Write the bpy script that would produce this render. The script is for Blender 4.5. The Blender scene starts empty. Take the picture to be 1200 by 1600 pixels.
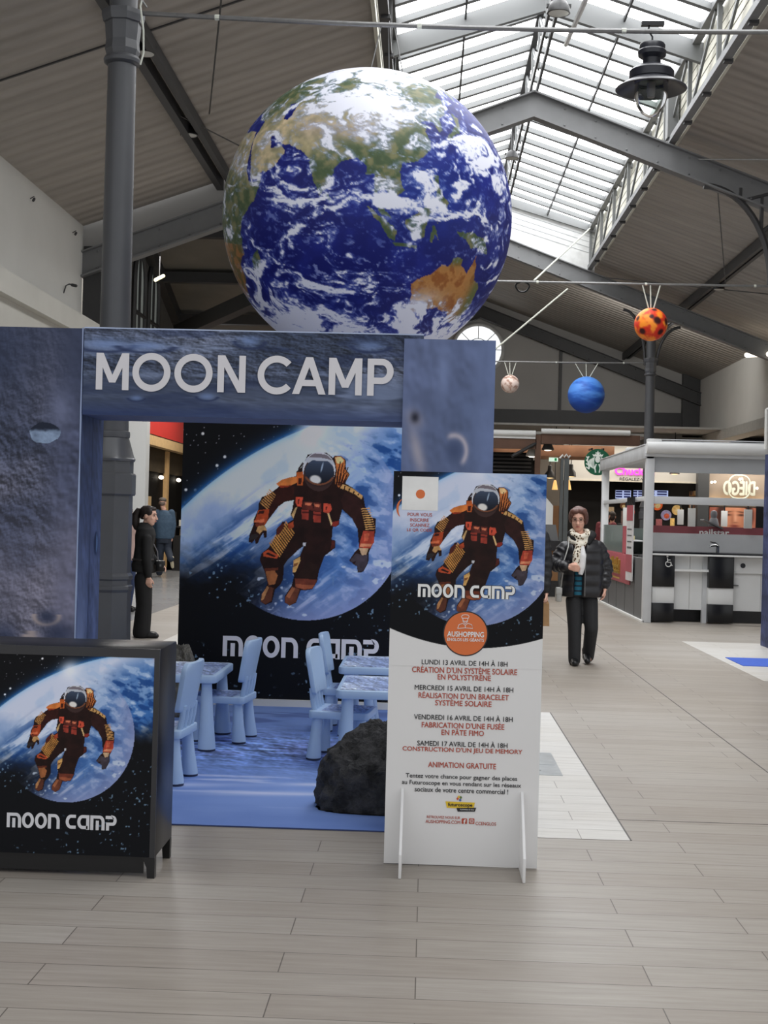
import bpy, math, random
import numpy as np
from mathutils import Vector, Matrix, Euler
random.seed(7)
PI = math.pi
C = bpy.context.scene.collection
SC = bpy.context.scene

# ------------------------------------------------------------------ camera, world, light, exposure
FPX = 2100.0                       # focal length in pixels of the 1200 x 1600 frame
CAM_H = 1.5
yc = Vector((68/FPX, -10/FPX, -1)).normalized()
zc = Vector((.026, 1, 0)); zc = (zc - yc*zc.dot(yc)).normalized()
xc = yc.cross(zc)
RW = Matrix((xc, yc, zc))          # camera -> world
cam_data = bpy.data.cameras.new('camera')
cam = bpy.data.objects.new('camera', cam_data); C.objects.link(cam)
cam.matrix_world = Matrix.Translation((0, 0, CAM_H)) @ RW.to_4x4()
cam_data.sensor_fit = 'VERTICAL'; cam_data.sensor_height = 24.0
cam_data.lens = 24.0*FPX/1600.0
cam_data.clip_end = 300
SC.camera = cam

def at(u, v, D):                   # the point at depth D that a photo pixel shows (used to survey positions)
    d = RW @ Vector(((u-600)/FPX, -(v-800)/FPX, -1))
    d = d*(D/d.y); return Vector((d.x, d.y, d.z+CAM_H))

world = bpy.data.worlds.new('overcast'); SC.world = world; world.use_nodes = True
wn = world.node_tree.nodes; wl = world.node_tree.links
bg = wn['Background']; bg.inputs[0].default_value = (.95, .97, 1, 1); bg.inputs[1].default_value = .92
SKY_EMIT = 7.0                     # the white glazing that the overcast sky lights
SC.view_settings.view_transform = 'Standard'; SC.view_settings.look = 'None'
SC.view_settings.gamma = 1; SC.view_settings.use_curve_mapping = False
SC.view_settings.exposure = 0.0
SC.cycles.max_bounces = 7; SC.cycles.diffuse_bounces = 4; SC.cycles.glossy_bounces = 3
SC.cycles.transmission_bounces = 6; SC.cycles.transparent_max_bounces = 8
SC.cycles.sample_clamp_indirect = 6

# ------------------------------------------------------------------ materials
def s2l(c):
    c = np.asarray(c, float)/255.0
    return np.where(c <= .04045, c/12.92, ((c+.055)/1.055)**2.4)
def rgb(r, g, b): return tuple(float(x) for x in s2l((r, g, b)))+(1.0,)
_mats = {}
def mat(name, col, rough=.5, metal=0, var=.08, scale=9, bump=0, emit=0, spec=.5, alpha=1, trans=0, detail=4):
    """principled material whose colour is broken up a little by noise"""
    if name in _mats: return _mats[name]
    m = bpy.data.materials.new(name); m.use_nodes = True; _mats[name] = m
    n, l = m.node_tree.nodes, m.node_tree.links
    p = n['Principled BSDF']
    base = rgb(*col)
    tc = n.new('ShaderNodeTexCoord'); nz = n.new('ShaderNodeTexNoise')
    nz.inputs['Scale'].default_value = scale; nz.inputs['Detail'].default_value = detail; nz.inputs['Roughness'].default_value = .5 if detail <= 4 else .68
    l.new(tc.outputs['Object'], nz.inputs['Vector'])
    cr = n.new('ShaderNodeValToRGB')
    cr.color_ramp.elements[0].position = .3 if detail <= 4 else .40; cr.color_ramp.elements[1].position = .7 if detail <= 4 else .62
    cr.color_ramp.elements[0].color = tuple(x*(1-var) for x in base[:3])+(1,)
    cr.color_ramp.elements[1].color = tuple(min(1, x*(1+var)) for x in base[:3])+(1,)
    l.new(nz.outputs['Fac'], cr.inputs['Fac']); l.new(cr.outputs['Color'], p.inputs['Base Color'])
    p.inputs['Roughness'].default_value = rough; p.inputs['Metallic'].default_value = metal
    p.inputs['Specular IOR Level'].default_value = spec
    if trans: p.inputs['Transmission Weight'].default_value = trans
    if alpha < 1: p.inputs['Alpha'].default_value = alpha
    if bump:
        b = n.new('ShaderNodeBump'); b.inputs['Strength'].default_value = bump; b.inputs['Distance'].default_value = .02 if detail <= 4 else .06
        l.new(nz.outputs['Fac'], b.inputs['Height']); l.new(b.outputs['Normal'], p.inputs['Normal'])
    if emit:
        l.new(cr.outputs['Color'], p.inputs['Emission Color']); p.inputs['Emission Strength'].default_value = emit
    return m
def printed(name, rough=.45, spec=.35):
    """a printed sheet: colour comes from the sheet's own colour layer"""
    if name in _mats: return _mats[name]
    m = bpy.data.materials.new(name); m.use_nodes = True; _mats[name] = m
    n, l = m.node_tree.nodes, m.node_tree.links
    a = n.new('ShaderNodeAttribute'); a.attribute_name = 'ink'
    p = n['Principled BSDF']; l.new(a.outputs['Color'], p.inputs['Base Color'])
    p.inputs['Roughness'].default_value = rough; p.inputs['Specular IOR Level'].default_value = spec
    return m
def glass_mat(name, tint=(235, 240, 238), a=.22):
    if name in _mats: return _mats[name]
    m = bpy.data.materials.new(name); m.use_nodes = True; _mats[name] = m
    n, l = m.node_tree.nodes, m.node_tree.links
    for x in list(n):
        if x.type != 'OUTPUT_MATERIAL': n.remove(x)
    out = [x for x in n if x.type == 'OUTPUT_MATERIAL'][0]
    t = n.new('ShaderNodeBsdfTransparent'); t.inputs[0].default_value = rgb(*tint)
    g = n.new('ShaderNodeBsdfGlossy'); g.inputs['Roughness'].default_value = .05
    fr = n.new('ShaderNodeLayerWeight'); fr.inputs[0].default_value = a
    mx = n.new('ShaderNodeMixShader'); l.new(fr.outputs['Fresnel'], mx.inputs[0])
    l.new(t.outputs[0], mx.inputs[1]); l.new(g.outputs[0], mx.inputs[2]); l.new(mx.outputs[0], out.inputs[0])
    return m

# ------------------------------------------------------------------ mesh helpers
class MB:
    def __init__(s): s.v = []; s.f = []; s.m = []
    def add(s, vs, fs, mi=0):
        o = len(s.v); s.v += [tuple(x) for x in vs]
        s.f += [tuple(i+o for i in f) for f in fs]; s.m += [mi]*len(fs); return s
    def box(s, a, b, mi=0):
        x0, y0, z0 = [min(p, q) for p, q in zip(a, b)]; x1, y1, z1 = [max(p, q) for p, q in zip(a, b)]
        return s.add([(x0,y0,z0),(x1,y0,z0),(x1,y1,z0),(x0,y1,z0),(x0,y0,z1),(x1,y0,z1),(x1,y1,z1),(x0,y1,z1)],
                     [(0,3,2,1),(4,5,6,7),(0,1,5,4),(1,2,6,5),(2,3,7,6),(3,0,4,7)], mi)
    def ring_loft(s, rings, mi=0, cap=True):
        n = len(rings[0]); vs = [p for r in rings for p in r]; fs = []
        for k in range(len(rings)-1):
            for i in range(n):
                j = (i+1) % n
                fs.append((k*n+i, k*n+j, (k+1)*n+j, (k+1)*n+i))
        if cap:
            fs.append(tuple(reversed(range(n)))); fs.append(tuple((len(rings)-1)*n+i for i in range(n)))
        return s.add(vs, fs, mi)
    def tube(s, pts, r, n=10, mi=0, flat=None):
        """sweep a round section along points; r a number or one per point"""
        pts = [Vector(p) for p in pts]; rs = [r]*len(pts) if not hasattr(r, '__len__') else r
        rings = []; prev = None
        for k, p in enumerate(pts):
            d = (pts[min(k+1, len(pts)-1)]-pts[max(k-1, 0)]).normalized()
            if prev is None:
                a = Vector((0, 0, 1)) if abs(d.z) < .9 else Vector((1, 0, 0))
                e = (a-d*a.dot(d)).normalized()
            else:
                e = (prev-d*prev.dot(d)); e = e.normalized() if e.length > 1e-6 else prev
            prev = e; g = d.cross(e)
            rings.append([p+(e*math.cos(2*PI*i/n)+g*math.sin(2*PI*i/n))*rs[k] for i in range(n)])
        return s.ring_loft(rings, mi)
    def bar(s, p, q, w, h, up=(0, 0, 1), mi=0):
        """rectangular bar from p to q, w across, h along 'up'"""
        p, q = Vector(p), Vector(q); d = (q-p).normalized(); up = Vector(up)
        e = d.cross(up).normalized(); g = e.cross(d).normalized()
        R = lambda c: [c-e*w/2-g*h/2, c+e*w/2-g*h/2, c+e*w/2+g*h/2, c-e*w/2+g*h/2]
        return s.ring_loft([R(p), R(q)], mi)
    def lathe(s, prof, c=(0, 0, 0), n=32, mi=0, cap=True, rot=0):
        rings = [[(c[0]+r*math.cos(2*PI*i/n+rot), c[1]+r*math.sin(2*PI*i/n+rot), c[2]+z) for i in range(n)] for r, z in prof]
        return s.ring_loft(rings, mi, cap)
    def prism(s, poly, o, ux, uy, depth, mi=0):
        """polygon (2d) in the plane o + a*ux + b*uy, pushed by the vector depth"""
        o, ux, uy, dp = Vector(o), Vector(ux), Vector(uy), Vector(depth)
        a = [o+ux*x+uy*y for x, y in poly]; n = len(a)
        fs = [tuple(range(n)), tuple(reversed(range(n, 2*n)))]
        fs += [(i, i+n, (i+1) % n+n, (i+1) % n) for i in range(n)]
        return s.add(a+[p+dp for p in a], fs, mi)
    def poly(s, pts, mi=0): return s.add(pts, [tuple(range(len(pts)))], mi)
    def ell(s, c, r, n=20, m=12, mi=0, rot=None):
        rx, ry, rz = r if hasattr(r, '__len__') else (r, r, r); vs = []; fs = []
        c = Vector(c)
        for j in range(m+1):
            th = PI*j/m
            for i in range(n):
                p = Vector((rx*math.sin(th)*math.cos(2*PI*i/n), ry*math.sin(th)*math.sin(2*PI*i/n), rz*math.cos(th)))
                if rot is not None: p = rot @ p
                vs.append(c+p)
        for j in range(m):
            for i in range(n):
                k = (i+1) % n
                fs.append((j*n+i, (j+1)*n+i, (j+1)*n+k, j*n+k))
        return s.add(vs, fs, mi)
    def cap(s, p, q, r0, r1=None, n=14, mi=0):
        """capsule with a taper (limbs)"""
        r1 = r0 if r1 is None else r1; p, q = Vector(p), Vector(q); d = (q-p)
        L = d.length; d = d/L if L > 1e-9 else Vector((0, 0, 1))
        pts, rs = [], []
        for k in range(5): a = PI/2*(1-k/4); pts.append(p-d*r0*math.sin(a)); rs.append(max(r0*math.cos(a), 1e-4))
        for k in range(5): a = PI/2*k/4; pts.append(q+d*r1*math.sin(a)); rs.append(max(r1*math.cos(a), 1e-4))
        return s.tube(pts, rs, n, mi)

def link(o, parent=None):
    C.objects.link(o)
    if parent is not None: o.parent = parent
    return o
def thing(name, loc, label, cat, group=None, rz=0):
    o = bpy.data.objects.new(name, None); o.empty_display_size = .1
    o.location = loc; o.rotation_euler = (0, 0, rz); C.objects.link(o)
    return tag(o, label, cat, group)
def tag(o, label=None, cat=None, group=None, kind=None):
    if label: o['label'] = label
    if cat: o['category'] = cat
    if group: o['group'] = group
    if kind: o['kind'] = kind
    return o
def wloc(o):
    p = Vector((0, 0, 0))
    while o is not None: p += o.location; o = o.parent
    return p
def obj(name, mb, m, parent=None, local=False, bevel=0, smooth=35, remesh=0, smooth_it=0, sub=0):
    """link one mesh object; its vertices are given in world axes unless local"""
    off = Vector((0, 0, 0)) if (local or parent is None) else wloc(parent)
    if parent is None and not local:
        xs = np.array(mb.v); off = Vector(((xs[:, 0].min()+xs[:, 0].max())/2, (xs[:, 1].min()+xs[:, 1].max())/2, xs[:, 2].min()))
    me = bpy.data.meshes.new(name)
    me.from_pydata([tuple(Vector(v)-off) for v in mb.v], [], mb.f)
    ms = m if isinstance(m, (list, tuple)) else [m]
    for x in ms: me.materials.append(x)
    if len(ms) > 1: me.polygons.foreach_set('material_index', mb.m)
    me.update()
    o = bpy.data.objects.new(name, me)
    if parent is None and not local: o.location = off
    link(o, parent)
    if remesh:
        r = o.modifiers.new('r', 'REMESH'); r.mode = 'VOXEL'; r.voxel_size = remesh; r.use_smooth_shade = True
        if smooth_it:
            sm = o.modifiers.new('s', 'SMOOTH'); sm.factor = .5; sm.iterations = smooth_it
    if bevel:
        b = o.modifiers.new('b', 'BEVEL'); b.width = bevel; b.segments = 2; b.limit_method = 'ANGLE'; b.angle_limit = math.radians(40)
    if sub:
        b = o.modifiers.new('u', 'SUBSURF'); b.levels = sub; b.render_levels = sub
    if o.modifiers:
        dg = bpy.context.evaluated_depsgraph_get()
        me2 = bpy.data.meshes.new_from_object(o.evaluated_get(dg)); o.modifiers.clear(); o.data = me2; me = me2
    if smooth and not remesh:
        me.polygons.foreach_set('use_smooth', [True]*len(me.polygons))
        me.set_sharp_from_angle(angle=math.radians(smooth))
    elif remesh: me.polygons.foreach_set('use_smooth', [True]*len(me.polygons))
    return o
def struct(name, mb, m, bevel=0, smooth=30):
    o = obj(name, mb, m, None, local=True, bevel=bevel, smooth=smooth); o['kind'] = 'structure'; return o
def dup(root, loc, rz=None, label=None, group=None, scale=None):
    r = root.copy(); C.objects.link(r); r.location = loc
    if rz is not None: r.rotation_euler = (0, 0, rz)
    if label: r['label'] = label
    if group: r['group'] = group
    if scale: r.scale = scale
    for ch in list(root.children):
        c = ch.copy(); C.objects.link(c); c.parent = r
        for g in list(ch.children):
            d = g.copy(); C.objects.link(d); d.parent = c
    return r

def text(name, s, m, parent, D, u0, u1, v, h=None, bold=0.0, thick=.003, mirror=False, spacing=1.0, off=0.0, skew=None):
    """flat lettering on a plane facing the viewer at depth D: spans photo columns u0..u1, vertical middle v, cap height h (pixels)"""
    cu = bpy.data.curves.new(name, 'FONT'); cu.body = s; cu.size = 1; cu.space_character = spacing
    cu.resolution_u = 3
    t = bpy.data.objects.new(name, cu); C.objects.link(t)
    bpy.context.view_layer.update()
    me = bpy.data.meshes.new_from_object(t.evaluated_get(bpy.context.evaluated_depsgraph_get()))
    bpy.data.objects.remove(t)
    n = len(me.vertices); co = np.zeros(n*3); me.vertices.foreach_get('co', co); co = co.reshape(-1, 3)
    x0, x1, y0, y1 = co[:, 0].min(), co[:, 0].max(), co[:, 1].min(), co[:, 1].max()
    a, b = at(u0, v, D), at(u1, v, D)
    W = b.x-a.x; sc = W/(x1-x0)
    hh = (y1-y0)*sc if h is None else h*D/FPX
    X = a.x+(co[:, 0]-x0)*sc
    if mirror: X = a.x+b.x-X
    zc_ = (a.z+b.z)/2
    Z = zc_+((co[:, 1]-y0)/(y1-y0)-.5)*hh
    if skew is not None: Z = Z+(X-(a.x+b.x)/2)*skew
    off_v = wloc(parent)
    vs = np.stack([X-off_v.x, np.full(n, D-off-off_v.y), Z-off_v.z], 1)
    fs = [tuple(p.vertices) for p in me.polygons]; V_, F_ = [], []; e = bold*sc
    for dx, dz in (((0, 0), (e, 0), (-e, 0), (0, e), (0, -e)) if bold else ((0, 0),)):     # a heavier weight: the outline laid down several times
        o0 = len(V_); V_ += [(p[0]+dx, p[1]-o0/max(n, 1)*.00012, p[2]+dz) for p in vs]; F_ += [tuple(i+o0 for i in f) for f in fs]
    bpy.data.meshes.remove(me); me = bpy.data.meshes.new(name); me.from_pydata(V_, [], F_); me.update()
    me.materials.append(m)
    o = bpy.data.objects.new(name, me); link(o, parent)
    return o

# ------------------------------------------------------------------ noise and print rasters (numpy)
def _h(ix, iy, iz, seed):
    with np.errstate(over='ignore'):
        n = ix.astype(np.uint32)*np.uint32(374761393)+iy.astype(np.uint32)*np.uint32(668265263)+iz.astype(np.uint32)*np.uint32(2147483647)+np.uint32((seed*1274126177) & 0xffffffff)
        n = (n ^ (n >> np.uint32(13)))*np.uint32(1274126177); n = n ^ (n >> np.uint32(16))
    return n.astype(np.float64)/4294967295.0
def vnoise(x, y, z=None, seed=0):
    if z is None: z = np.zeros_like(x)
    x = x+1000.; y = y+1000.; z = z+1000.
    ix, iy, iz = np.floor(x).astype(np.int64), np.floor(y).astype(np.int64), np.floor(z).astype(np.int64)
    fx, fy, fz = x-ix, y-iy, z-iz
    fx, fy, fz = [t*t*(3-2*t) for t in (fx, fy, fz)]
    r = 0
    for dx in (0, 1):
        for dy in (0, 1):
            for dz in (0, 1):
                r = r+_h(ix+dx, iy+dy, iz+dz, seed)*(fx if dx else 1-fx)*(fy if dy else 1-fy)*(fz if dz else 1-fz)
    return r
def fbm(x, y, z=None, oct=5, seed=0, gain=.5):
    a, t, r = 1., 0., 0.
    z = np.zeros_like(x) if z is None else z
    for k in range(oct):
        r = r+a*vnoise(x*2**k, y*2**k, z*2**k, seed+k*17); t += a; a *= gain
    return r/t
def inpoly(px, py, poly):
    P = np.array(poly, float); r = np.zeros(px.shape, bool)
    bb = (px >= P[:, 0].min()) & (px <= P[:, 0].max()) & (py >= P[:, 1].min()) & (py <= P[:, 1].max())
    if not bb.any(): return r
    x, y = px[bb], py[bb]; q = np.zeros(x.shape, bool)
    for i in range(len(P)):
        x0, y0 = P[i]; x1, y1 = P[(i+1) % len(P)]
        if y0 == y1: continue
        c = ((y0 > y) != (y1 > y)) & (x < (x1-x0)*(y-y0)/(y1-y0)+x0)
        q ^= c
    r[bb] = q; return r
def ss(a, b, x):
    t = np.clip((x-a)/(b-a), 0, 1); return t*t*(3-2*t)
def mixc(c, d, k):
    k = np.asarray(k)[..., None]; return c*(1-k)+np.asarray(d, float)*k
def print_sheet(name, parent, o, ux, uy, nx, ny, fn, m, gain=1.0):
    """a printed sheet: a grid o + s*ux + t*uy, coloured by fn(s, t) -> sRGB 0..255"""
    o, ux, uy = Vector(o), Vector(ux), Vector(uy)
    s, t = np.meshgrid(np.linspace(0, 1, nx), np.linspace(0, 1, ny))
    s, t = s.ravel(), t.ravel()
    off = wloc(parent) if parent is not None else Vector((0, 0, 0))
    co = np.array(o-off)[None]+s[:, None]*np.array(ux)[None]+t[:, None]*np.array(uy)[None]
    i = np.arange((nx-1)*(ny-1)); r, c = i//(nx-1), i % (nx-1); a = r*nx+c
    fs = np.stack([a, a+1, a+1+nx, a+nx], 1)
    me = bpy.data.meshes.new(name)
    me.vertices.add(len(co)); me.vertices.foreach_set('co', co.ravel())
    me.loops.add(fs.size); me.loops.foreach_set('vertex_index', fs.ravel().astype(np.int32))
    me.polygons.add(len(fs)); me.polygons.foreach_set('loop_start', (np.arange(len(fs))*4).astype(np.int32))
    me.update(calc_edges=True)
    ink(me, fn(s, t), gain)
    me.materials.append(m)
    ob = bpy.data.objects.new(name, me); link(ob, parent)
    return ob
def ink(me, col, gain=1.0):
    lin = np.clip(s2l(np.clip(col, 0, 255))*gain, 0, 1)
    rgba = np.concatenate([lin, np.ones((len(lin), 1))], 1).astype(np.float32)
    at_ = me.color_attributes.new('ink', 'FLOAT_COLOR', 'POINT'); at_.data.foreach_set('color', rgba.ravel())

# ------------------------------------------------------------------ shared materials
M_iron = mat('dark_grey_iron', (78, 79, 82), .42, .0, .06, 6)
M_steel = mat('grey_painted_steel', (112, 113, 114), .5, 0, .06, 5)
M_dsteel = mat('charcoal_steel', (54, 54, 55), .5, 0, .08, 5)
M_white = mat('white_paint', (222, 222, 218), .6, 0, .03, 3)
M_board = mat('white_board', (226, 225, 224), .5, 0, .015, 3)
M_black = mat('black_plastic', (20, 20, 22), .4, 0, .1, 8)
M_blackp = mat('black_lacquer', (18, 18, 20), .34, 0, .1, 8)
M_cable = mat('galvanised_cable', (118, 118, 117), .4, .4, .1, 30)
M_rope = mat('pale_rope', (205, 208, 196), .8, 0, .1, 60)
M_lum = mat('lit_lamp', (255, 244, 225), .5, 0, 0, 3, emit=3)
M_warm = mat('warm_lit_lamp', (255, 214, 150), .5, 0, 0, 3, emit=2.5)
M_lamplens = mat('unlit_lamp_lens', (190, 190, 184), .3, 0, .05, 10)
P_print = printed('printed_board', .5, .16)
# ================================================================== THE HALL
XL, XR, XM = -4.8, 7.25, 1.29          # side walls, ridge
D0, D1, D2, D3 = 9.0, 18.2, 27.4, 36.6 # truss bays
YB = 6.0                               # the roof is built from the first bay the photo shows
SKL, SKR = -0.67, 3.25                 # skylight opening
def roof_z(x): return 7.5-.35*abs(x-XM)
def truss_z(x): return 7.30-.375*abs(x-XM)

# floor: grey-beige planks laid across the hall
def plank_mat(name, c1, c2, cm, bw=1.22, rh=.2):
    m = bpy.data.materials.new(name); m.use_nodes = True
    n, l = m.node_tree.nodes, m.node_tree.links; p = n['Principled BSDF']
    tc = n.new('ShaderNodeTexCoord'); mp = n.new('ShaderNodeMapping'); l.new(tc.outputs['Object'], mp.inputs[0])
    br = n.new('ShaderNodeTexBrick'); l.new(mp.outputs[0], br.inputs['Vector'])
    br.offset = .37; br.offset_frequency = 2; br.squash = 1
    br.inputs['Scale'].default_value = 1; br.inputs['Brick Width'].default_value = bw; br.inputs['Row Height'].default_value = rh
    br.inputs['Mortar Size'].default_value = .0022; br.inputs['Mortar Smooth'].default_value = .2; br.inputs['Bias'].default_value = 0
    br.inputs['Color1'].default_value = rgb(*c1); br.inputs['Color2'].default_value = rgb(*c2); br.inputs['Mortar'].default_value = rgb(*cm)
    mp2 = n.new('ShaderNodeMapping'); mp2.inputs['Scale'].default_value = (1.2, 16, 1); l.new(tc.outputs['Object'], mp2.inputs[0])
    nz = n.new('ShaderNodeTexNoise'); nz.inputs['Scale'].default_value = 2.2; nz.inputs['Detail'].default_value = 6; nz.inputs['Roughness'].default_value = .65
    l.new(mp2.outputs[0], nz.inputs['Vector'])
    cr = n.new('ShaderNodeValToRGB'); cr.color_ramp.elements[0].position = .28; cr.color_ramp.elements[1].position = .72
    cr.color_ramp.elements[0].color = (.80, .785, .765, 1); cr.color_ramp.elements[1].color = (1.08, 1.08, 1.08, 1)
    l.new(nz.outputs['Fac'], cr.inputs['Fac'])
    nz2 = n.new('ShaderNodeTexNoise'); nz2.inputs['Scale'].default_value = .55; l.new(tc.outputs['Object'], nz2.inputs['Vector'])
    cr2 = n.new('ShaderNodeValToRGB'); cr2.color_ramp.elements[0].color = (.94, .92, .89, 1); cr2.color_ramp.elements[1].color = (1.04, 1.05, 1.06, 1)
    cr2.color_ramp.elements[0].position = .35; cr2.color_ramp.elements[1].position = .65
    l.new(nz2.outputs['Fac'], cr2.inputs['Fac'])
    mx = n.new('ShaderNodeMix'); mx.data_type = 'RGBA'; mx.blend_type = 'MULTIPLY'; mx.inputs['Factor'].default_value = 1
    l.new(br.outputs['Color'], mx.inputs['A']); l.new(cr.outputs['Color'], mx.inputs['B'])
    mx2 = n.new('ShaderNodeMix'); mx2.data_type = 'RGBA'; mx2.blend_type = 'MULTIPLY'; mx2.inputs['Factor'].default_value = 1
    l.new(mx.outputs['Result'], mx2.inputs['A']); l.new(cr2.outputs['Color'], mx2.inputs['B'])
    l.new(mx2.outputs['Result'], p.inputs['Base Color'])
    p.inputs['Roughness'].default_value = .42; p.inputs['Specular IOR Level'].default_value = .4
    return m
M_floor = plank_mat('grey_plank_floor', (151, 143, 134), (162, 156, 148), (92, 85, 78))
M_inlay = plank_mat('white_plank_floor', (204, 202, 197), (210, 209, 206), (132, 129, 124), 1.22, .2)
M_conc = mat('polished_grey_floor', (150, 150, 150), .22, 0, .08, .8)
M_seam = mat('dark_floor_joint', (84, 80, 76), .6)
struct('floor', MB().box((-12, -6, -.15), (12, 46, 0)), M_floor)
struct('floor_white_inlay', MB().box((-2.3, 6.40, 0.0), (1.0, 10.6, .0015)), M_inlay)
struct('floor_white_inlay', MB().box((3.315, 13.2, 0.0), (7.2, 17.45, .0015)), M_inlay)
struct('floor_white_inlay', MB().box((-3.03, 13.2, 0.0), (-.6, 16.5, .0015)), M_inlay)
struct('floor_grey_aisle', MB().box((-12, 11, 0.0), (-4.0, 45.9, .0015)), M_conc)
sm = MB()
sm.box((2.117, -5, 0), (2.125, 36, .0012)); sm.box((.998, 6.40, 0), (1.006, 10.6, .0022)); sm.box((1.0, 6.845, 0), (7.2, 6.851, .0012))
struct('trim_1', sm, M_seam)
fb = obj('floor_outlet_box', MB().box((.45, 7.97, .0015), (.838, 8.74, .004)).box((.47, 8.30, .004), (.82, 8.33, .006)).box((.60, 8.1, .004), (.72, 8.22, .007)),
         mat('brushed_steel', (176, 180, 182), .3, .7, .12, 14))
tag(fb, 'steel floor outlet cover set in the white planks beside the event board', 'floor box')

# walls
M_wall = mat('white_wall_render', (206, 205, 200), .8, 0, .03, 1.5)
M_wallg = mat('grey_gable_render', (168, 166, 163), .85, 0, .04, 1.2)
struct('wall_left', MB().box((XL-.2, YB, 0), (XL, D1, 5.45)), M_wall)
struct('wall_right', MB().box((XR, 14, 3.85), (XR+.2, D3, 5.5)), M_wall)
struct('trim_2', MB().box((XR-.12, 14, 3.62), (XR+.3, D3, 3.85)), mat('pale_steel_trim', (170, 169, 163), .5))
struct('wall_right_lower', MB().box((9.6, 14, 0), (9.8, D3, 3.85)), mat('dark_shopfront', (58, 55, 52), .5))
g = MB().prism([(-6.8, 4.15), (9, 4.15), (9, 5.0), (XM, 7.7), (-6.8, 4.9)], (0, D3, 0), (1, 0, 0), (0, 0, 1), (0, .2, 0))
g.box((-6.8, D3, 3.2), (9, D3+.2, 4.15))
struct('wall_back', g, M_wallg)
struct('wall_back_lower', MB().box((-6.8, D3+.02, 0), (1.2, D3+.18, 3.2)), mat('dark_shopfront', (58, 55, 52), .5))
struct('trim_3', MB().box((-4.8, D3-.12, 4.14), (7.2, D3, 4.52)).box((3.46, D3-.06, 4.5), (3.54, D3, 6.3)).box((6.78, D3-.2, 3.6), (7.24, D3, 5.6)), M_dsteel)
struct('trim_4', MB().box((-2, D3-1.2, 3.10), (3.9, D3-1.0, 3.9)).box((4.6, D3-1.2, 3.05), (6.6, D3-1.0, 3.95)).box((4.6, D3-1.24, 3.52), (6.6, D3-1.2, 3.56)).box((6.6, D3-1.2, 3.2), (7.25, D3-1.0, 3.8)),
       mat('grey_cladding', (150, 149, 144), .6))
struct('trim_5', MB().box((XL, YB, 3.7), (-4.4, 17.9, 3.95)).box((-4.6, YB, 3.05), (-4.5, 17.9, 3.7)), mat('pale_gutter', (196, 194, 186), .5, 0, .05, 2))
struct('wall_left_lower', MB().box((XL, YB, .0), (-4.6, 17.9, 3.05)), mat('dark_glass_front', (40, 42, 44), .15))
# round window of the back gable
rw = MB(); cw = (1.25, D3-.02, 6.12)
ring = [(cw[0]+.68*math.cos(a), D3-.06, cw[2]+.68*math.sin(a)) for a in np.linspace(0, 2*PI, 49)]
rw.tube(ring, .05, 8)
for a in np.arange(0, 2*PI, PI/4): rw.tube([(cw[0]+.3*math.cos(a), D3-.05, cw[2]+.3*math.sin(a)), (cw[0]+.66*math.cos(a), D3-.05, cw[2]+.66*math.sin(a))], .012, 6)
rw.tube([(cw[0]+.3*math.cos(a), D3-.05, cw[2]+.3*math.sin(a)) for a in np.linspace(0, 2*PI, 33)], .012, 6)
w1 = struct('window_1', rw, mat('window_white_metal', (190, 190, 188), .5))
pn = obj('pane', MB().poly([(cw[0]+.66*math.cos(a), D3-.03, cw[2]+.66*math.sin(a)) for a in np.linspace(0, 2*PI, 48, endpoint=False)]), mat('daylit_glass', (245, 249, 252), .4, 0, 0, 2, emit=1.1), w1)

# roof planes with corrugated sheet (ribs run down the slope)
def corrugated(name, col, pitch=.26):
    m = bpy.data.materials.new(name); m.use_nodes = True
    n, l = m.node_tree.nodes, m.node_tree.links; p = n['Principled BSDF']
    tc = n.new('ShaderNodeTexCoord'); wv = n.new('ShaderNodeTexWave'); wv.wave_type = 'BANDS'; wv.bands_direction = 'Y'
    wv.inputs['Scale'].default_value = .314/pitch; wv.inputs['Distortion'].default_value = .12; wv.inputs['Detail'].default_value = 1
    l.new(tc.outputs['Object'], wv.inputs['Vector'])
    mp = n.new('ShaderNodeMapping'); mp.inputs['Scale'].default_value = (.35, 2.6, 1); l.new(tc.outputs['Object'], mp.inputs[0])
    nz = n.new('ShaderNodeTexNoise'); nz.inputs['Scale'].default_value = 1.6; nz.inputs['Detail'].default_value = 5; l.new(mp.outputs[0], nz.inputs['Vector'])
    cr = n.new('ShaderNodeValToRGB'); c = rgb(*col)[:3]
    cr.color_ramp.elements[0].position = .3; cr.color_ramp.elements[1].position = .75
    cr.color_ramp.elements[0].color = tuple(x*.86 for x in c)+(1,); cr.color_ramp.elements[1].color = tuple(x*1.14 for x in c)+(1,)
    l.new(nz.outputs['Fac'], cr.inputs['Fac']); l.new(cr.outputs['Color'], p.inputs['Base Color'])
    b = n.new('ShaderNodeBump'); b.inputs['Strength'].default_value = .55; b.inputs['Distance'].default_value = .045
    l.new(wv.outputs['Fac'], b.inputs['Height']); l.new(b.outputs['Normal'], p.inputs['Normal'])
    p.inputs['Roughness'].default_value = .6; p.inputs['Specular IOR Level'].default_value = .3
    return m
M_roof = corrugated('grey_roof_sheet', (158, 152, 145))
def slab(x0, x1, y0, y1, zf, t=.08):
    return MB().ring_loft([[(x0, y, zf(x0)), (x1, y, zf(x1)), (x1, y, zf(x1)+t), (x0, y, zf(x0)+t)] for y in (y0, y1)])
struct('ceiling_left', slab(XL-.25, SKL, YB, D1, roof_z), M_roof)
struct('ceiling_right', slab(SKR, XR+.25, YB, D3+.2, roof_z), M_roof)
struct('ceiling_far', MB().ring_loft([[(SKL-.4, y, roof_z(SKL-.4)), (XM, y, roof_z(XM)), (SKR, y, roof_z(SKR)), (SKR, y, roof_z(SKR)+.08), (XM, y, roof_z(XM)+.08), (SKL-.4, y, roof_z(SKL-.4)+.08)] for y in (D2+.02, D3+.2)]), M_roof)
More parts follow.
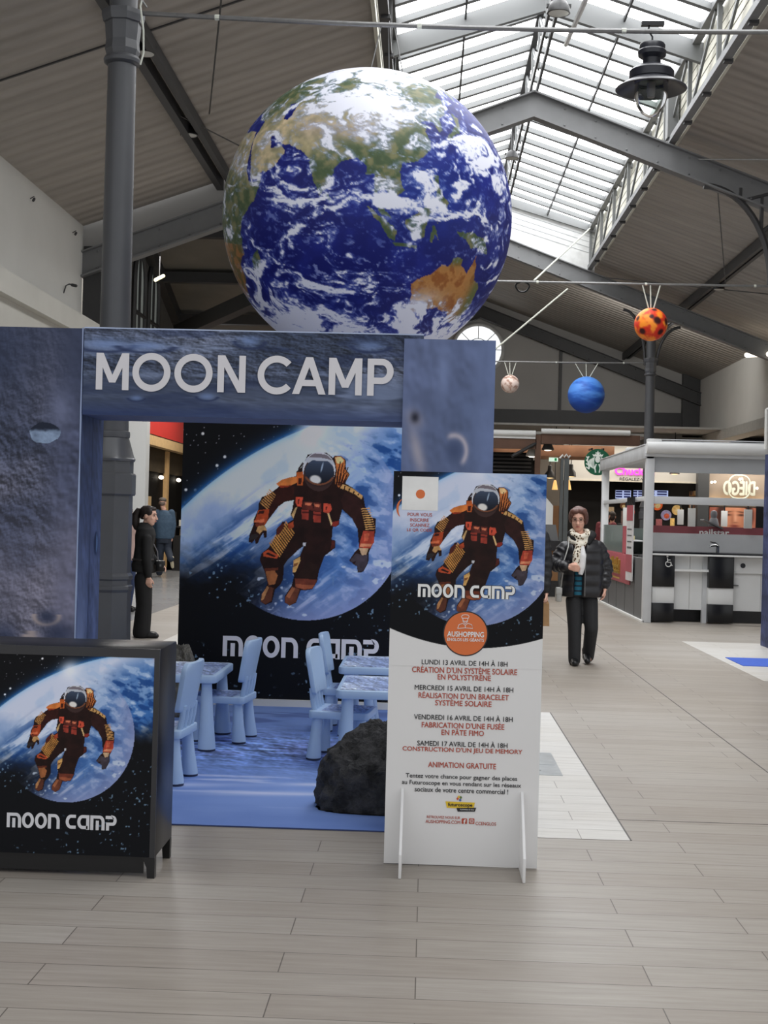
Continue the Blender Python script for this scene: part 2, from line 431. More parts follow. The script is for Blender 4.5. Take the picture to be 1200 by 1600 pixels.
# cross wing on the left, past the second truss: its roof falls away from the viewer
XG = -6.6
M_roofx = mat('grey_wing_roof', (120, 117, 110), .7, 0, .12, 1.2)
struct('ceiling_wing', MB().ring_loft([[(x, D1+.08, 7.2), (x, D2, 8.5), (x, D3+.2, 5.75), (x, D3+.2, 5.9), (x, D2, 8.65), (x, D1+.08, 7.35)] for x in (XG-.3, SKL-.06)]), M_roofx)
gw = MB().prism([(D1, 3.62), (D3+.2, 3.62), (D3+.2, 5.75), (D2, 8.5), (D1, 7.2)], (XG, 0, 0), (0, 1, 0), (0, 0, 1), (-.2, 0, 0))
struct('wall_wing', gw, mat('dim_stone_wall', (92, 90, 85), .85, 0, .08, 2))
struct('wall_wing_return', MB().box((XG-.2, D1-.15, 0), (XL-.21, D1, 7.3)), M_wallg)
struct('wall_wing_infill', MB().prism([(XL-.2, truss_z(XL-.2)-.25), (SKL, truss_z(SKL)-.25), (SKL, 7.3), (XL-.2, 7.3)], (0, D1+.1, 0), (1, 0, 0), (0, 0, 1), (0, .06, 0)), M_wallg)
M_pane = mat('dim_daylit_glass', (150, 156, 152), .4, 0, .1, 2, emit=.22)
for i, (a, b) in enumerate(((29.25, 30.35), (30.75, 31.85))):
    wf = MB(); cy = (a+b)/2; hw = (b-a)/2
    arch = [(a, 4.6), (b, 4.6)]+[(cy+hw*math.cos(t), 6.55+.75*math.sin(t)) for t in np.linspace(0, PI, 13)]
    pts = [(XG+.05, y, z) for y, z in arch]; wf.tube(pts+[pts[0]], .06, 6)
    wf.tube([(XG+.05, cy, 4.6), (XG+.05, cy, 7.28)], .03, 6); wf.tube([(XG+.05, a, 5.9), (XG+.05, b, 5.9)], .05, 6); wf.tube([(XG+.05, a, 5.2), (XG+.05, b, 5.2)], .025, 6)
    w = struct('window_%d' % (i+2), wf, M_dsteel)
    obj('pane', MB().poly([(XG+.02, y, z) for y, z in arch]), M_pane, w)

# steel post with lattice at the end of the left wall
t = thing('lattice_post', (-4.6, 18.25, 0), 'dark lattice steel post at the end of the white left wall', 'post')
obj('post', MB().box((-4.79, 18.22, 0), (-4.55, 18.42, 5.1)), M_dsteel, t)
lt = MB()
for k in range(7): lt.bar((-4.5, 18.3, 2.9+k*.32), (-4.2, 18.3, 3.22+k*.32), .03, .04, (0, 1, 0)); lt.bar((-4.5, 18.3, 2.9+k*.32), (-4.2, 18.3, 2.9+k*.32), .03, .04, (0, 1, 0))
lt.box((-4.21, 18.27, 0), (-4.15, 18.33, 5.2)); lt.box((-4.53, 18.27, 0), (-4.49, 18.33, 5.1))
obj('lattice', lt, M_dsteel, t)

# purlins under the roof slopes
pl = obj('roof_purlin', MB().box((-2.98, YB, roof_z(-2.85)-.16), (-2.89, D1, roof_z(-2.85)-.02)).box((-2.81, YB, roof_z(-2.85)-.13), (-2.74, D1, roof_z(-2.85)-.0)), M_dsteel)
tag(pl, 'dark double purlin running under the left roof slope', 'beam')
pl = obj('roof_purlin', MB().box((5.16, YB, roof_z(5.25)-.18), (5.22, D3, roof_z(5.25)-.0)).box((5.28, YB, roof_z(5.25)-.16), (5.35, D3, roof_z(5.25)-.02)), M_dsteel)
tag(pl, 'dark double purlin running under the right roof slope', 'beam')
pl = obj('roof_purlin', MB().box((-.9, D2, roof_z(-.9)-.25), (-.7, D3, roof_z(-.9)-.05)), M_dsteel); tag(pl, 'short dark purlin beyond the skylight over the blue planets', 'beam')
for i, (yy, zz) in enumerate(((29.6, 7.6), (31.7, 6.96), (33.9, 6.3))):
    b = obj('wing_purlin', MB().box((XG, yy-.12, zz-.02), (-1.2, yy+.12, zz+.22)), M_dsteel)
    tag(b, ['upper', 'middle', 'lowest'][i]+' dark cross purlin of the left wing roof beside the globe', 'beam', 'purlins of the wing roof')
b = obj('wing_rafter', MB().bar((XG+.08, D2+.4, 8.3), (XG+.08, D3-.3, 5.75), .25, .4, (0, 0, 1)), M_dsteel); tag(b, 'dark sloping rafter against the wing wall beside the arched windows', 'beam')
b = obj('wing_tie_beam', MB().bar((-6.3, 33.2, 5.95), (-2.6, 27.6, 6.45), .28, .34, (0, 0, 1)), M_dsteel); tag(b, 'dark diagonal tie beam under the wing roof, left of the globe', 'beam')
t = thing('wing_lamp', (-5.05, 24.6, 5.8), 'small lit tube lamp glowing beside the near iron pillar', 'lamp')
obj('tube', MB().tube([(-5.05, 24.25, 5.70), (-5.05, 24.95, 5.90)], .032, 8), mat('yellowish_lit_tube', (255, 244, 190), .5, 0, 0, 3, emit=1.1), t)
obj('cord', MB().tube([(-5.05, 24.6, 5.81), (-5.05, 24.6, 8.12)], .008, 6), M_dsteel, t)
b = obj('wall_lamp', MB().tube([(XL, 17.3, 4.30), (XL+.03, 17.3, 4.40), (XL+.07, 17.3, 4.42), (XL+.15, 17.3, 4.41)], .009, 8).cap((XL+.11, 17.3, 4.41), (XL+.16, 17.3, 4.40), .02), M_dsteel); tag(b, 'small bent-arm lamp on the white left wall', 'lamp')

# trusses
def arc_bracket(xa, xb, y, za, zb, plain=False):
    """quarter arch between a pillar (xa, za) and the rafter (xb, zb) with spokes"""
    mb = MB(); pts = []
    for k in range(15):
        a = PI/2*k/14
        pts.append((xa+(xb-xa)*(1-math.cos(a)), y, za+(zb-za)*math.sin(a)))
    mb.tube(pts, .03 if plain else .045, 8)
    if plain: return mb
    for k, L in ((5, .75), (9, .6)):
        p = Vector(pts[k]); q = Vector((xa, y, p.z+.12)); mb.tube([p, q], .028, 6)
        mb.tube([p, (p.x, y, truss_z(p.x)-.2)], .028, 6)
    return mb
def truss(D, label, sides, xl=XL, xr=XR, brackets=(), m_raf=None):
    t = thing('roof_truss', (XM, D, 0), label, 'roof truss', 'gable trusses of the hall')
    for sgn, xe, nm in ((-1, xl, 'rafter'), (1, xr, 'rafter')):
        if sgn not in sides: continue
        n = 12; m = MB()
        zt, zb = truss_z(xe), truss_z(xe)-.33
        P = lambda dz, dy: [(XM, D+dy, 7.30+dz), (xe, D+dy, zt+dz)]
        for (h0, h1, w) in ((-.02, 0, .09), (-.33, -.02, .012), (-.355, -.33, .09)):
            a = [(XM, D-w, 7.30+h0), (XM, D+w, 7.30+h0), (XM, D+w, 7.30+h1), (XM, D-w, 7.30+h1)]
            b = [(xe, D-w, zt+h0), (xe, D+w, zt+h0), (xe, D+w, zt+h1), (xe, D-w, zt+h1)]
            m.ring_loft([a, b])
        k = 1
        while k*.42 < abs(xe-XM):
            x = XM+sgn*k*.42
            m.ell((x, D-.016, truss_z(x)-.07), .016, 6, 4); m.ell((x, D-.016, truss_z(x)-.29), .016, 6, 4); k += 1
        obj(nm, m, m_raf or M_steel, t)
    for (xa, xb, za, *zt) in brackets:
        obj('bracket', arc_bracket(xa, xb, D, za, zt[0] if zt else truss_z(xb)-.36, bool(zt)), M_dsteel, t)
    return t
truss(D1, 'grey riveted gable truss crossing just behind the globe', (-1, 1), brackets=((4.52, 3.60, 4.75),))
truss(D2, 'grey gable truss at the far end of the skylight', (1,), brackets=((4.32, 3.86, 4.72, 5.84), (4.56, 5.02, 4.72, 5.50)))
truss(D3-.25, 'dark gable truss against the back wall', (-1, 1), m_raf=M_dsteel)
b = obj('wing_beam', MB().bar((XM, D2, 6.95), (SKL-.2, D2, truss_z(SKL-.2)-.35), .16, .33), M_steel); tag(b, 'short grey beam of the far gable behind the globe', 'beam')

# ------------------------------------------------------------------ skylight
CT = 7.5                               # top of the curb
def sky_z(x): return 8.15-(8.15-CT)*abs(x-XM)/(SKR-XM)
M_sky = mat('white_daylit_glazing', (252, 253, 255), .5, 0, 0, 1, emit=SKY_EMIT)
M_bar = mat('glazing_bar_grey', (104, 106, 106), .5, 0, .04, 3)
M_curb = mat('ivory_curb_panel', (206, 204, 190), .6, 0, .05, 1.5)
k = 0
for sg, xe in ((-1, SKL), (1, SKR)):
    k += 1
    gz = MB().add([(XM, YB, 8.15), (xe, YB, CT), (xe, D2-.05, CT), (XM, D2-.05, 8.15)], [(0, 1, 2, 3)] if sg < 0 else [(3, 2, 1, 0)])
    w = struct('window_%d' % (3+k), gz, M_sky)
    bars = MB(); wide = MB(); y = YB+.3; i = 0
    while y < D2-.2:
        bars.ring_loft([[(XM, y-.045, 8.05), (XM, y+.045, 8.05), (XM, y+.045, 8.13), (XM, y-.045, 8.13)], [(xe, y-.045, CT-.1), (xe, y+.045, CT-.1), (xe, y+.045, CT-.02), (xe, y-.045, CT-.02)]]); y += .62; i += 1
    obj('glazing_bars', bars, M_bar, w)
    for yy in (16.7,):
        wide.ring_loft([[(XM, yy-.04, 7.82), (XM, yy+.04, 7.82), (XM, yy+.04, 8.1), (XM, yy-.04, 8.1)], [(xe, yy-.04, CT-.3), (xe, yy+.04, CT-.3), (xe, yy+.04, CT-.05), (xe, yy-.04, CT-.05)]])
    obj('glazing_rafter', wide, M_bar, w)
    xm = (XM+xe)/2
    obj('glazing_rail', MB().box((xm-.012, YB, sky_z(xm)-.13), (xm+.012, D2-.1, sky_z(xm)-.08)), M_dsteel, w)
# ridge girder
t = thing('ridge_girder', (XM, D1, 7.4), 'dark lattice girder under the skylight ridge', 'girder')
m = MB().box((XM-.04, YB, 8.03), (XM+.04, D2, 8.12)).box((XM-.06, YB, 7.32), (XM-.03, D2, 7.40)).box((XM+.03, YB, 7.32), (XM+.06, D2, 7.40))
obj('chord', m, M_dsteel, t)
m = MB(); y = YB
while y < D2-1: m.bar((XM, y, 7.38), (XM, y, 8.05), .03, .05, (0, 1, 0)); m.bar((XM, y, 7.38), (XM, y+1.15, 8.05), .02, .05, (0, 1, 0)); y += 1.15
obj('web_bars', m, M_bar, t)
# curbs with a steel lattice in front
for sg, xe, lab in ((-1, SKL, 'dark steel lattice curb along the left edge of the skylight'), (1, SKR, 'ivory panelled curb with steel lattice along the right edge of the skylight')):
    t = thing('skylight_curb', (xe, D1, 6.6), lab, 'skylight curb', 'curbs of the skylight')
    zb = roof_z(xe)-.12
    obj('panel', MB().box((xe-.0*sg, YB, zb), (xe+sg*.04, D2, CT)), M_curb, t)
    gr = MB()
    for q in range(5): gr.box((xe-sg*.001, YB, zb+.12+q*.12), (xe-sg*.006, D2, zb+.128+q*.12))
    obj('panel_groove', gr, mat('panel_joint', (140, 138, 126), .6), t)
    xi = xe-sg*.09
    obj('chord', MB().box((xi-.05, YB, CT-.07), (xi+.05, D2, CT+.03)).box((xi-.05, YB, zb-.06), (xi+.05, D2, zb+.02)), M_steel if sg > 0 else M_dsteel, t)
    m = MB(); y = D2-.05; n = 0
    while y > YB+2:
        m.bar((xi, y, zb), (xi, y, CT-.05), .05, .06, (0, 1, 0))
        m.bar((xi, y-1.5, CT-.08), (xi, y-.14, zb+.03), .03, .055, (0, 1, 0)); y -= 1.72
    for yy in (D1, D1-9.2): m.box((xi-.08, yy-.1, zb), (xi+.06, yy+.1, CT-.03))
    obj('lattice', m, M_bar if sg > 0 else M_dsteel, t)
    m = MB(); y = D2-1
    while y > YB+2: m.box((xi-.03, y-.04, zb-.09), (xi+.07, y+.04, zb-.05)); y -= 1.15
    obj('clip', m, M_dsteel, t)
# closing panel at the far end
t = thing('skylight_end_panel', (XM, D2, 6.6), 'white panelled gable closing the far end of the skylight', 'end panel')
pts = [(SKL, roof_z(SKL)-.25), (XM, 7.3), (SKR, roof_z(SKR)-.25), (SKR, CT), (XM, 8.15), (SKL, CT)]
obj('panel', MB().prism(pts, (0, D2-.04, 0), (1, 0, 0), (0, 0, 1), (0, .06, 0)), mat('pale_grey_panel', (196, 197, 196), .6), t)
gr = MB()
for q in range(4):
    d = .14+.11*q
    gr.ring_loft([[(XM, D2-.045, 8.0-d), (XM, D2-.04, 8.0-d), (XM, D2-.04, 8.01-d), (XM, D2-.045, 8.01-d)], [(SKR, D2-.045, CT-.1-d), (SKR, D2-.04, CT-.1-d), (SKR, D2-.04, CT-.09-d), (SKR, D2-.045, CT-.09-d)]])
obj('panel_groove', gr, mat('panel_joint_grey', (150, 152, 154), .6), t)
obj('frame', MB().bar((XM, D2-.1, 8.02), (SKR, D2-.1, CT-.06), .06, .16).bar((XM, D2-.1, 8.02), (SKL, D2-.1, CT-.06), .06, .16), M_bar, t)

# thin bracing rods and ropes under the roof
def rod(name, pts, r, m, label, cat='rod'): return tag(obj(name, MB().tube(pts, r, 6), m), label, cat)
rod('bracing_rod', [(-1.55, 9.6, 5.55), (-2.6, 15.2, roof_z(-2.6)-.1)], .009, M_dsteel, 'thin dark bracing rod crossing the left roof above the pillar')
rod('bracing_rod', [(-2.9, 15.0, roof_z(-2.9)-.08), (-1.6, 19.0, roof_z(-1.6)-.35)], .009, M_dsteel, 'thin dark bracing rod running from the left purlin towards the globe')
rod('bracing_rod', [(3.5, 18.1, 6.4), (6.6, 14.6, 5.5)], .009, M_cable, 'thin pale bracing rod under the right roof beside the near truss')
rod('bracing_rod', [(3.8, 18.3, 6.1), (5.3, 24.6, 5.9)], .009, M_dsteel, 'thin dark bracing rod behind the right arch bracket')
rod('bracing_rod', [(3.4, 27.2, 6.45), (7.0, 23.0, 5.35)], .009, M_dsteel, 'thin bracing rod under the right roof near the far truss')
rod('hoist_rope', [(3.1, 27.0, 7.39), (1.36, 18.25, 4.76)], .014, M_rope, 'pale rope from the skylight corner down to the middle cable', 'rope')
rod('hoist_rope', [(2.7, 27.1, 6.19), (1.30, 27.36, 4.99), (1.2, 27.4, 4.77)], .018, M_rope, 'pale rope falling to the far cable beside the round window', 'rope')
b = obj('rope_coil', MB().tube([(1.2+.09*math.cos(a)*(1+.1*math.sin(3*a)), 18.2, 4.66+.07*math.sin(a)) for a in np.linspace(0, 6*PI, 50)], .012, 6), M_dsteel); tag(b, 'dark coil of rope tied to the middle cable beside the globe', 'rope coil')
# dark seams of the left roof sheets
sm = MB()
for yy in (10.35, 12.7):
    sm.ring_loft([[(XL, yy-.012, roof_z(XL)-.015), (XL, yy+.012, roof_z(XL)-.015), (XL, yy+.012, roof_z(XL)+.01), (XL, yy-.012, roof_z(XL)+.01)], [(SKL, yy-.012, roof_z(SKL)-.015), (SKL, yy+.012, roof_z(SKL)-.015), (SKL, yy+.012, roof_z(SKL)+.01), (SKL, yy-.012, roof_z(SKL)+.01)]])
struct('trim_6', sm, M_dsteel)
for nm, yy, z0 in (('a', 15.75, 5.16), ('b', 17.65, 5.16)):
    b = obj('bird_spike', MB().tube([(XL+.0, yy, z0), (XL+.05, yy, z0+.03)], .006, 6).cap((XL+.04, yy, z0-.02), (XL+.05, yy, z0+.0), .016), M_dsteel)
    tag(b, 'small dark wall hook on the white left wall, '+('nearer the frame edge' if nm == 'a' else 'nearer the pillar'), 'wall hook', 'hooks on the left wall')

# ceiling lamps on the purlins
def spot(p, label, up=.08):
    t = thing('ceiling_lamp', p, label, 'lamp', 'round ceiling lamps')
    x, y, z = p
    obj('housing', MB().lathe([(.03, .07), (.07, .05), (.1, 0), (.105, -.05), (.095, -.05)], p, 20), M_black, t)
    obj('lens', MB().lathe([(.09, -.051), (.02, -.056)], p, 20), M_lamplens, t)
    obj('bracket', MB().tube([(x, y, z+.05), (x, y, z+.05+up)], .018, 8).box((x-.11, y-.015, z-.0), (x+.11, y+.015, z+.03)), M_black, t)
    return t
spot((-2.9, 15.6, 5.95), 'round black lamp on the left purlin, halfway to the globe')
spot((-2.85, 12.9, 5.97), 'round black lamp partly behind the near pillar capital')
spot((1.05, 12.0, 6.08), 'round black lamp hanging under the skylight ridge', 1.3)
spot((1.115, 20.0, 6.93), 'round pale lamp under the ridge just right of the globe', .45)
spot((5.25, 28.1, 5.92), 'small black lamp on the right purlin, lower of the two', .1)
spot((5.25, 24.9, 5.90), 'small black lamp on the right purlin, upper of the two', .1)
b = obj('tube_lamp', MB().cap((6.6, 28.4, 5.1), (6.9, 26.9, 4.95), .05), M_lum); tag(b, 'lit white tube lamp under the right roof by the white wall', 'lamp')
b = obj('pull_pole', MB().tube([at(884, 70, 13), at(915, 0, 10.5), at(925, -30, 10)], .022, 8), M_white); tag(b, 'white pole hanging in front of the skylight glazing', 'pole')

# cast iron pillars
def pillar(x, y, label, top):
    t = thing('iron_pillar', (x, y, 0), label, 'pillar', 'cast iron pillars')
    obj('shaft', MB().lathe([(.108, 2.02), (.1, 3.0), (.094, 4.52), (.094, top)], (x, y, 0), 28), M_iron, t)
    obj('collar', MB().lathe([(.108, 1.985), (.118, 1.99), (.12, 2.01), (.118, 2.03), (.108, 2.035)], (x, y, 0), 28), M_iron, t)
    obj('skirt', MB().lathe([(.155, 1.83), (.16, 1.845), (.15, 1.86), (.112, 1.99)], (x, y, 0), 28), mat('satin_grey_iron', (98, 99, 101), .3, .3, .05, 5), t)
    ped = MB().lathe([(.185, 0), (.185, .12), (.165, .16), (.155, .95), (.165, .97), (.165, .99), (.155, 1.0), (.155, 1.03), (.165, 1.04), (.165, 1.06), (.15, 1.08), (.15, 1.83)], (x, y, 0), 8, rot=PI/8)
    obj('pedestal', ped, M_iron, t, smooth=0)
    obj('band', MB().lathe([(.162, 1.60), (.168, 1.61), (.168, 1.74), (.162, 1.75)], (x, y, 0), 8, rot=PI/8), M_iron, t, smooth=0)
    cp = MB().lathe([(.098, 4.50), (.12, 4.515), (.125, 4.535), (.115, 4.555), (.105, 4.56)], (x, y, 0), 28)
    obj('necking', cp, M_iron, t)
    obj('capital', MB().lathe([(.105, 4.56), (.118, 4.6), (.112, 4.66), (.118, 4.72), (.122, 4.78), (.135, 4.785), (.145, 4.83), (.145, 4.86), (.11, 4.865)], (x, y, 0), 8, rot=PI/8), M_iron, t, smooth=0)
    return t
pillar(-2.14, 9.0, 'dark cast iron pillar standing behind the left gate panel', truss_z(-2.14)-.2)
pillar(4.44, 27.4, 'slim dark iron pillar rising behind the grey kiosk', truss_z(4.44)-.3)
t = thing('wire_bundle', (-2.0, 8.93, 4.2), 'pale electrical wires hanging down the near pillar capital', 'wires')
obj('wire', MB().tube([(-2.06, 8.9, 5.1), (-1.98, 8.88, 4.95), (-2.0, 8.88, 4.86), (-1.975, 8.88, 4.7), (-1.97, 8.88, 4.55), (-1.99, 8.88, 4.47)], .007, 6), M_rope, t)
obj('wire', MB().tube([(-2.03, 8.9, 5.12), (-2.02, 8.88, 5.0), (-1.99, 8.88, 4.9), (-1.96, 8.9, 4.86)], .006, 6), M_cable, t)

# cables across the hall
def cable(y, z, x0, x1, sag, label):
    pts = [(x0+(x1-x0)*k/24, y, z-sag*(1-((k-12)/12)**2)) for k in range(25)]
    t = thing('span_cable', ((x0+x1)/2, y, z), label, 'cable', 'cables between the pillars')
    obj('cable', MB().tube(pts, .017 if y < 10 else .016, 8), M_cable, t)
    wr = MB(); k = 0
    for k in range(2, 24, 5):
        p = Vector(pts[k]); obj('clip', MB().tube([p+Vector((-.015, 0, 0)), p+Vector((.015, 0, 0))], .020, 6), M_rope, t)
    return t
cable(D0, 4.86, -2.05, 4.5, .075, 'steel cable across the top that carries the globe and the lantern')
cable(D1, 4.74, -2.1, 4.9, .01, 'steel cable that carries the red planet')
cable(D2, 4.77, -2.1, 4.44, .04, 'far steel cable that carries the blue planet')
# ================================================================== PRINTED ARTWORK
# the space poster: units = one astronaut height, origin at the visor, y downwards
def B(pts): return [((x-640)/1190., (y-265)/1190.) for x, y in pts]
SIL = B([(500,225),(455,265),(452,300),(400,312),(340,332),(300,362),(322,385),(285,415),(240,450),(190,470),(166,520),(163,570),(132,640),(128,690),(100,770),(92,825),(122,832),(142,805),(150,840),(168,832),(186,782),(206,752),(214,788),(236,785),(236,732),(216,692),(250,640),(322,540),(372,502),(440,488),(430,560),(418,602),(440,640),(380,680),(372,655),(355,660),(338,692),(310,722),(308,770),(290,802),(250,868),(198,912),(184,962),(228,1060),(252,1142),(202,1250),(200,1290),(240,1316),(290,1292),(312,1192),(352,1152),(372,1110),(376,1002),(402,960),(480,880),(528,845),(500,925),(455,955),(445,1052),(458,1082),(440,1160),(390,1240),(388,1290),(430,1316),(480,1290),(512,1192),(560,1190),(604,1182),(640,1120),(652,1040),(672,980),(692,920),(740,880),(776,850),(774,795),(745,790),(752,690),(775,690),(802,668),(800,640),(822,552),(900,620),(945,700),(952,760),(962,850),(930,880),(886,950),(908,966),(932,985),(950,992),(955,1040),(975,1042),(1002,1030),(1036,960),(1040,880),(1074,800),(1086,720),(1088,615),(1052,605),(1000,520),(985,445),(900,380),(840,345),(874,275),(845,240),(838,160),(800,132),(752,132),(740,150),(690,112),(600,112),(540,130)])
def stripes(p0, p1, w0, w1, n, tilt=.25):
    """ridged sleeve: n bands laid across from p0 to p1"""
    out = []; p0, p1 = np.array(p0, float), np.array(p1, float); d = p1-p0; L = np.hypot(*d); d = d/L; e = np.array([-d[1], d[0]])
    for k in range(n):
        c = p0+d*L*(k+.2)/n; c2 = p0+d*L*(k+.62)/n; w = w0+(w1-w0)*k/n
        out.append([tuple(c-e*w+d*tilt*w), tuple(c+e*w-d*tilt*w*.4), tuple(c2+e*w*.9-d*tilt*w*.2), tuple(c2-e*w+d*tilt*w)])
    return out
LAYERS = []
def L_(poly, col): LAYERS.append((B(poly), col))
L_([(300,362),(340,332),(400,312),(460,302),(462,350),(420,372),(322,385)], (206, 118, 58)); L_([(322,378),(420,372),(380,395),(330,392)], (140, 50, 28))
L_([(330,395),(440,380),(440,480),(380,500),(330,525),(270,600),(240,640),(250,540),(290,430)], (52, 22, 18))
for s in stripes((275, 425), (205, 545), 34, 42, 8): L_(s, (196, 140, 80))
L_([(163,575),(250,560),(240,650),(215,690),(140,660)], (172, 70, 38)); L_([(170,580),(215,575),(205,600),(160,605)], (60, 26, 22)); L_([(135,655),(215,640),(212,668),(135,672)], (206, 106, 70)); L_([(140,678),(215,672),(205,700),(150,705)], (120, 52, 34))
L_([(165,700),(215,690),(236,735),(205,730),(180,760),(150,740)], (196, 150, 96)); L_([(108,770),(150,760),(170,775),(150,800),(100,810)], (46, 40, 40))
L_([(455,270),(515,262),(512,320),(505,370),(465,372)], (196, 96, 44)); L_([(470,315),(500,312),(495,362),(470,362)], (70, 30, 22)); L_([(462,265),(515,200),(500,190),(470,235)], (60, 50, 52))
L_([(752,140),(800,136),(832,165),(838,240),(866,278),(832,345),(790,380),(760,350),(770,250)], (190, 110, 58)); L_([(756,145),(800,140),(826,170),(800,195),(770,190)], (232, 196, 140))
for k in range(4): L_([(776+k*24,255+k*8),(788+k*24,250+k*8),(780+k*16,370),(766+k*15,362)], (54, 24, 18)); L_([(795+k*20,175+k*15),(803+k*20,175+k*15),(790+k*18,250+k*8),(778+k*20,255+k*6)], (70, 34, 24))
L_([(820,352),(900,385),(980,440),(972,470),(920,430),(850,400),(800,385)], (206, 160, 100)); 
for k in range(4): L_([(835+k*36,362+k*20),(845+k*36,366+k*20),(838+k*36,405+k*12),(828+k*36,400+k*12)], (60, 34, 22))
L_([(840,410),(960,470),(990,540),(960,690),(945,690),(900,615),(830,545),(810,480)], (46, 24, 22))
for s in stripes((1000, 530), (1048, 705), 34, 40, 10): L_(s, (204, 152, 92))
L_([(992,715),(1078,712),(1078,800),(1050,850),(960,845),(970,790)], (164, 62, 46)); L_([(1000,735),(1040,732),(1030,790),(1000,795)], (196, 92, 66)); L_([(972,815),(1065,812),(1052,835),(966,840)], (206, 130, 96))
L_([(960,850),(1035,850),(1020,900),(985,905)], (188, 156, 124)); L_([(895,945),(940,890),(985,905),(1030,900),(1030,960),(1000,1025),(960,1038),(952,985),(930,985),(940,950),(908,964)], (66, 58, 66))
L_([(452,462),(512,462),(502,540),(470,535),(455,505)], (196, 76, 54)); L_([(470,480),(485,476),(480,520),(470,515)], (90, 30, 26)); L_([(676,505),(730,510),(742,555),(715,585),(672,575)], (190, 74, 54)); L_([(690,530),(705,530),(700,560),(690,558)], (90, 30, 26))
L_([(518,495),(655,505),(660,575),(505,555)], (92, 40, 34)); L_([(530,505),(585,508),(570,530),(530,522)], (196, 110, 80)); L_([(600,512),(648,518),(640,540),(605,532)], (196, 110, 80)); L_([(585,490),(595,490),(600,550),(590,550)], (40, 20, 20))
L_([(502,560),(562,562),(560,640),(508,635)], (150, 58, 46)); L_([(595,572),(655,578),(655,660),(598,655)], (150, 58, 46)); L_([(505,575),(560,577),(560,590),(505,588)], (80, 30, 28)); L_([(596,590),(655,594),(655,606),(596,602)], (80, 30, 28))
L_([(705,585),(720,585),(750,670),(738,680)], (206, 170, 120)); L_([(455,545),(470,540),(440,635),(425,605)], (196, 160, 110)); L_([(750,650),(800,640),(796,668),(770,688),(740,680)], (130, 44, 36))
for s in stripes((425, 690), (300, 880), 56, 68, 12, .5): L_(s, (200, 140, 72))
L_([(395,680),(440,655),(446,700),(410,720)], (170, 70, 40)); L_([(315,710),(355,672),(375,690),(345,745),(312,770)], (80, 34, 28))
L_([(210,905),(250,880),(335,925),(320,950),(215,935)], (176, 74, 44)); L_([(228,915),(250,902),(312,930),(300,940)], (36, 20, 18))
L_([(230,1045),(300,1040),(330,1080),(310,1150),(262,1160),(250,1120)], (150, 92, 56)); L_([(222,1030),(330,1020),(330,1040),(232,1052)], (92, 44, 30)); 
L_([(205,1250),(250,1165),(300,1180),(285,1280),(240,1310),(205,1290)], (82, 46, 34)); L_([(210,1230),(250,1165),(262,1180),(222,1275),(205,1280)], (172, 122, 80))
L_([(450,960),(500,930),(505,960),(470,1050),(446,1055)], (206, 160, 96)); L_([(455,985),(490,975),(480,1000),(450,1010)], (130, 80, 46))
L_([(465,1100),(640,1105),(604,1178),(540,1188),(470,1170)], (106, 52, 38)); L_([(470,1145),(620,1150),(600,1175),(540,1184),(480,1170)], (150, 82, 56)); L_([(560,960),(650,1000),(630,1100),(480,1090)], (40, 24, 20))
L_([(392,1250),(445,1165),(505,1185),(478,1285),(430,1312),(392,1290)], (104, 58, 42)); L_([(400,1240),(445,1170),(470,1180),(425,1260)], (150, 92, 62)); L_([(520,820),(545,820),(540,845),(520,842)], (200, 200, 206)); L_([(745,795),(772,800),(770,850),(735,870),(745,820)], (74, 32, 28))
def ellm(x, y, cx, cy, rx, ry, rot=0):
    X, Y = (x-(cx-640)/1190.)*1190, (y-(cy-265)/1190.)*1190
    c, s = math.cos(rot), math.sin(rot)
    return np.hypot((X*c+Y*s)/rx, (-X*s+Y*c)/ry)
def astronaut(x, y, col):
    m = inpoly(x, y, SIL)
    n = fbm(x*18, y*18, oct=4, seed=5)
    base = np.stack([24+n*26, 13+n*13, 12+n*11], 1)
    col = np.where(m[:, None], base, col)
    for p, c in LAYERS:
        q = inpoly(x, y, p)
        if q.any():
            k = .78+.44*fbm(x[q]*30, y[q]*30, oct=3, seed=9)
            col[q] = np.array(c)[None]*k[:, None]
    # helmet
    e = ellm(x, y, 632, 245, 128, 138); col = np.where((e < 1)[:, None], np.array([206, 208, 216]), col)
    e2 = ellm(x, y, 632, 275, 120, 138); col = np.where(((e2 < 1) & (y > (185-265)/1190.))[:, None], np.array([62, 44, 42]), col)
    e3 = ellm(x, y, 640, 146, 112, 26, .12); col = np.where(((e3 < 1) & (e < .96))[:, None], np.array([120, 112, 120]), col)
    e4 = ellm(x, y, 634, 180, 122, 30, .1); col = np.where(((e4 < 1) & (e < .985))[:, None], np.array([186, 190, 200]), col)
    e5 = ellm(x, y, 640, 205, 112, 46, .08); v = ellm(x, y, 636, 258, 114, 98)
    vis = (v < 1) & ((y > (175-265)/1190.+.02*(x/.1)*.2))
    g = np.clip((y+.08)/.17, 0, 1)[:, None]
    vc = np.array([66, 78, 100])*(1-g)+np.array([16, 18, 26])*g
    col = np.where(vis[:, None], vc, col)
    b = ellm(x, y, 606, 322, 52, 38, .2); k = (1-ss(.65, 1.05, b))*(vis)
    col = mixc(col, (226, 222, 216), k)
    st = ellm(x, y, 655, 225, 8, 48, .22); col = mixc(col, (150, 168, 190), (1-ss(.5, 1.1, st))*vis)
    r = (v > .97) & (v < 1.1) & (y > (300-265)/1190.); col = np.where(r[:, None], np.array([120, 74, 52]), col)
    r = (v > 1.1) & (v < 1.24) & (y > (330-265)/1190.); col = np.where(r[:, None], np.array([54, 38, 36]), col)
    return col
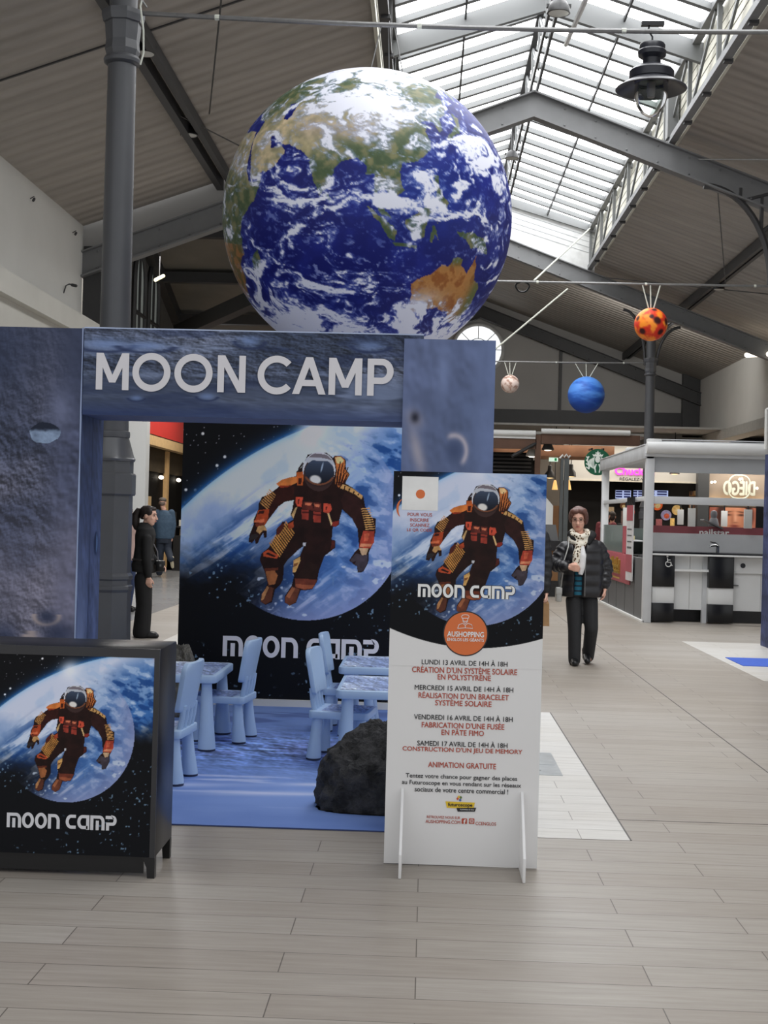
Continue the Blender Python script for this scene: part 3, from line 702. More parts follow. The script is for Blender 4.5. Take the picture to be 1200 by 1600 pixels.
def space_art(x, y):
    """planet limb, haze, clouds, glowing bubble and the drifting astronaut"""
    d = 2.37-np.hypot(x-.8, y-1.9)
    ang = np.arctan2(y-1.9, x-.8)
    black = np.array([9., 10., 14.])
    col = np.tile(black, (len(x), 1))
    # stars
    for sc, th, br in ((60, .95, 150), (20, .965, 255)):
        cx, cy = np.floor(x*sc), np.floor(y*sc)
        hh = _h((cx+500).astype(int), (cy+500).astype(int), np.zeros(len(x), int), int(sc))
        jx = _h((cx+500).astype(int), (cy+500).astype(int), np.ones(len(x), int), int(sc))*.6+.2; jy = _h((cx+500).astype(int), (cy+500).astype(int), np.full(len(x), 2), int(sc))*.6+.2
        r = np.hypot(x*sc-cx-jx, y*sc-cy-jy)
        k = (hh > th)*(1-ss(.1, .28, r))*ss(.0, -.06, d)
        col = mixc(col, (br, br, br+10), np.clip(k, 0, 1))
    glow = np.exp(-np.clip(-d, 0, 9)/.035)*(d < 0)
    col = mixc(col, (46, 120, 200), glow*.8)
    # surface
    st1 = fbm(ang*16, d*7+ang*3, oct=5, seed=21); st2 = fbm(x*9+y*4, y*16-x*6, oct=5, seed=31); st3 = fbm(x*14, y*26-x*8, oct=4, seed=41)
    sea = np.tile(np.array([58., 108., 176.]), (len(x), 1))
    dark = ss(.30, .95, d+.25*(-x)-.05+.3*(st1-.5))*ss(.10, -.55, x)
    sea = mixc(sea, (14, 26, 52), np.clip(dark*1.2, 0, 1))
    east = ss(.15, .55, x)*ss(.45, .05, y)*.0
    haze = np.exp(-((x+.02)/.55)**2)*ss(.55, .0, d)*.95+np.exp(-(d/.09)**2)*.55
    haze = np.clip(haze+np.exp(-(((x+.16)/.36)**2+((y-.14)/.40)**2))*1.0*(.55+.8*st1)+np.exp(-((d-.12)/.14)**2)*ss(.5, -.2, x)*.5*(.4+st1), 0, 1)
    sea = mixc(sea, (206, 214, 236), haze)
    cl = ss(.52, .72, st1)*.6*ss(1.0, .15, d)+ss(.56, .70, st2)*.75*ss(.0, .22, x+.1)+ss(.6, .74, st3)*.5*ss(.2, .5, d)
    sea = mixc(sea, (176, 198, 230), np.clip(cl, 0, 1)*(1-.55*np.clip(dark, 0, 1)))
    st4 = fbm((x*.8-y*.6)*3.5+.6*st1, (x*.6+y*.8)*20, oct=5, seed=91); lm = ss(.18, .38, d)*ss(.30, -.10, x)
    sea = mixc(sea, (22, 62, 128), np.clip(ss(.52, .38, st4), 0, 1)*lm*.75*(1-.6*np.clip(dark, 0, 1))); sea = mixc(sea, (222, 230, 246), np.clip(ss(.55, .70, st4), 0, 1)*lm*.85*(1-.75*np.clip(dark, 0, 1)))
    bl = ss(.50, .36, st2)*ss(.02, .3, x)*ss(.12, .3, d); sea = mixc(sea, (24, 66, 132), np.clip(bl, 0, .85))
    up = ss(.35, .6, x)*ss(.12, .02, d)*ss(.45, .6, st1); sea = mixc(sea, (226, 176, 176), up*.7)
    k = ss(-.004, .012, d)
    col2 = mixc(col, (120, 186, 236), k*ss(.05, 0, d)); col = col2*(1-k[:, None])+(mixc(sea, (110, 180, 236), np.exp(-np.clip(d, 0, 9)/.016)*.8))*k[:, None]
    # below: fades into black outside the bubble
    rb = np.hypot(x+.08, y-.33)
    fade = ss(.42, .75, y+.12*(x-.0)+(-x-.4)*.12*(x < -.4)+.16*(st2-.5))*1.0
    fade = np.maximum(fade, ss(.02, .30, y-.12+.1*(st1-.5))*ss(.38, .52, x))
    out = ss(.640, .652, rb)
    inb = ss(-.25, .15, x)                    # the bubble only shows on the right and below
    inn = ss(-.50, .05, x+.55*(y-.55)); dim = fade*np.where(rb < .646, 1-inn, 1.0)
    col = mixc(col, (11, 13, 18), np.clip(dim, 0, 1))
    rim = np.clip((rb-.20)/.44, 0, 1)**1.5*(rb < .646)*ss(-.10, .34, x*.8+(y-.33)*.6)
    col = mixc(col, (142, 152, 194), np.clip(rim*.85, 0, 1))
    deb = ss(.735, .78, fbm(x*38, y*38, oct=3, seed=77))*ss(.5, .62, fbm(x*5, y*5, oct=2, seed=78))*ss(.62, .9, y+.3*np.abs(x))
    col = mixc(col, (120, 150, 178), np.clip(deb, 0, 1)*.8)
    fl = ss(.70, .75, fbm(x*13, y*17, oct=3, seed=53))*(rb < .63)*ss(.35, .6, y)
    col = mixc(col, (196, 208, 226), fl*.8)
    fle = np.exp(-((x+.06)**2+(y+.27)**2)/.008); col = mixc(col, (236, 240, 250), np.clip(fle, 0, 1)*.9)
    return astronaut(x, y, col)

# retro block letters of the MOON CAMP logo: strokes in a 1-high cell
def logo(parent, m, D, u0, u1, v, h, w=.24, name='logo_lettering', off=.002, edge=None):
    A = lambda cx, cy, r, a0, a1, n=9: [(cx+r*math.cos(math.radians(a0+(a1-a0)*k/n)), cy+r*math.sin(math.radians(a0+(a1-a0)*k/n))) for k in range(n+1)]
    t = w/2; T = 1-t
    G = {'m': (1.32, [[(t, 0), (t, T-.0), (.86, T)]+A(.86, T-.34, .34, 90, 0)+[(1.2, 0)], [(.66, .0), (.66, .62)]]),
         'o': (1.12, [A(.56, .5, .5-t+.06, 90, 450, 28)]),
         'n': (1.1, [[(t, 0), (t, T), (.6, T)]+A(.6, T-.36, .36, 90, 0)+[(.96, 0)]]),
         'c': (.98, [[(.95, T-.0), (.5, T)]+A(.5, .5, .5-t, 90, 270, 14)+[(.95, t)]]),
         'a': (1.12, [[(.98, 0), (.98, T), (.5, T)]+A(.5, .5, .5-t, 90, 270, 14)+[(.98, t)]]),
         'p': (1.12, [[(0, T), (.66, T)]+A(.66, .65, .23, 90, -90, 10)+[(.2, .42), (.2, 0)]]), ' ': (.36, [])}
    x = 0; polys = []
    for ch in 'moon camp':
        wd, st = G[ch]
        for s in st: polys.append([(px+x, py) for px, py in s])
        x += wd+.1
    tot = x-.1
    a, b = at(u0, v, D), at(u1, v, D); sx = (b.x-a.x)/tot; sz = h*D/FPX; zc_ = (a.z+b.z)/2-sz/2
    def build(width, o, nm, mm):
        mb = MB()
        for s in polys:
            P = [Vector((p[0]*sx, p[1]*sz)) for p in s]; P = [P[0]]+[P[i] for i in range(1, len(P)) if (P[i]-P[i-1]).length > 1e-5]; closed = (P[0]-P[-1]).length < 1e-6
            if closed: P = P[:-1]
            n = len(P); hw = width*min(sx, sz)/2; Lp, Rp = [], []
            for i in range(n):
                d0 = (P[i]-P[i-1]).normalized() if (i > 0 or closed) else None
                d1 = (P[(i+1) % n]-P[i]).normalized() if (i < n-1 or closed) else None
                d0 = d0 or d1; d1 = d1 or d0
                n0, n1 = Vector((-d0.y, d0.x)), Vector((-d1.y, d1.x)); mm_ = (n0+n1); mm_ = mm_/max(mm_.length, .3); k = hw/max(mm_.dot(n0), .5)
                Lp.append(P[i]+mm_*k); Rp.append(P[i]-mm_*k)
            rng = range(n) if closed else range(n-1)
            for i in rng:
                j = (i+1) % n
                mb.poly([(a.x+q.x, D-o, zc_+q.y) for q in (Lp[i], Lp[j], Rp[j], Rp[i])][::-1])
        return obj(nm, mb, mm, parent, smooth=0)
    if edge: build(w+.12, off*.6, name+'_edge', edge)
    return build(w, off, name, m)

# ================================================================== MOON CAMP BOOTH
M_logo = mat('lilac_white_vinyl', (214, 216, 232), .5, 0, .02, 4)
M_edge = mat('panel_edge_blue', (70, 84, 120), .5, 0, .1, 6)
YG = 6.42
def lunar(x, y, seed, top=(52, 60, 82), mid=(88, 91, 112), hgt=2.4, rough=1.0, oct_=5):
    """printed moon ground; x, y in metres, y up"""
    n = fbm(x*2.2, y*2.2, oct=4, seed=seed)
    e = .012
    h0 = fbm(x*15, y*15, oct=oct_, seed=seed+3, gain=.6); h1 = fbm((x+e*.5)*15, (y+e*.7)*15, oct=oct_, seed=seed+3, gain=.6)
    rl = np.clip((h0-h1)*9*rough, -1, 1)
    k = ss(.25, .8, n)
    c = np.array(top)[None]*(1-k[:, None])+np.array(mid)[None]*k[:, None]
    return c*(1+.42*rl[:, None])
def left_panel_art(s, t):
    x, y = -2.115+s*.435, t*2.372
    g = 1-ss(.55, .95, s+.25*(fbm(x*3, y*3, seed=8)-.5))
    c = lunar(x, y, 11, (48, 54, 72), (98, 97, 110))
    sm = lunar(x*.6, y*.6, 12, (56, 63, 86), (100, 100, 120), rough=.4, oct_=4)
    c = c*g[:, None]+sm*(1-g)[:, None]
    k = ss(1.55, 2.3, y); c = mixc(c, (46, 53, 74), k*.75)
    c = mixc(c, (112, 110, 128), np.exp(-((y-1.15)/.35)**2)*.45)
    k = np.exp(-(((x+1.78)/.06)**2+((y-1.98)/.1)**2)); c = mixc(c, (108, 114, 142), k*.6)
    # the sharp crater
    cx, cz = -1.853, 1.865
    ex = np.hypot((x-cx)/.075, (y-cz)/.052); nz = fbm(x*40, y*40, oct=3, seed=3)
    inn = ex+.25*(nz-.5) < 1
    lit = ss(cz+.026, cz+.004, y+.03*(nz-.5)+.06*np.abs(x-cx))
    c = np.where(inn[:, None], mixc(np.tile(np.array([26., 32., 46.]), (len(x), 1)), (126, 144, 170), lit*(.55+.6*nz)), c)
    # soft dunes low down
    for (dx, dz, rx, rz) in ((-1.82, .98, .06, .04), (-1.76, .90, .13, .08), (-2.02, .88, .1, .09)):
        e = np.hypot((x-dx)/rx, (y-dz)/rz)
        c = mixc(c, (166, 152, 148), np.exp(-((e-1)/.22)**2)*(y < dz+.01)*.95); c = mixc(c, (36, 44, 68), np.exp(-(e/.75)**2)*.75)
    return c
def side_panel_art(s, t):
    x, y = s*.45, t*2.372
    c = lunar(x, y*.5, 23, (62, 76, 112), (92, 106, 146), rough=.3, oct_=3)
    b = (1-ss(.05, .45, np.abs(s-.18))); c = mixc(c, (150, 168, 214), b*ss(1.6, .5, y)*(.4+.6*fbm(x*6, y*2, seed=4)))
    c = mixc(c, (40, 52, 84), (1-ss(.0, .05, np.abs(s-.52)))*.6)
    e = np.hypot((s-.8)/.12, (y-1.33)/.07); c = mixc(c, (30, 46, 80), (1-ss(.7, 1, e))); c = mixc(c, (100, 130, 176), (1-ss(.5, .9, e))*(s > .8)*.8)
    return c
def banner_art(s, t):
    x, y = s*1.54, t*.415
    c = lunar(x*.8, y*2.2, 37, (50, 58, 76), (94, 101, 120), rough=.9)
    low = ss(.55, .3, t); sm = lunar(x*.5, y*2.4, 39, (56, 65, 86), (86, 95, 116), rough=.2, oct_=3)
    c = c*(1-low[:, None])+sm*low[:, None]
    st = fbm(x*2.2, y*15, oct=4, seed=42); c = mixc(c, (128, 142, 172), ss(.58, .72, st)*.55)
    c = mixc(c, (34, 44, 74), ss(.42, .3, st)*.5)
    c = mixc(c, (40, 54, 96), ss(.22, .0, t)*.55)
    for (cx, cz, rx, rz) in ((.10, .34, .14, .035), (.30, .335, .13, .03), (.80, .37, .07, .035), (1.38, .36, .09, .03), (.60, .1, .05, .02), (.26, .085, .04, .016)):
        e = np.hypot((x-cx)/rx, (y-cz)/rz); c = mixc(c, (104, 126, 170), np.exp(-(e/.8)**2)*.7); c = mixc(c, (36, 46, 76), np.exp(-((e-1.05)/.2)**2)*(y < cz)*.8)
    return c
def right_panel_art(s, t):
    x, y = s*.435, t*2.36
    c = lunar(x*.7, y*.5, 51, (72, 84, 112), (94, 106, 140), rough=.15, oct_=3)
    k = ss(.5, 1, s)*fbm(x*8, y*5, seed=6); c = mixc(c, (112, 128, 168), k)
    k = np.exp(-(((x-.19)/.03)**2+((y-2.2)/.13)**2)); c = mixc(c, (122, 138, 178), k*.6)
    for (cx, cz, rx, rz, br) in ((.06, 1.98, .035, .04, .8), (.075, 1.82, .03, .12, .9)):
        c = mixc(c, (156, 152, 164), np.exp(-(((x-cx-(cz-y)*.25)/rx)**2+((y-cz)/rz)**2))*br)
    e = np.hypot((x-.25)/.055, (y-1.83)/.07); c = mixc(c, (66, 78, 110), np.exp(-(e/.7)**2)); c = mixc(c, (170, 164, 176), np.exp(-((e-1.05)/.22)**2)*ss(-.3, .5, (x-.25)/.055+(y-1.83)/.1)*.95)
    k = np.exp(-(((x-.06)/.022)**2+((y-1.985)/.028)**2)); c = mixc(c, (36, 38, 52), k*.95)
    return c
gate = thing('moon_gate', (-.9, YG, 0), 'blue moon-print entrance gate of the children\'s booth with MOON CAMP banner', 'booth gate')
ZT = 2.372
col_l = obj('pillar_panel', MB().box((-2.115, YG+.002, 0), (-1.682, YG+.45, ZT)), M_edge, gate)
print_sheet('front_print', col_l, (-2.115, YG, 0), (.433, 0, 0), (0, 0, ZT), 200, 900, left_panel_art, P_print, 1.4)
print_sheet('side_print', col_l, (-1.680, YG+.001, 0), (0, .449, 0), (0, 0, ZT), 60, 420, side_panel_art, P_print)
ed = MB().tube([(-1.681, YG, .02+k*.118+.01*math.sin(k*5)) for k in range(21)], [.003+.002*math.sin(k*2.3)**2 for k in range(21)], 6)
obj('scuffed_edge', ed, mat('scuffed_blue_edge', (150, 166, 200), .6), col_l)
col_r = obj('pillar_panel', MB().box((-.132, YG-.03, 0), (.303, YG+.42, 2.352)), M_edge, gate)
print_sheet('front_print', col_r, (-.132, YG-.032, 0), (.435, 0, 0), (0, 0, 2.352), 170, 800, right_panel_art, P_print, 1.1)
bn = obj('banner', MB().box((-1.672, YG-.008, 1.957), (-.04, YG+.40, ZT)), mat('banner_underside', (96, 110, 150), .6), gate)
print_sheet('banner_print', bn, (-1.672, YG-.010, 1.957), (1.632, 0, 0), (0, 0, ZT-1.957), 640, 190, lambda s, t: banner_art(s*1.06, t), P_print, 1.3)
obj('top_edge', MB().box((-1.672, YG-.009, ZT-.001), (-.04, YG+.40, ZT+.006)), mat('pale_top_edge', (170, 184, 212), .6), bn)
def banner_letters():
    """geometric capitals, built outline by outline: 1 high"""
    w = .185; O = lambda cx, rx, ry, a0, a1, n: [((cx+rx*math.cos(math.radians(a0+(a1-a0)*k/n)), .5+ry*math.sin(math.radians(a0+(a1-a0)*k/n))), (cx+(rx-w)*math.cos(math.radians(a0+(a1-a0)*k/n)), .5+(ry-w)*math.sin(math.radians(a0+(a1-a0)*k/n)))) for k in range(n+1)]
    def ring(q): return [[q[i][0], q[i+1][0], q[i+1][1], q[i][1]] for i in range(len(q)-1)]
    Mg = [[(0, 0), (w, 0), (w, 1), (0, 1)], [(.93-w, 0), (.93, 0), (.93, 1), (.93-w, 1)], [(0, 1), (w*1.1, 1), (.465+.09, .2), (.465-.09, .2)], [(.93, 1), (.93-w*1.1, 1), (.465-.09, .2), (.465+.09, .2)]]
    Og = ring(O(.54, .54, .525, 0, 360, 48))
    Ng = [[(0, 0), (w, 0), (w, 1), (0, 1)], [(.79-w, 0), (.79, 0), (.79, 1), (.79-w, 1)], [(0, 1), (w*1.12, 1), (.79, 0), (.79-w*1.12, 0)]]
    Cg = ring(O(.54, .54, .525, 42, 318, 36))
    Ag = [[(0, 0), (w*1.08, 0), (.47+.10, 1), (.47-.10, 1)], [(.94, 0), (.94-w*1.08, 0), (.47-.10, 1), (.47+.10, 1)], [(.2, .22), (.74, .22), (.68, .385), (.26, .385)]]
    bow = [((.40+.33*math.cos(math.radians(a)), .66+.34*math.sin(math.radians(a))), (.40+(.33-w)*math.cos(math.radians(a)), .66+(.34-w*.93)*math.sin(math.radians(a)))) for a in np.linspace(90, -90, 22)]
    Pg = [[(0, 0), (w, 0), (w, 1), (0, 1)], [(.1, 1), (.40, 1), (.40, 1-w*.93), (.1, 1-w*.93)], [(.1, .32), (.40, .32), (.40, .32+w*.93), (.1, .32+w*.93)]]+ring(bow)
    seq = [(Mg, .93), (Og, 1.08), (Og, 1.08), (Ng, .79), (None, .34), (Cg, .96), (Ag, .94), (Mg, .93), (Pg, .73)]; gap = [.10, .11, .14, .0, .0, .02, .08, .15]
    x = 0; out = []
    for i, (g_, wd) in enumerate(seq):
        if g_: out.append([[(p[0]+x, p[1]) for p in poly] for poly in g_])
        x += wd+(gap[i] if i < len(gap) else 0)
    return out, x
GL, GW = banner_letters(); yb = YG-.0125
la_, lb_ = at(150, 585, yb), at(615, 585, yb); bs = (lb_.x-la_.x)/GW; bh = 58*yb/FPX; bz = (la_.z+lb_.z)/2-bh/2
bl = MB()
for g_ in GL:
    for poly in g_:
        ar = sum(poly[i][0]*poly[(i+1) % len(poly)][1]-poly[(i+1) % len(poly)][0]*poly[i][1] for i in range(len(poly)))
        q_ = poly if ar > 0 else poly[::-1]
        bl.poly([(la_.x+p[0]*bs, yb-len(bl.f)*.00004, bz+p[1]*bh) for p in q_])
obj('banner_lettering', bl, mat('white_vinyl_letters', (214, 212, 216), .6, 0, .01), bn, smooth=0)

# backboard with the space poster
YBK = 10.45
bk = thing('backboard', (-1.0, YBK, 0), 'tall black space poster board with astronaut behind the play tables', 'backboard')
ax0, az1 = -1.925, 2.222
obj('board', MB().box((ax0, YBK, .06), (-.05, YBK+.06, az1)), M_blackp, bk)
obj('plinth', MB().box((ax0, YBK-.03, 0), (-.05, YBK+.09, .06)), M_white, bk)
pa, pu, pv = at(500, 740, YBK), at(600, 740, YBK), at(500, 840, YBK)
kx = 100/(pu.x-pa.x)/238.0
def art_at(u, v, D, px_per_unit):      # the artwork placed so that its visor sits at photo point (u, v)
    c = at(u, v, D); k = FPX/D/px_per_unit
    return lambda X, Z: space_art((X-c.x)*k, -(Z-c.z)*k)
fa = art_at(500, 738, YBK, 238)
W_, H_ = (-.05-ax0), (az1-.065)
print_sheet('space_print', bk, (ax0, YBK-.001, .065), (W_, 0, 0), (0, 0, H_), 430, 500, lambda s, t: fa(ax0+s*W_, .065+t*H_), P_print, 1.45)
logo(bk, mat('white_lilac_vinyl', (238, 238, 246), .5, 0, .02, 4), YBK, 348, 594, 1012, 33, w=.29, off=.003)

# carpet printed like moon ground
def carpet_art(s, t):
    x, y = s*2.6, t*4.1
    c = np.tile(np.array([118., 146., 206.]), (len(x), 1))
    n = fbm(x*1.2, y*2.2, oct=4, seed=61); c = mixc(c, (96, 126, 192), ss(.35, .65, n)*.6)
    c = mixc(c, (100, 126, 188), ss(.9, .0, y)*.35)
    st = fbm(x*1.6, y*9, oct=4, seed=63); c = mixc(c, (168, 182, 222), ss(.60, .74, st)*np.exp(-((y-1.05)/.45)**2)*.9)
    e = .02; g0 = fbm(x*7, y*9, oct=5, seed=67, gain=.6); g1 = fbm(x*7+.1, (y+e)*9, oct=5, seed=67, gain=.6)
    r = np.clip((g0-g1)*6, -1, 1)*np.exp(-((y-2.15)/.6)**2)
    c = mixc(c, (88, 98, 146), np.exp(-((y-2.2)/.5)**2)*.55*ss(.4, .6, fbm(x*3, y*4, seed=68))); c = c*(1+.5*r[:, None])
    c = mixc(c, (78, 96, 152), ss(.55, .7, fbm(x*2, y*7, oct=4, seed=71))*ss(2.2, 3.2, y)*.7)
    for (cx, cy, rx, ry) in ((1.72, 1.06, .22, .05), (.85, .92, .42, .06), (1.5, .78, .35, .06)):
        c = mixc(c, (188, 196, 226), np.exp(-(((x-cx)/rx)**2+((y-cy-.12*(x-cx))/ry)**2))*.75)
    return c
cp = print_sheet('booth_carpet', None, (-2.3, 6.40, .008), (2.6, 0, 0), (0, 4.05, 0), 330, 480, carpet_art, printed('printed_carpet', .8, .2))
cp.name = 'booth_carpet'; tag(cp, 'blue moon-print carpet on the booth floor under the play tables', 'carpet')
obj('carpet_backing', MB().box((-2.3, 6.40, .0016), (.3, 10.45, .0075)), mat('dark_blue_backing', (50, 64, 110), .8), cp)

# children's chairs and tables
M_toy = mat('pale_blue_plastic', (172, 199, 232), .38, 0, .02, 3)
M_foot = mat('dark_blue_foot', (40, 46, 74), .6)
def moon_top(s, t):
    c = lunar(s*.9, t*.7, 83, (130, 148, 190), (206, 216, 238), rough=.8)
    st = fbm(s*3, t*10, oct=4, seed=85); c = mixc(c, (80, 100, 150), ss(.62, .72, st)*.7); return c
def rrect(x0, x1, y0, y1, r, n=5):
    pts = []
    for cx, cy, a0 in ((x1-r, y1-r, 0), (x0+r, y1-r, 90), (x0+r, y0+r, 180), (x1-r, y0+r, 270)):
        for k in range(n+1): a = math.radians(a0+90*k/n); pts.append((cx+r*math.cos(a), cy+r*math.sin(a)))
    return pts
def toy_leg(x, y, h, dx, dy, r0, r1):
    m = MB(); n = 20; R = []
    for z, r in ((.012, r1), (.03, r1), (h*.5, (r0+r1)/2-.002), (h, r0)):
        k = 1-z/h; R.append([(x+dx*k+r*math.cos(2*PI*i/n), y+dy*k+r*math.sin(2*PI*i/n), z) for i in range(n)])
    m.ring_loft(R); return m
def make_chair(label):
    """faces local -x: the backrest stands at +x"""
    t = thing('toy_chair', (0, 0, 0), label, 'chair', 'pale blue toy chairs')
    obj('seat', MB().prism(rrect(-.185, .185, -.18, .18, .03), (0, 0, .255), (1, 0, 0), (0, 1, 0), (0, 0, .045)), M_toy, t, local=True, bevel=.006)
    print_sheet('seat_print', t, (-.16, -.155, .3015), (.27, 0, 0), (0, .31, 0), 40, 40, moon_top, P_print)
    # backrest: bowed slab with a rounded crown
    rows = []
    zs = [.395, .41, .46, .52, .58, .625, .65, .662, .668]
    for z in zs:
        k = (z-.395)/.275; w = .165+.022*k; w *= (1 if z < .625 else math.sqrt(max(0, 1-((z-.625)/.05)**2))*.55+.45)
        w = w if z > .40 else w*.9
        xb = .150+.048*k; a = []
        for i in range(9): y = -w+2*w*i/8; a.append((xb-.012+.022*(y/w)**2*-1+.022, y, z))
        b_ = [(p[0]+.030, p[1], p[2]) for p in reversed(a)]
        rows.append(a+b_)
    obj('backrest', MB().ring_loft(rows), M_toy, t, local=True, bevel=.007)
    for y in (-.11, -.037, .037, .11):
        obj('spindle', MB().tube([(.158, y, .29), (.172, y, .36), (.180, y, .43)], .017, 10), M_toy, t, local=True)
    for sx in (-1, 1):
        for sy in (-1, 1):
            lg = obj('leg', toy_leg(.135*sx, .130*sy, .258, .018*sx, .012*sy, .030, .046), M_toy, t, local=True)
            f = MB().lathe([(.040, 0), (.045, .002), (.045, .013), (.03, .014)], (.135*sx+.018*sx, .130*sy+.012*sy, 0), 20)
            obj('foot', f, M_foot, lg, local=True)
    return t
def make_table(label):
    """origin at the centre; 0.55 along x, 0.77 along y"""
    t = thing('toy_table', (0, 0, 0), label, 'table', 'pale blue toy tables')
    obj('tabletop', MB().prism(rrect(-.275, .275, -.385, .385, .045), (0, 0, .425), (1, 0, 0), (0, 1, 0), (0, 0, .05)), M_toy, t, local=True, bevel=.008)
    print_sheet('top_print', t, (-.25, -.355, .4765), (.5, 0, 0), (0, .71, 0), 70, 90, moon_top, P_print)
    for sx in (-1, 1):
        for sy in (-1, 1):
            lg = obj('leg', toy_leg(.205*sx, .315*sy, .43, .012*sx, .012*sy, .032, .056), M_toy, t, local=True)
            obj('foot', MB().lathe([(.05, 0), (.055, .002), (.055, .013), (.03, .014)], (.217*sx, .327*sy, 0), 20), M_foot, lg, local=True)
    return t
zc0 = .0085
ch = make_chair('pale blue toy chair right of the left table, its back to the open middle'); ch.location = (-1.32, 8.86, zc0); ch.rotation_euler = (0, 0, -.13)
dup(ch, (-1.475, 7.46, zc0), -.10, 'pale blue toy chair nearest the black cabinet, partly hidden by it')
dup(ch, (-.49, 8.33, zc0), PI-.13, 'pale blue toy chair tucked under the front right table')
dup(ch, (-.505, 9.42, zc0), PI-.05, 'pale blue toy chair at the far right table, against the poster board')
tb = make_table('pale blue toy table on the left, beside the black cabinet'); tb.location = (-1.565, 8.73, zc0)
dup(tb, (-.235, 8.22, zc0), 0, 'pale blue toy table at front right, behind the dark boulder')
dup(tb, (-.30, 9.44, zc0), 0, 'pale blue toy table at the back right, against the poster board')

# boulders
def boulder(name, c, r, seed, m, label, right=1.0):
    """craggy dome: r = half sizes, right = how steep its right flank is"""
    mb = MB().ell((0, 0, 0), 1.0, 96, 64)
    P = np.array(mb.v); n = fbm(P[:, 0]*1.6+seed, P[:, 1]*1.6, P[:, 2]*1.6, oct=3, seed=seed)
    rd = np.abs(fbm(P[:, 0]*4, P[:, 1]*4, P[:, 2]*4, oct=5, seed=seed+2)-.5)
    k = .86+.30*n-.22*rd; P = P*k[:, None]; r2 = np.abs(fbm(P[:, 0]*9, P[:, 1]*9, P[:, 2]*9, oct=4, seed=seed+6)-.5)
    rs = np.random.RandomState(seed)
    for _ in range(14):
        d = rs.normal(size=3); d[2] = abs(d[2])*.7+.1; d /= np.linalg.norm(d); s = P@d; ov = np.maximum(0, s-(.72+.10*rs.rand())); P -= ov[:, None]*d[None]*.85
    P = P*(1-.28*r2)[:, None]
    P[:, 0] = np.where(P[:, 0] > 0, P[:, 0]*right, P[:, 0])
    P = P*np.array(r)[None]
    P[:, 2] = np.maximum(P[:, 2], 0); P += np.array(c)[None]; mb.v = [tuple(p) for p in P]
    return tag(obj(name, mb, m, None, smooth=32), label, 'boulder')
M_rock = mat('dark_rock', (52, 52, 54), .6, 0, .8, 9, bump=1.0, detail=10)
boulder('boulder', (-.150, 6.93, .009), (.42, .27, .47), 5, M_rock, 'dark grey boulder on the carpet beside the event board', .03)
M_rock2 = mat('grey_brown_rock', (112, 110, 104), .75, 0, .6, 5, bump=.9, detail=10)
boulder('boulder', (-1.81, 9.95, .009), (.36, .26, .60), 9, M_rock2, 'grey boulder behind the left toy table, at the poster board', .55)

# ================================================================== GLOBE, PLANETS, LANTERN
LAND = {
 'asia': [(-9,37),(-9,43),(-1,44),(-4,48),(2,51),(8,54),(10,58),(5,60),(12,66),(25,71),(40,67),(60,69),(70,73),(90,75),(105,77),(115,73),(140,73),(170,70),(180,67),(178,62),(163,60),(162,56),(156,52),(156,58),(163,62),(150,59),(138,54),(141,52),(135,44),(130,42),(129,36),(126,35),(125,39),(121,40),(118,39),(122,37),(119,35),(122,31),(120,26),(114,22),(110,21),(108,21),(106,18),(109,13),(107,10),(105,9),(103,11),(101,13),(99,11),(100,8),(103,4),(104,1.5),(101,3),(98,8),(98,14),(97,17),(94,16),(94,19),(91,22),(88,21.5),(85,20),(80,15),(80,11),(77.5,8),(74,14),(72.5,19),(72,21),(69,22),(67,24.5),(62,25),(57,26),(55,27),(50,30),(48,30),(48,29),(51,25),(56,26),(59,22.5),(55,17),(45,13),(43,14),(39,21),(35,28),(36,36),(28,37),(26,40),(23,40),(20,40),(14,45),(12,44),(18,40),(16,38),(10,44),(3,42),(0,39),(-2,37)],
 'africa': [(-6,35),(10,37),(11,33),(20,31),(25,32),(33,31),(35,27.5),(37,21),(39,15),(43,12),(51,12),(48,5),(41,-2),(39,-7),(40,-15),(35,-20),(35,-24),(32,-28),(27,-34),(19,-35),(14,-22),(13,-8),(9,2),(5,5),(-8,5),(-17,15),(-16,22)],
 'i1': [(49,-12),(50,-16),(47,-25),(44,-24),(44,-17)], 'i2': [(80,9.5),(82,7),(80.5,6)], 'i3': [(95,5.5),(98,4),(103,0),(106,-3),(105.5,-6),(102,-4),(98,1)],
 'i4': [(105,-6.3),(108,-6.3),(114,-7.2),(114,-8.6),(106,-7.5)], 'i5': [(109,1.5),(112,3),(117,7),(119,5),(117,1),(116,-4),(112,-3.3),(110,-1.5)],
 'i6': [(119,-5),(120,0),(125,1.5),(121,.5),(123,-4.5),(121,-2.5),(120.5,-5.5)], 'i7': [(131,-1),(135,-2),(138,-1.7),(145,-4.5),(147,-6),(150,-10.5),(144,-8),(138,-8),(135,-4),(132,-3)],
 'i8': [(120,18),(122,18),(122,14),(126,8),(125,6),(122,8),(121,13)], 'i9': [(130,32),(132,34),(136,35.5),(140,40),(141,45),(145,43.5),(141,38),(140,35),(135,33.5),(131,31)],
 'aus': [(114,-22),(117,-20.5),(122,-18),(125,-14.5),(129,-15),(131,-12),(136,-12),(135.5,-15),(140,-17.5),(142,-11),(145,-15),(147,-19.5),(152,-24),(153,-30),(150,-37),(146,-39),(140,-37.5),(138,-34),(135,-34.5),(131,-31.5),(125,-32.5),(120,-34),(115,-34.5),(115.5,-31)],
 'i10': [(173,-35),(178,-38),(175,-41),(171,-44),(167,-46),(171,-42)], 'i11': [(145,-41),(148,-41),(147,-43.5)],
 'na': [(-168,66),(-140,70),(-95,72),(-80,63),(-60,52),(-75,38),(-81,26),(-97,26),(-97,17),(-83,9),(-105,20),(-117,32),(-125,45),(-150,60)], 'sa': [(-78,9),(-60,9),(-35,-6),(-40,-22),(-58,-38),(-70,-54),(-72,-30),(-81,-5)]}
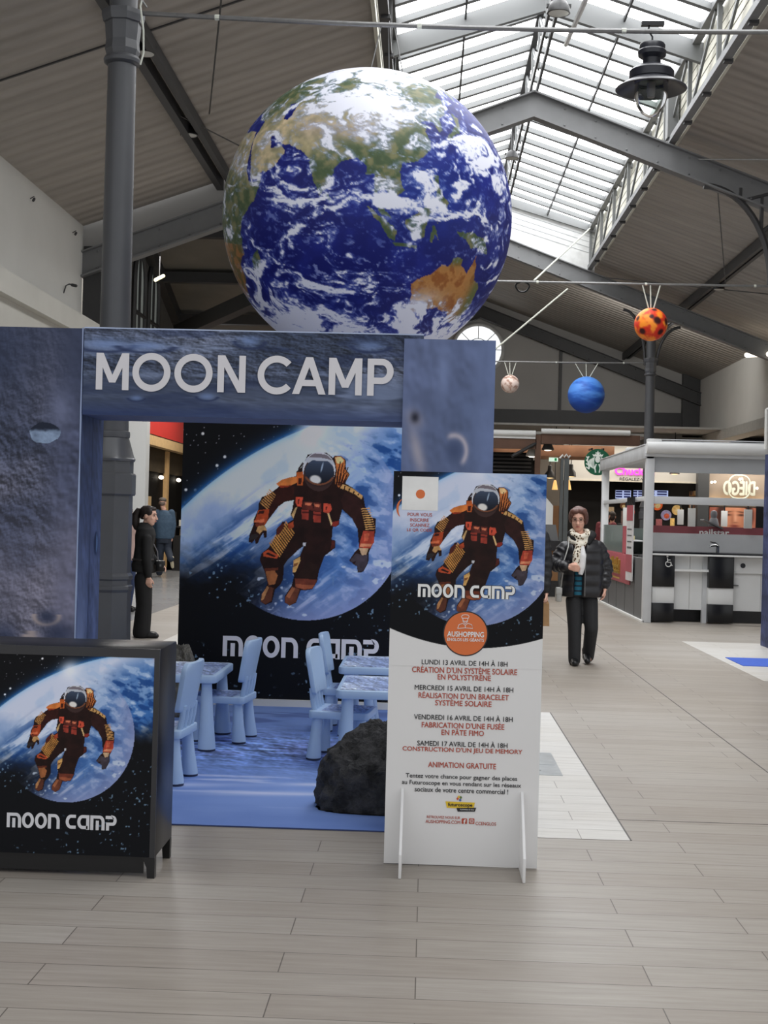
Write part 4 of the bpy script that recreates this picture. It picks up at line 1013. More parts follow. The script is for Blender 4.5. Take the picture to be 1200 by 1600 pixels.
CASP = [(47,45),(53,46),(54,40),(53,37),(50,37),(49,41)]
def earth_art(P):
    """P: unit directions in the earth's own frame -> sRGB"""
    x, y, z = P[:, 0], P[:, 1], P[:, 2]
    lat = np.degrees(np.arcsin(np.clip(z, -1, 1))); lon = np.degrees(np.arctan2(y, x))
    w1 = fbm(x*9, y*9, z*9, oct=4, seed=101)-.5; w2 = fbm(x*9+7, y*9, z*9, oct=4, seed=102)-.5
    LO, LA = lon+w1*4, lat+w2*4
    land = np.zeros(len(x), bool)
    for k, p in LAND.items(): land |= inpoly(LO, LA, p)
    land &= ~inpoly(LO, LA, CASP)
    n = fbm(x*7, y*7, z*7, oct=6, seed=104); nf = fbm(x*22, y*22, z*22, oct=4, seed=105)
    sea = mixc(np.tile(np.array([20., 26., 104.]), (len(x), 1)), (28, 38, 128), ss(.4, .75, n))
    shelf = np.exp(-(((lon-118)/22)**2+((lat-12)/16)**2)); sea = mixc(sea, (24, 60, 150), shelf*.5)
    g = lambda lo, la, rx, ry: np.exp(-(((lon-lo)/rx)**2+((lat-la)/ry)**2))
    L = mixc(np.tile(np.array([74., 92., 62.]), (len(x), 1)), (112, 112, 78), ss(.4, .65, nf))
    des = np.clip(g(45, 23, 16, 9)*1.6+g(15, 24, 30, 9)*1.5+g(60, 38, 18, 8)+g(85, 40, 22, 6)*1.1+g(102, 42, 14, 5)+g(75, 27, 8, 5)*.6, 0, 1)
    L = mixc(L, (206, 186, 152), des*(.65+.5*(nf-.3)))
    L = mixc(L, (176, 160, 138), np.clip(g(88, 33, 13, 4)*1.2+g(68, 34, 8, 5), 0, 1)*.85)
    a = inpoly(LO, LA, LAND['aus']); ac = mixc(np.tile(np.array([186., 130., 72.]), (len(x), 1)), (140, 84, 40), ss(.45, .65, nf)); ac = mixc(ac, (214, 190, 170), g(122, -30, 9, 5)*1.3*ss(.32, .55, n)); ac = mixc(ac, (92, 100, 54), np.clip(g(150, -27, 5, 14)+g(133, -12, 6, 2.2), 0, 1))
    L = np.where(a[:, None], ac, L)
    saf = inpoly(LO, LA, LAND['africa']) & (lat < -12); L = np.where(saf[:, None], mixc(np.tile(np.array([166., 116., 66.]), (len(x), 1)), (96, 84, 46), ss(.4, .6, nf)), L)
    col = np.where(land[:, None], L*(.82+.36*nf[:, None]), sea)
    # clouds: swirled by the noise itself
    q = 1.1; u1 = fbm(x*2.6, y*2.6, z*4, oct=4, seed=111)-.5; u2 = fbm(x*2.6+9, y*2.6, z*4, oct=4, seed=112)-.5; u3 = fbm(x*2.6, y*2.6+5, z*4, oct=4, seed=113)-.5
    X, Y, Z = x+u1*q, y+u2*q, z+u3*q*.8
    c1 = fbm(X*4.6, Y*4.6, Z*9, oct=8, seed=115, gain=.62); c2 = fbm(X*14, Y*14, Z*22, oct=5, seed=117, gain=.62); c3 = fbm(x*40, y*40, z*54, oct=3, seed=119)
    cov = .02*np.ones(len(x))
    cov += .22*np.exp(-((lat+52)/13)**2)+.05*np.exp(-((lat-6)/5)**2)*ss(50, 70, lon)*ss(172, 150, lon)-.03*np.exp(-((lat+12)/9)**2)
    cov += .10*g(152, 33, 14, 14)+.22*ss(54, 70, lat)+.34*g(92, 48, 22, 8)+.08*g(88, 35, 12, 3)+.05*g(92, -23, 18, 8)+.06*g(72, -2, 12, 7)-.16*g(136, -21, 13, 8)+.12*g(122, -31, 7, 4)+.06*g(58, -20, 7, 6)+.08*g(100, 8, 10, 3)+.05*g(118, 8, 12, 4)
    cov += .08*g(75, -40, 30, 6)+.05*g(40, -38, 8, 9)-.06*g(50, 22, 14, 8)-.06*g(100, -36, 12, 5)
    d = (c1*.72+c2*.28)-.53+cov*.85+.10*(c3-.5)
    k = np.clip(ss(.0, .14, d)*.97+ss(-.04, .03, d)*.22, 0, 1)
    fine = ss(.56, .66, c2*.55+c3*.45)*np.clip(g(92, -19, 26, 12)+g(138, 22, 22, 12)+g(70, 2, 20, 9)*.8+.25, 0, 1)*(~land)
    k = np.maximum(k, fine*.62)
    cc = mixc(np.tile(np.array([118., 146., 226.]), (len(x), 1)), (232, 234, 246), np.clip(k*1.15-.1, 0, 1))
    return mixc(col, cc, k) if False else col*(1-k[:, None])+cc*k[:, None]
def sphere_print(name, parent, c, r, nu, nv, fn, m):
    th = np.linspace(0, PI, nv+1); ph = np.linspace(0, 2*PI, nu, endpoint=False)
    T, P_ = np.meshgrid(th, ph, indexing='ij'); d = np.stack([np.sin(T)*np.cos(P_), np.sin(T)*np.sin(P_), np.cos(T)], -1).reshape(-1, 3)
    i, j = np.meshgrid(np.arange(nv), np.arange(nu), indexing='ij'); i, j = i.ravel(), j.ravel(); jn = (j+1) % nu
    fs = np.stack([i*nu+j, (i+1)*nu+j, (i+1)*nu+jn, i*nu+jn], 1)
    off = wloc(parent) if parent is not None else Vector((0, 0, 0))
    co = d*r+np.array(Vector(c)-off)[None]
    me = bpy.data.meshes.new(name); me.vertices.add(len(co)); me.vertices.foreach_set('co', co.ravel())
    me.loops.add(fs.size); me.loops.foreach_set('vertex_index', fs.ravel().astype(np.int32)); me.polygons.add(len(fs)); me.polygons.foreach_set('loop_start', (np.arange(len(fs))*4).astype(np.int32))
    me.update(calc_edges=True); ink(me, fn(d)); me.materials.append(m); me.polygons.foreach_set('use_smooth', [True]*len(fs))
    o = bpy.data.objects.new(name, me); return link(o, parent)
GC = Vector((-.456, 9.0, 3.498)); GR = .966
gl = thing('earth_globe', GC, 'huge inflated earth globe hanging above the booth', 'globe')
vd = (Vector((0, 0, CAM_H))-GC).normalized()          # the sub-viewer point shows lat 1 N, lon 95.5 E
lo, la = math.radians(95.5), math.radians(1.0)
eo = np.array([math.cos(la)*math.cos(lo), math.cos(la)*math.sin(lo), math.sin(la)]); no = np.array([-math.sin(la)*math.cos(lo), -math.sin(la)*math.sin(lo), math.cos(la)])
ea = np.cross(no, eo)
upw = (Vector((.03, 0, 1))-vd*vd.dot(Vector((.03, 0, 1)))).normalized(); rt = upw.cross(vd)
Wm = np.stack([np.array(vd), np.array(rt), np.array(upw)]); Em = np.stack([eo, ea, no])
sphere_print('skin', gl, GC, GR, 880, 440, lambda d: earth_art((d@Wm.T)@Em), printed('globe_fabric', .5, .25))
for (dx, dy) in ((-.1, -.1), (.12, -.08), (.02, .14)):
    obj('hanging_wire', MB().tube([(GC.x+.10+dx, 9+dy, GC.z+math.sqrt(GR**2-(.10+dx)**2-dy**2)-.005), (GC.x+.10+dx*.4, 9, 4.795)], .004, 6), M_cable, gl)
def planet(c, r, fn, label, cable_z, spread=.13):
    t = thing('hanging_planet', c, label, 'planet', 'small hanging planets')
    sphere_print('ball', t, c, r, 96, 48, fn, printed('planet_skin', .5, .3))
    w = []
    for dx in (-spread, -.02, spread*.9):
        obj('hanging_string', MB().tube([(c[0]+dx, c[1], cable_z), (c[0]+dx*.28, c[1], c[2]+r*.98)], .009, 6), M_rope, t)
    return t
def sun_art(d):
    n = fbm(d[:, 0]*2.5, d[:, 1]*2.5, d[:, 2]*2.5, oct=5, seed=131); c = mixc(np.tile(np.array([216., 52., 34.]), (len(d), 1)), (252, 150, 46), ss(.42, .62, n)); 
    for (px, py, pz, r) in ((.22, -.95, .12, .26), (-.12, -.9, .35, .16), (-.6, -.6, -.5, .22), (.5, -.7, -.55, .2), (.1, -.55, .83, .18), (.8, -.5, .1, .25), (-.85, -.4, .3, .2)):
        q = np.array([px, py, pz]); q /= np.linalg.norm(q); a = np.arccos(np.clip(d@q, -1, 1)); c = mixc(c, (58, 20, 22), 1-ss(r*.6, r*1.15, a+.12*(n-.5)))
    return c
def blue_art(d):
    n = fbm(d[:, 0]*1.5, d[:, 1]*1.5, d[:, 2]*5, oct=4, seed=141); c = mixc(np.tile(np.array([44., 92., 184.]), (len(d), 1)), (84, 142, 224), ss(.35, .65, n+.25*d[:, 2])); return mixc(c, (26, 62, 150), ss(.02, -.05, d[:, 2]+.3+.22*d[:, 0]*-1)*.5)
def pink_art(d):
    n = fbm(d[:, 0]*3, d[:, 1]*3, d[:, 2]*3, oct=5, seed=151); c = mixc(np.tile(np.array([226., 206., 196.]), (len(d), 1)), (176, 140, 124), ss(.48, .62, n)); return mixc(c, (120, 96, 86), ss(.66, .74, n)*.6)
planet((2.938, 18.2, 4.19), .222, sun_art, 'red and black spotted planet ball in front of the slim pillar', 4.735)
planet((3.155, 27.4, 4.092), .372, blue_art, 'large blue planet ball on the far cable', 4.745, .25)
planet((1.607, 27.4, 4.277), .185, pink_art, 'small pale pink planet ball right of the gate', 4.74, .13)

# the lantern
LX, LY = 1.415, 9.0
t = thing('pendant_lantern', (LX, LY, 4.2), 'black bell-brimmed lantern with clear glass bulb hanging from the cable', 'lantern')
M_lan = mat('black_enamel', (32, 33, 40), .32, 0, .06, 8)
obj('brim', MB().lathe([(.14, 4.462), (.232, 4.405), (.236, 4.398), (.228, 4.396), (.14, 4.445), (.0, 4.452)], (LX, LY, 0), 48), M_lan, t)
obj('drum', MB().lathe([(.085, 4.555), (.135, 4.53), (.148, 4.515), (.148, 4.463), (.14, 4.46)], (LX, LY, 0), 48), M_lan, t)
obj('neck', MB().lathe([(.06, 4.555), (.06, 4.60), (.068, 4.605), (.092, 4.622), (.094, 4.65), (.086, 4.66), (.086, 4.69), (.08, 4.70), (.02, 4.705)], (LX, LY, 0), 40), M_lan, t)
obj('collar_ring', MB().lathe([(.105, 4.452), (.11, 4.44), (.108, 4.43)], (LX, LY, 0), 40, cap=False), mat('pale_enamel', (120, 118, 124), .4), t)
gb = obj('glass_bulb', MB().lathe([(.105, 4.445), (.112, 4.39), (.110, 4.345), (.09, 4.28), (.055, 4.235), (.02, 4.215), (.001, 4.213)], (LX, LY, 0), 40, cap=False), glass_mat('clear_glass', (232, 238, 234), .22), t)
obj('socket', MB().lathe([(.028, 4.44), (.028, 4.39), (.024, 4.345), (.001, 4.34)], (LX, LY, 0), 20), mat('grey_socket', (126, 118, 120), .4), t)
obj('hook', MB().tube([(LX, LY, 4.70), (LX, LY, 4.75), (LX-.03, LY, 4.79), (LX-.02, LY, 4.83), (LX, LY, 4.85)], .006, 8).box((LX-.075, LY-.02, 4.822), (LX+.075, LY+.02, 4.85)), M_black, t)

# ================================================================== EVENT BOARD
YT = 5.82
ev = thing('event_board', (.177, YT, 0), 'tall white free-standing event programme board with astronaut print', 'sign board')
BX0, BX1, BZ1 = -.151, .510, 1.702
obj('board', MB().box((BX0, YT+.001, .004), (BX1, YT+.013, BZ1)), M_board, ev)
fe = art_at(760, 783, YT, 200)
cb = Vector((at(728, 1000, YT)))
def board_art(s, t):
    X, Z = BX0+s*(BX1-BX0), .86+t*(BZ1-.86)
    c = fe(X, Z)
    ed = 0.0
    zl = 1.021-.062*(1-((X-.18)/.36)**2)-.004          # the white page rises in a shallow curve
    zl = .945+.078*((X-.215)/.37)**2
    return mixc(c, (226, 225, 224), ss(zl+.001, zl-.001, Z))
print_sheet('board_print', ev, (BX0, YT, .86), (BX1-BX0, 0, 0), (0, 0, BZ1-.86), 330, 420, board_art, P_print)
for x in (-.083, .432):
    pr = [(-.235, 0), (-.235, .1), (-.02, .325), (0, .33), (.014, .33), (.24, .1), (.24, 0)]
    obj('support_fin', MB().prism(pr, (x, YT, .001), (0, 1, 0), (0, 0, 1), (.012, 0, 0)), M_board, ev, bevel=.002)
M_tblk = mat('black_print', (34, 33, 36), .6); M_tred = mat('rust_print', (178, 74, 52), .6); M_twht = mat('white_print', (232, 232, 230), .6); M_tora = mat('orange_print', (216, 112, 58), .6, 0, .01)
ql = at(629, 744, YT); qr = at(684, 798, YT)
obj('code_card', MB().poly([(ql.x, YT-.001, qr.z), (qr.x, YT-.001, qr.z), (qr.x, YT-.001, ql.z), (ql.x, YT-.001, ql.z)]), M_twht, ev)
qo = at(657, 772, YT); obj('code_dot', MB().poly([(qo.x+.02*math.cos(a), YT-.0014, qo.z+.02*math.sin(a)) for a in np.linspace(0, 2*PI, 24, endpoint=False)]), M_tora, ev)
arc = MB(); qa = at(634, 795, YT); arc.tube([(qa.x+.036*math.cos(a), YT-.001, qa.z+.047*math.sin(a)) for a in np.linspace(math.radians(120), math.radians(225), 12)], [.001+.004*math.sin(PI*k/11) for k in range(12)], 6); obj('orange_crescent', arc, M_tora, ev)
def line(s, u0, u1, v, h, m, bold=.012, nm='lettering', off=.0012): return text(nm, s, m, ev, YT, u0, u1, v, h, bold=bold, off=off)
for s, a, b, v in (('POUR VOUS', 637, 675, 804), ('INSCRIRE', 641, 670, 812.5), ('SCANNEZ', 641, 671, 820.5), ('LE QR CODE', 636, 675, 828.5)): line(s, a, b, v, 5.2, M_tred)
for s, a, b, v, h, m in (('LUNDI 13 AVRIL DE 14H À 18H', 659, 793, 1035, 9.5, M_tblk), ('CRÉATION D\'UN SYSTÈME SOLAIRE', 644, 808, 1047, 11, M_tred), ('EN POLYSTYRÈNE', 684, 767, 1057.5, 10.5, M_tred),
        ('MERCREDI 15 AVRIL DE 14H À 18H', 648, 802, 1075, 9.5, M_tblk), ('RÉALISATION D\'UN BRACELET', 654, 795, 1087, 10.5, M_tred), ('SYSTÈME SOLAIRE', 680, 768, 1098, 10.5, M_tred),
        ('VENDREDI 16 AVRIL DE 14H À 18H', 647, 801, 1121, 9.5, M_tblk), ('FABRICATION D\'UNE FUSÉE', 659, 788, 1133, 10.5, M_tred), ('EN PÂTE FIMO', 690, 756, 1144, 10.5, M_tred),
        ('SAMEDI 17 AVRIL DE 14H À 18H', 652, 793, 1162, 9.5, M_tblk), ('CONSTRUCTION D\'UN JEU DE MEMORY', 629, 816, 1173, 9, M_tred), ('ANIMATION GRATUITE', 669, 775, 1196, 8.5, M_tred),
        ('Tentez votre chance pour gagner des places', 634, 808, 1215, 8.5, M_tblk), ('au Futuroscope en vous rendant sur les réseaux', 628, 814, 1225.5, 8.5, M_tblk), ('sociaux de votre centre commercial !', 648, 794, 1235, 7.5, M_tblk),
        ('RETROUVEZ NOUS SUR', 667, 719, 1277, 4, M_tred), ('AUSHOPPING.COM', 665, 719, 1284, 5, M_tred), ('CCENGLOS', 743, 775, 1287, 5, M_tred)):
    line(s, a, b, v, h, m, bold=.016 if m is M_tred and h > 8 else .012)
for q, nm in ((725.5, 'f'), (737, 'o')):
    c = at(q, 1283, YT); r = .0118; obj('social_icon', MB().poly([(c.x+x, YT-.001, c.z+z) for x, z in rrect(-r, r, -r, r, .003)]), M_tred, ev)
    if nm == 'f': line('f', q-1.2, q+2.2, 1283.6, 6.5, M_twht, .03, off=.0018)
    else:
        for rr in (.008, .004): obj('icon_ring', MB().tube([(c.x+rr*math.cos(a), YT-.0015, c.z+rr*math.sin(a)) for a in np.linspace(0, 2*PI, 17)], .0008, 4), M_twht, ev)
# Futuroscope tag
pts = [at(u, v, YT) for u, v in ((696, 1252), (742, 1254), (740, 1264), (698, 1262))]; obj('yellow_tag', MB().poly([(p.x, YT-.001, p.z) for p in pts][::-1]), mat('yellow_print', (226, 190, 50), .6), ev)
pts = [at(u, v, YT) for u, v in ((713, 1262), (744, 1262), (742, 1268), (715, 1268))]; obj('black_tag', MB().poly([(p.x, YT-.0014, p.z) for p in pts][::-1]), M_tblk, ev)
line('futuroscope', 700, 738, 1258, 7, M_tblk, .03, off=.0018)
line('la promesse du futur', 719, 741, 1265, 2.6, M_twht, .01, off=.002)
for du, dv, c in ((-3, -1, (206, 90, 50)), (2, -3, (90, 120, 60)), (1, 1, (60, 90, 160)), (-1, -4, (230, 190, 60))):
    p = at(718+du, 1249+dv, YT); obj('tag_emblem', MB().poly([(p.x+x, YT-.0016, p.z+z) for x, z in ((-.006, 0), (0, -.007), (.006, 0), (0, .007))]), mat('emblem_%d' % c[0], c, .6), ev)
logo(ev, M_twht, YT, 653, 806, 924, 21, w=.29, off=.0022, edge=M_tblk)
lc = at(727.5, 990, YT)
for r, o_, m in ((.0975, .0013, M_tblk), (.0925, .002, M_tora)): obj('round_emblem', MB().poly([(lc.x+r*math.cos(a), YT-o_, lc.z+r*math.sin(a)) for a in np.linspace(0, 2*PI, 64, endpoint=False)]), m, ev)
line('AUSHOPPING', 699, 756, 991, 8, M_twht, .03, off=.0028); line('ENGLOS LES GÉANTS', 699, 756, 999, 5.8, M_twht, .02, off=.0028)
ic = MB(); E_ = lambda u, v: (at(u, v, YT).x, YT-.003, at(u, v, YT).z)
for pl_ in ([(722, 966), (721, 963), (723, 961), (727, 960.5), (731, 961), (733, 963), (732, 966), (722, 966)], [(723, 966), (723.5, 971), (726, 974), (728, 974), (730.5, 971), (731, 966)], [(724, 970), (727, 971.5), (730, 970)], [(715, 982), (717, 976), (723, 974), (727, 977), (731, 974), (737, 976), (739, 982), (727, 981), (715, 982)], [(727, 977), (727, 981)]):
    ic.tube([E_(*p) for p in pl_], .0015, 5)
obj('emblem_figure', ic, M_twht, ev)

# ================================================================== BLACK CABINET
YC = 5.462
cb_ = thing('display_cabinet', (-1.5, YC, 0), 'low black metal cabinet with astronaut poster on its front', 'cabinet')
CX0, CX1 = -1.90, -1.077
bd = MB().box((CX0, YC+.003, .085), (CX1, YC+.36, .937))
obj('body', bd, M_blackp, cb_, bevel=.004)
fr = MB(); fr.box((CX0, YC-.004, .9), (CX1, YC+.003, .937)); fr.box((CX1-.022, YC-.004, .085), (CX1, YC+.003, .9))
obj('front_frame', fr, mat('charcoal_lacquer', (44, 44, 47), .35), cb_)
fc = art_at(119, 1093, YC, 166)
print_sheet('door_print', cb_, (CX0, YC-.002, .087), (CX1-.022-CX0, 0, 0), (0, 0, .9-.087), 330, 330, lambda s, t: fc(CX0+s*(CX1-.022-CX0), .087+t*.813), P_print, 1.1)
logo(cb_, mat('silver_vinyl', (212, 212, 216), .5), YC, 11, 184, 1283, 24, w=.29, off=.004)
for x in (CX0+.03, CX1-.0):
    for y0, y1 in ((YC, YC+.035), (YC+.325, YC+.36)):
        lg = MB().prism([(-.055, .086), (0, .086), (0, 0), (-.03, 0), (-.034, .045), (-.045, .068)], (x, y0, 0), (1, 0, 0), (0, 0, 1), (0, y1-y0, 0)); obj('leg', lg, M_blackp, cb_)
obj('apron', MB().box((CX0, YC+.02, .0155), (CX1-.05, YC+.03, .085)), M_blackp, cb_)
# ================================================================== GREY KIOSK (right)
M_kio = mat('pale_grey_aluminium', (206, 208, 210), .45, 0, .03, 4)
M_kiow = mat('white_awning_roll', (222, 223, 222), .5, 0, .03, 4)
M_kiod = mat('dark_grey_panel', (96, 97, 98), .5, 0, .05, 3)
M_fab = mat('grey_awning_fabric', (182, 185, 188), .8, 0, .04, 3)
M_mar = mat('maroon_board', (138, 66, 74), .5, 0, .04, 4)
M_pink = mat('dusty_rose_panel', (168, 84, 92), .5, 0, .05, 4)
M_blk = mat('gloss_black_panel', (18, 18, 20), .25, 0, .1, 5)
M_off = mat('off_white_panel', (232, 233, 232), .5, 0, .02, 3)
KX, KY0, KY1, KXR = 3.31, 20.6, 25.7, 7.1
k = thing('market_kiosk', (5.2, KY0, 0), 'pale grey aluminium kiosk frame with rolled awning roof on the right', 'kiosk')
for x, y in ((KX, KY0), (KX, KY1), (KXR-.13, KY0), (KXR-.13, KY1)):
    obj('post', MB().box((x, y, 0), (x+.13, y+.13, 2.62)), M_kio, k, bevel=.006)
obj('roof_beam', MB().box((KX-.02, KY0-.02, 2.53), (KXR, KY0+.14, 2.60)), M_kio, k, bevel=.005)
obj('side_beam', MB().box((KX-.03, KY0-.0, 2.50), (KX+.12, KY1+.2, 2.70)).box((KX-.04, KY0, 2.70), (KX+.14, KY1+.2, 2.72)), mat('weathered_aluminium', (190, 192, 194), .5, 0, .1, 6), k, bevel=.004)
obj('awning_roll', MB().tube([(KX-.01, KY0-.06, 2.665), (KXR, KY0-.06, 2.665)], .088, 20), M_kiow, k)
obj('awning_rail', MB().box((KX+.1, KY0, 2.755), (KXR, KY0+.1, 2.775)).box((KX+.05, KY0+.02, 2.79), (KXR, KY0+.06, 2.805)), M_kio, k)
obj('rail_bracket', MB().box((KX+.0, KY0-.05, 2.74), (KX+.22, KY0+.05, 2.80)).box((KX-.02, KY0+1.9, 2.72), (KX+.13, KY0+2.1, 2.77)), M_kiow, k, bevel=.01)
obj('valance', MB().box((KX+.12, KY0+.10, 2.315), (KXR-.1, KY0+.13, 2.53)).box((KX+.12, KY0+.09, 2.30), (KXR-.1, KY0+.15, 2.318)), M_fab, k); obj('back_valance', MB().box((KX+.12, KY1, 2.56), (KXR-.1, KY1+.03, 2.64)), M_fab, k)
obj('roof_sheet', MB().box((KX, KY0+.1, 2.56), (KXR, KY1+.1, 2.60)), M_fab, k)
obj('crossbar', MB().box((KX+.13, KY0+.03, 1.815), (KXR-.1, KY0+.11, 1.93)).box((KX+.03, KY0+.13, 1.86), (KX+.10, KY1, 1.93)), M_kio, k, bevel=.004)
c = thing('kiosk_counter', (5.2, KY0+.2, 0), 'kiosk counter with black and white front pillars and dark worktop', 'counter')
for (x0, x1) in ((3.465, 3.80), (4.32, 4.70), (5.6, 5.95)):
    for z0, z1, m in ((.02, .30, M_blk), (.30, .55, M_off), (.55, 1.03, M_blk)):
        d = .02 if m is M_off else 0
        obj('front_pillar', MB().box((x0, KY0+.1+d, z0), (x1, KY0+.5, z1)), m, c, bevel=.003)
for x0, x1 in ((3.80, 4.32), (4.70, 5.6), (5.95, KXR-.15)):
    obj('front_panel', MB().box((x0, KY0+.26, .20), ((x0+x1)/2-.003, KY0+.30, 1.03)).box(((x0+x1)/2+.003, KY0+.26, .20), (x1-.07, KY0+.30, 1.03)), M_off, c)
    obj('plinth', MB().box((x0, KY0+.5, .0), (x1, KY0+.54, .20)), M_blk, c)
    obj('side_post', MB().box((x1-.07, KY0+.22, .0), (x1-.0, KY0+.30, 1.03)), M_kio, c)
obj('fold_shelf', MB().box((3.80, KY0+.12, .79), (4.32, KY0+.26, .825)), M_off, c)
obj('drawer_front', MB().box((4.72, KY0+.22, .78), (5.53, KY0+.258, 1.02)), M_off, c)
obj('cable_port', MB().tube([(4.86, KY0+.225, .90), (4.86, KY0+.21, .90)], .038, 16), M_blk, c)
obj('worktop', MB().box((KX+.14, KY0+.05, 1.03), (KXR-.1, KY0+.75, 1.055)), M_off, c, bevel=.003)
obj('worktop_edge', MB().box((KX+.14, KY0+.12, 1.056), (KXR-.1, KY0+.76, 1.085)), M_blk, c)
obj('handle', MB().box((4.70, KY0+.22, .585), (4.80, KY0+.26, .60)), M_kiod, c)
# wheelchair symbol
w = MB(); ox, oz, oy = 3.705, .93, KY0+.096
S = lambda *p: [(ox+x, oy, oz+z) for x, z in p]
w.tube(S((-.02, .06), (-.015, -.005), (.03, -.005), (.045, -.055), (.06, -.05)), .009, 6); w.tube(S((-.02, .03), (.025, .03)), .007, 6); w.ell((ox-.022, oy, oz+.085), (.016, .004, .016), 12, 8)
w.tube([(ox-.005+.042*math.cos(a), oy, oz-.03+.042*math.sin(a)) for a in np.linspace(math.radians(120), math.radians(370), 16)], .007, 6)
obj('wheelchair_symbol', w, M_twht, c)
obj('backsplash', MB().box((KX+.14, KY0+.78, 1.04), (KXR-.1, KY0+.82, 1.37)), M_kio, c)
sb = thing('shop_sign_board', (5.2, KY0+.85, 0), 'maroon nailstar sign board behind the kiosk worktop', 'sign')
obj('board', MB().box((KX+.14, KY0+.80, 1.37), (KXR-.1, KY0+.86, 1.485)), M_mar, sb)
obj('stand', MB().box((KX+.2, KY0+.822, .0), (KX+.26, KY0+.86, 1.37)).box((KXR-.2, KY0+.822, 0), (KXR-.14, KY0+.86, 1.37)), M_kiod, sb)
text('lettering', 'nailstar', M_twht, sb, KY0+.80, 1093, 1139, 832, 9.5, bold=.025, off=.003)
f = obj('mixer_tap', MB().tube([(4.54, KY0+.55, 1.085), (4.54, KY0+.55, 1.18), (4.50, KY0+.52, 1.20), (4.41, KY0+.48, 1.185), (4.405, KY0+.475, 1.16)], [.026, .026, .022, .016, .015], 10).tube([(4.54, KY0+.55, 1.19), (4.50, KY0+.53, 1.235), (4.41, KY0+.5, 1.25)], [.02, .014, .008], 8), mat('chrome', (170, 172, 174), .15, 1, .05, 9))
tag(f, 'chrome mixer tap on the dark kiosk worktop', 'tap')
# white cards on gooseneck clips
for i, (u, v0, v1, w_, D) in enumerate(((978, 793, 822, 8, 22.6), (1063.5, 796, 820, 9, 21.9), (1081, 794, 823, 11, KY0+.6), (1132, 798, 823, 9, 22.2), (1169, 796, 826, 12, KY0+.6))):
    a, b = at(u-w_/2, v0, D), at(u+w_/2, v1, D)
    t = thing('white_card', ((a.x+b.x)/2, D, b.z), ['leftmost narrow white card of the five at the kiosk', 'white card behind the second kiosk bay, left of its neighbour', 'wide white card hanging under the crossbar left of the salon poster', 'white card overlapping the left cheek of the poster face', 'wide white card overlapping the right side of the poster face'][i], 'card', 'white cards hung in the kiosk')
    obj('card', MB().box((a.x, D, b.z), (b.x, D+.03, a.z)), M_white, t, bevel=.006)
    obj('hook', MB().tube([((a.x+b.x)/2, D+.015, a.z-.01), ((a.x+b.x)/2, D+.015, a.z+.08), ((a.x+b.x)/2+.05, D+.015, a.z+.11), ((a.x+b.x)/2+.14, D+.015, a.z+.10)], .014, 6), M_black, t)
D = KY0+.83
a = at(1097, 812, D); b = at(1127, 824, D)
t = obj('tilted_tray', MB().bar((a.x, D, a.z), (b.x, D, b.z-.02), .3, .02, (.3, 0, 1)), M_kiod); tag(t, 'dark tilted tray above the nailstar sign', 'tray')
a = at(1116, 824, D); p = [(0.085, 0), (.08, .05), (.06, .12), (.045, .14), (.05, .17), (.055, .21), (.04, .25), (.001, .26)]
t = obj('display_bust', MB().lathe(p, (a.x, D+.05, 1.487), 20), mat('grey_display_bust', (112, 112, 116), .6)); tag(t, 'small grey display bust behind the tilted tray', 'bust')
# left flank of the kiosk
s = thing('kiosk_side_counter', (KX, 23.2, 0), 'dark grey side counter of the kiosk behind the walking woman', 'counter')
obj('side_panel', MB().box((KX+.02, KY0+.14, .03), (KX+.08, KY1, .97)), M_kiod, s)
gr = MB()
for y in (21.6, 22.6, 23.6, 24.6): gr.box((KX+.016, y, .03), (KX+.02, y+.012, .97))
obj('panel_groove', gr, M_dsteel, s)
obj('floor_strip', MB().box((KX-.02, KY0, .0016), (KX+.02, KY1+.1, .03)), M_white, s)
obj('rose_panel', MB().prism([(22.02, .50), (24.9, .50), (24.9, .99), (22.02, .99)], (KX-.005, 0, 0), (0, 1, 0), (0, 0, 1), (.024, 0, 0)), M_pink, s, bevel=.008)
cr = MB(); cy, cz, X = 23.6, .78, KX-.012
for k_ in range(5): cr.tube([(X, cy-.5+k_*.25, cz-.10), (X, cy-.55+k_*.27, cz+.10+.04*(k_ % 2))], .035, 6)
cr.tube([(X, cy-.55, cz-.11), (X, cy+.55, cz-.11)], .035, 6); cr.tube([(X, cy-.55, cz-.02), (X, cy+.55, cz-.02)], .03, 6)
obj('gold_emblem', cr, mat('gold_leaf', (176, 140, 66), .35, .5, .2, 30), s)
obj('emblem_caption', MB().box((KX-.010, 23.1, .55), (KX-.006, 24.2, .58)), mat('gold_print', (190, 150, 84), .5), s)
dc = thing('display_case', (KX+.2, 23.8, .97), 'glass display case with rose edge on the kiosk side counter', 'display case')
obj('glass', MB().box((KX+.03, 22.9, 1.0), (KX+.04, 25.6, 1.47)), mat('grey_green_glass', (118, 132, 128), .2, 0, .1, 3), dc)
obj('frame', MB().box((KX+.0, 22.78, .99), (KX+.06, 22.9, 1.47)).box((KX+.01, 22.78, .985), (KX+.05, 25.6, 1.0)), M_pink, dc)
obj('back', MB().box((KX+.5, 22.8, .985), (KX+.55, 25.6, 1.42)), mat('dim_green_grey', (88, 100, 98), .6), dc)
obj('shelf', MB().box((KX+.08, 22.9, 1.2), (KX+.48, 25.6, 1.215)), M_fab, dc)
obj('base', MB().box((KX+.05, 22.8, .971), (KX+.55, 25.6, .985)), M_kiod, dc)
for y in (23.5, 23.95):
    t = obj('pastry_box', MB().box((KX+.12, y, 1.217), (KX+.3, y+.25, 1.29)), mat('beige_card', (190, 180, 140), .7)); tag(t, 'beige box on the display case shelf, '+('nearer the post' if y < 23.6 else 'farther from the post'), 'box', 'boxes in the display case')
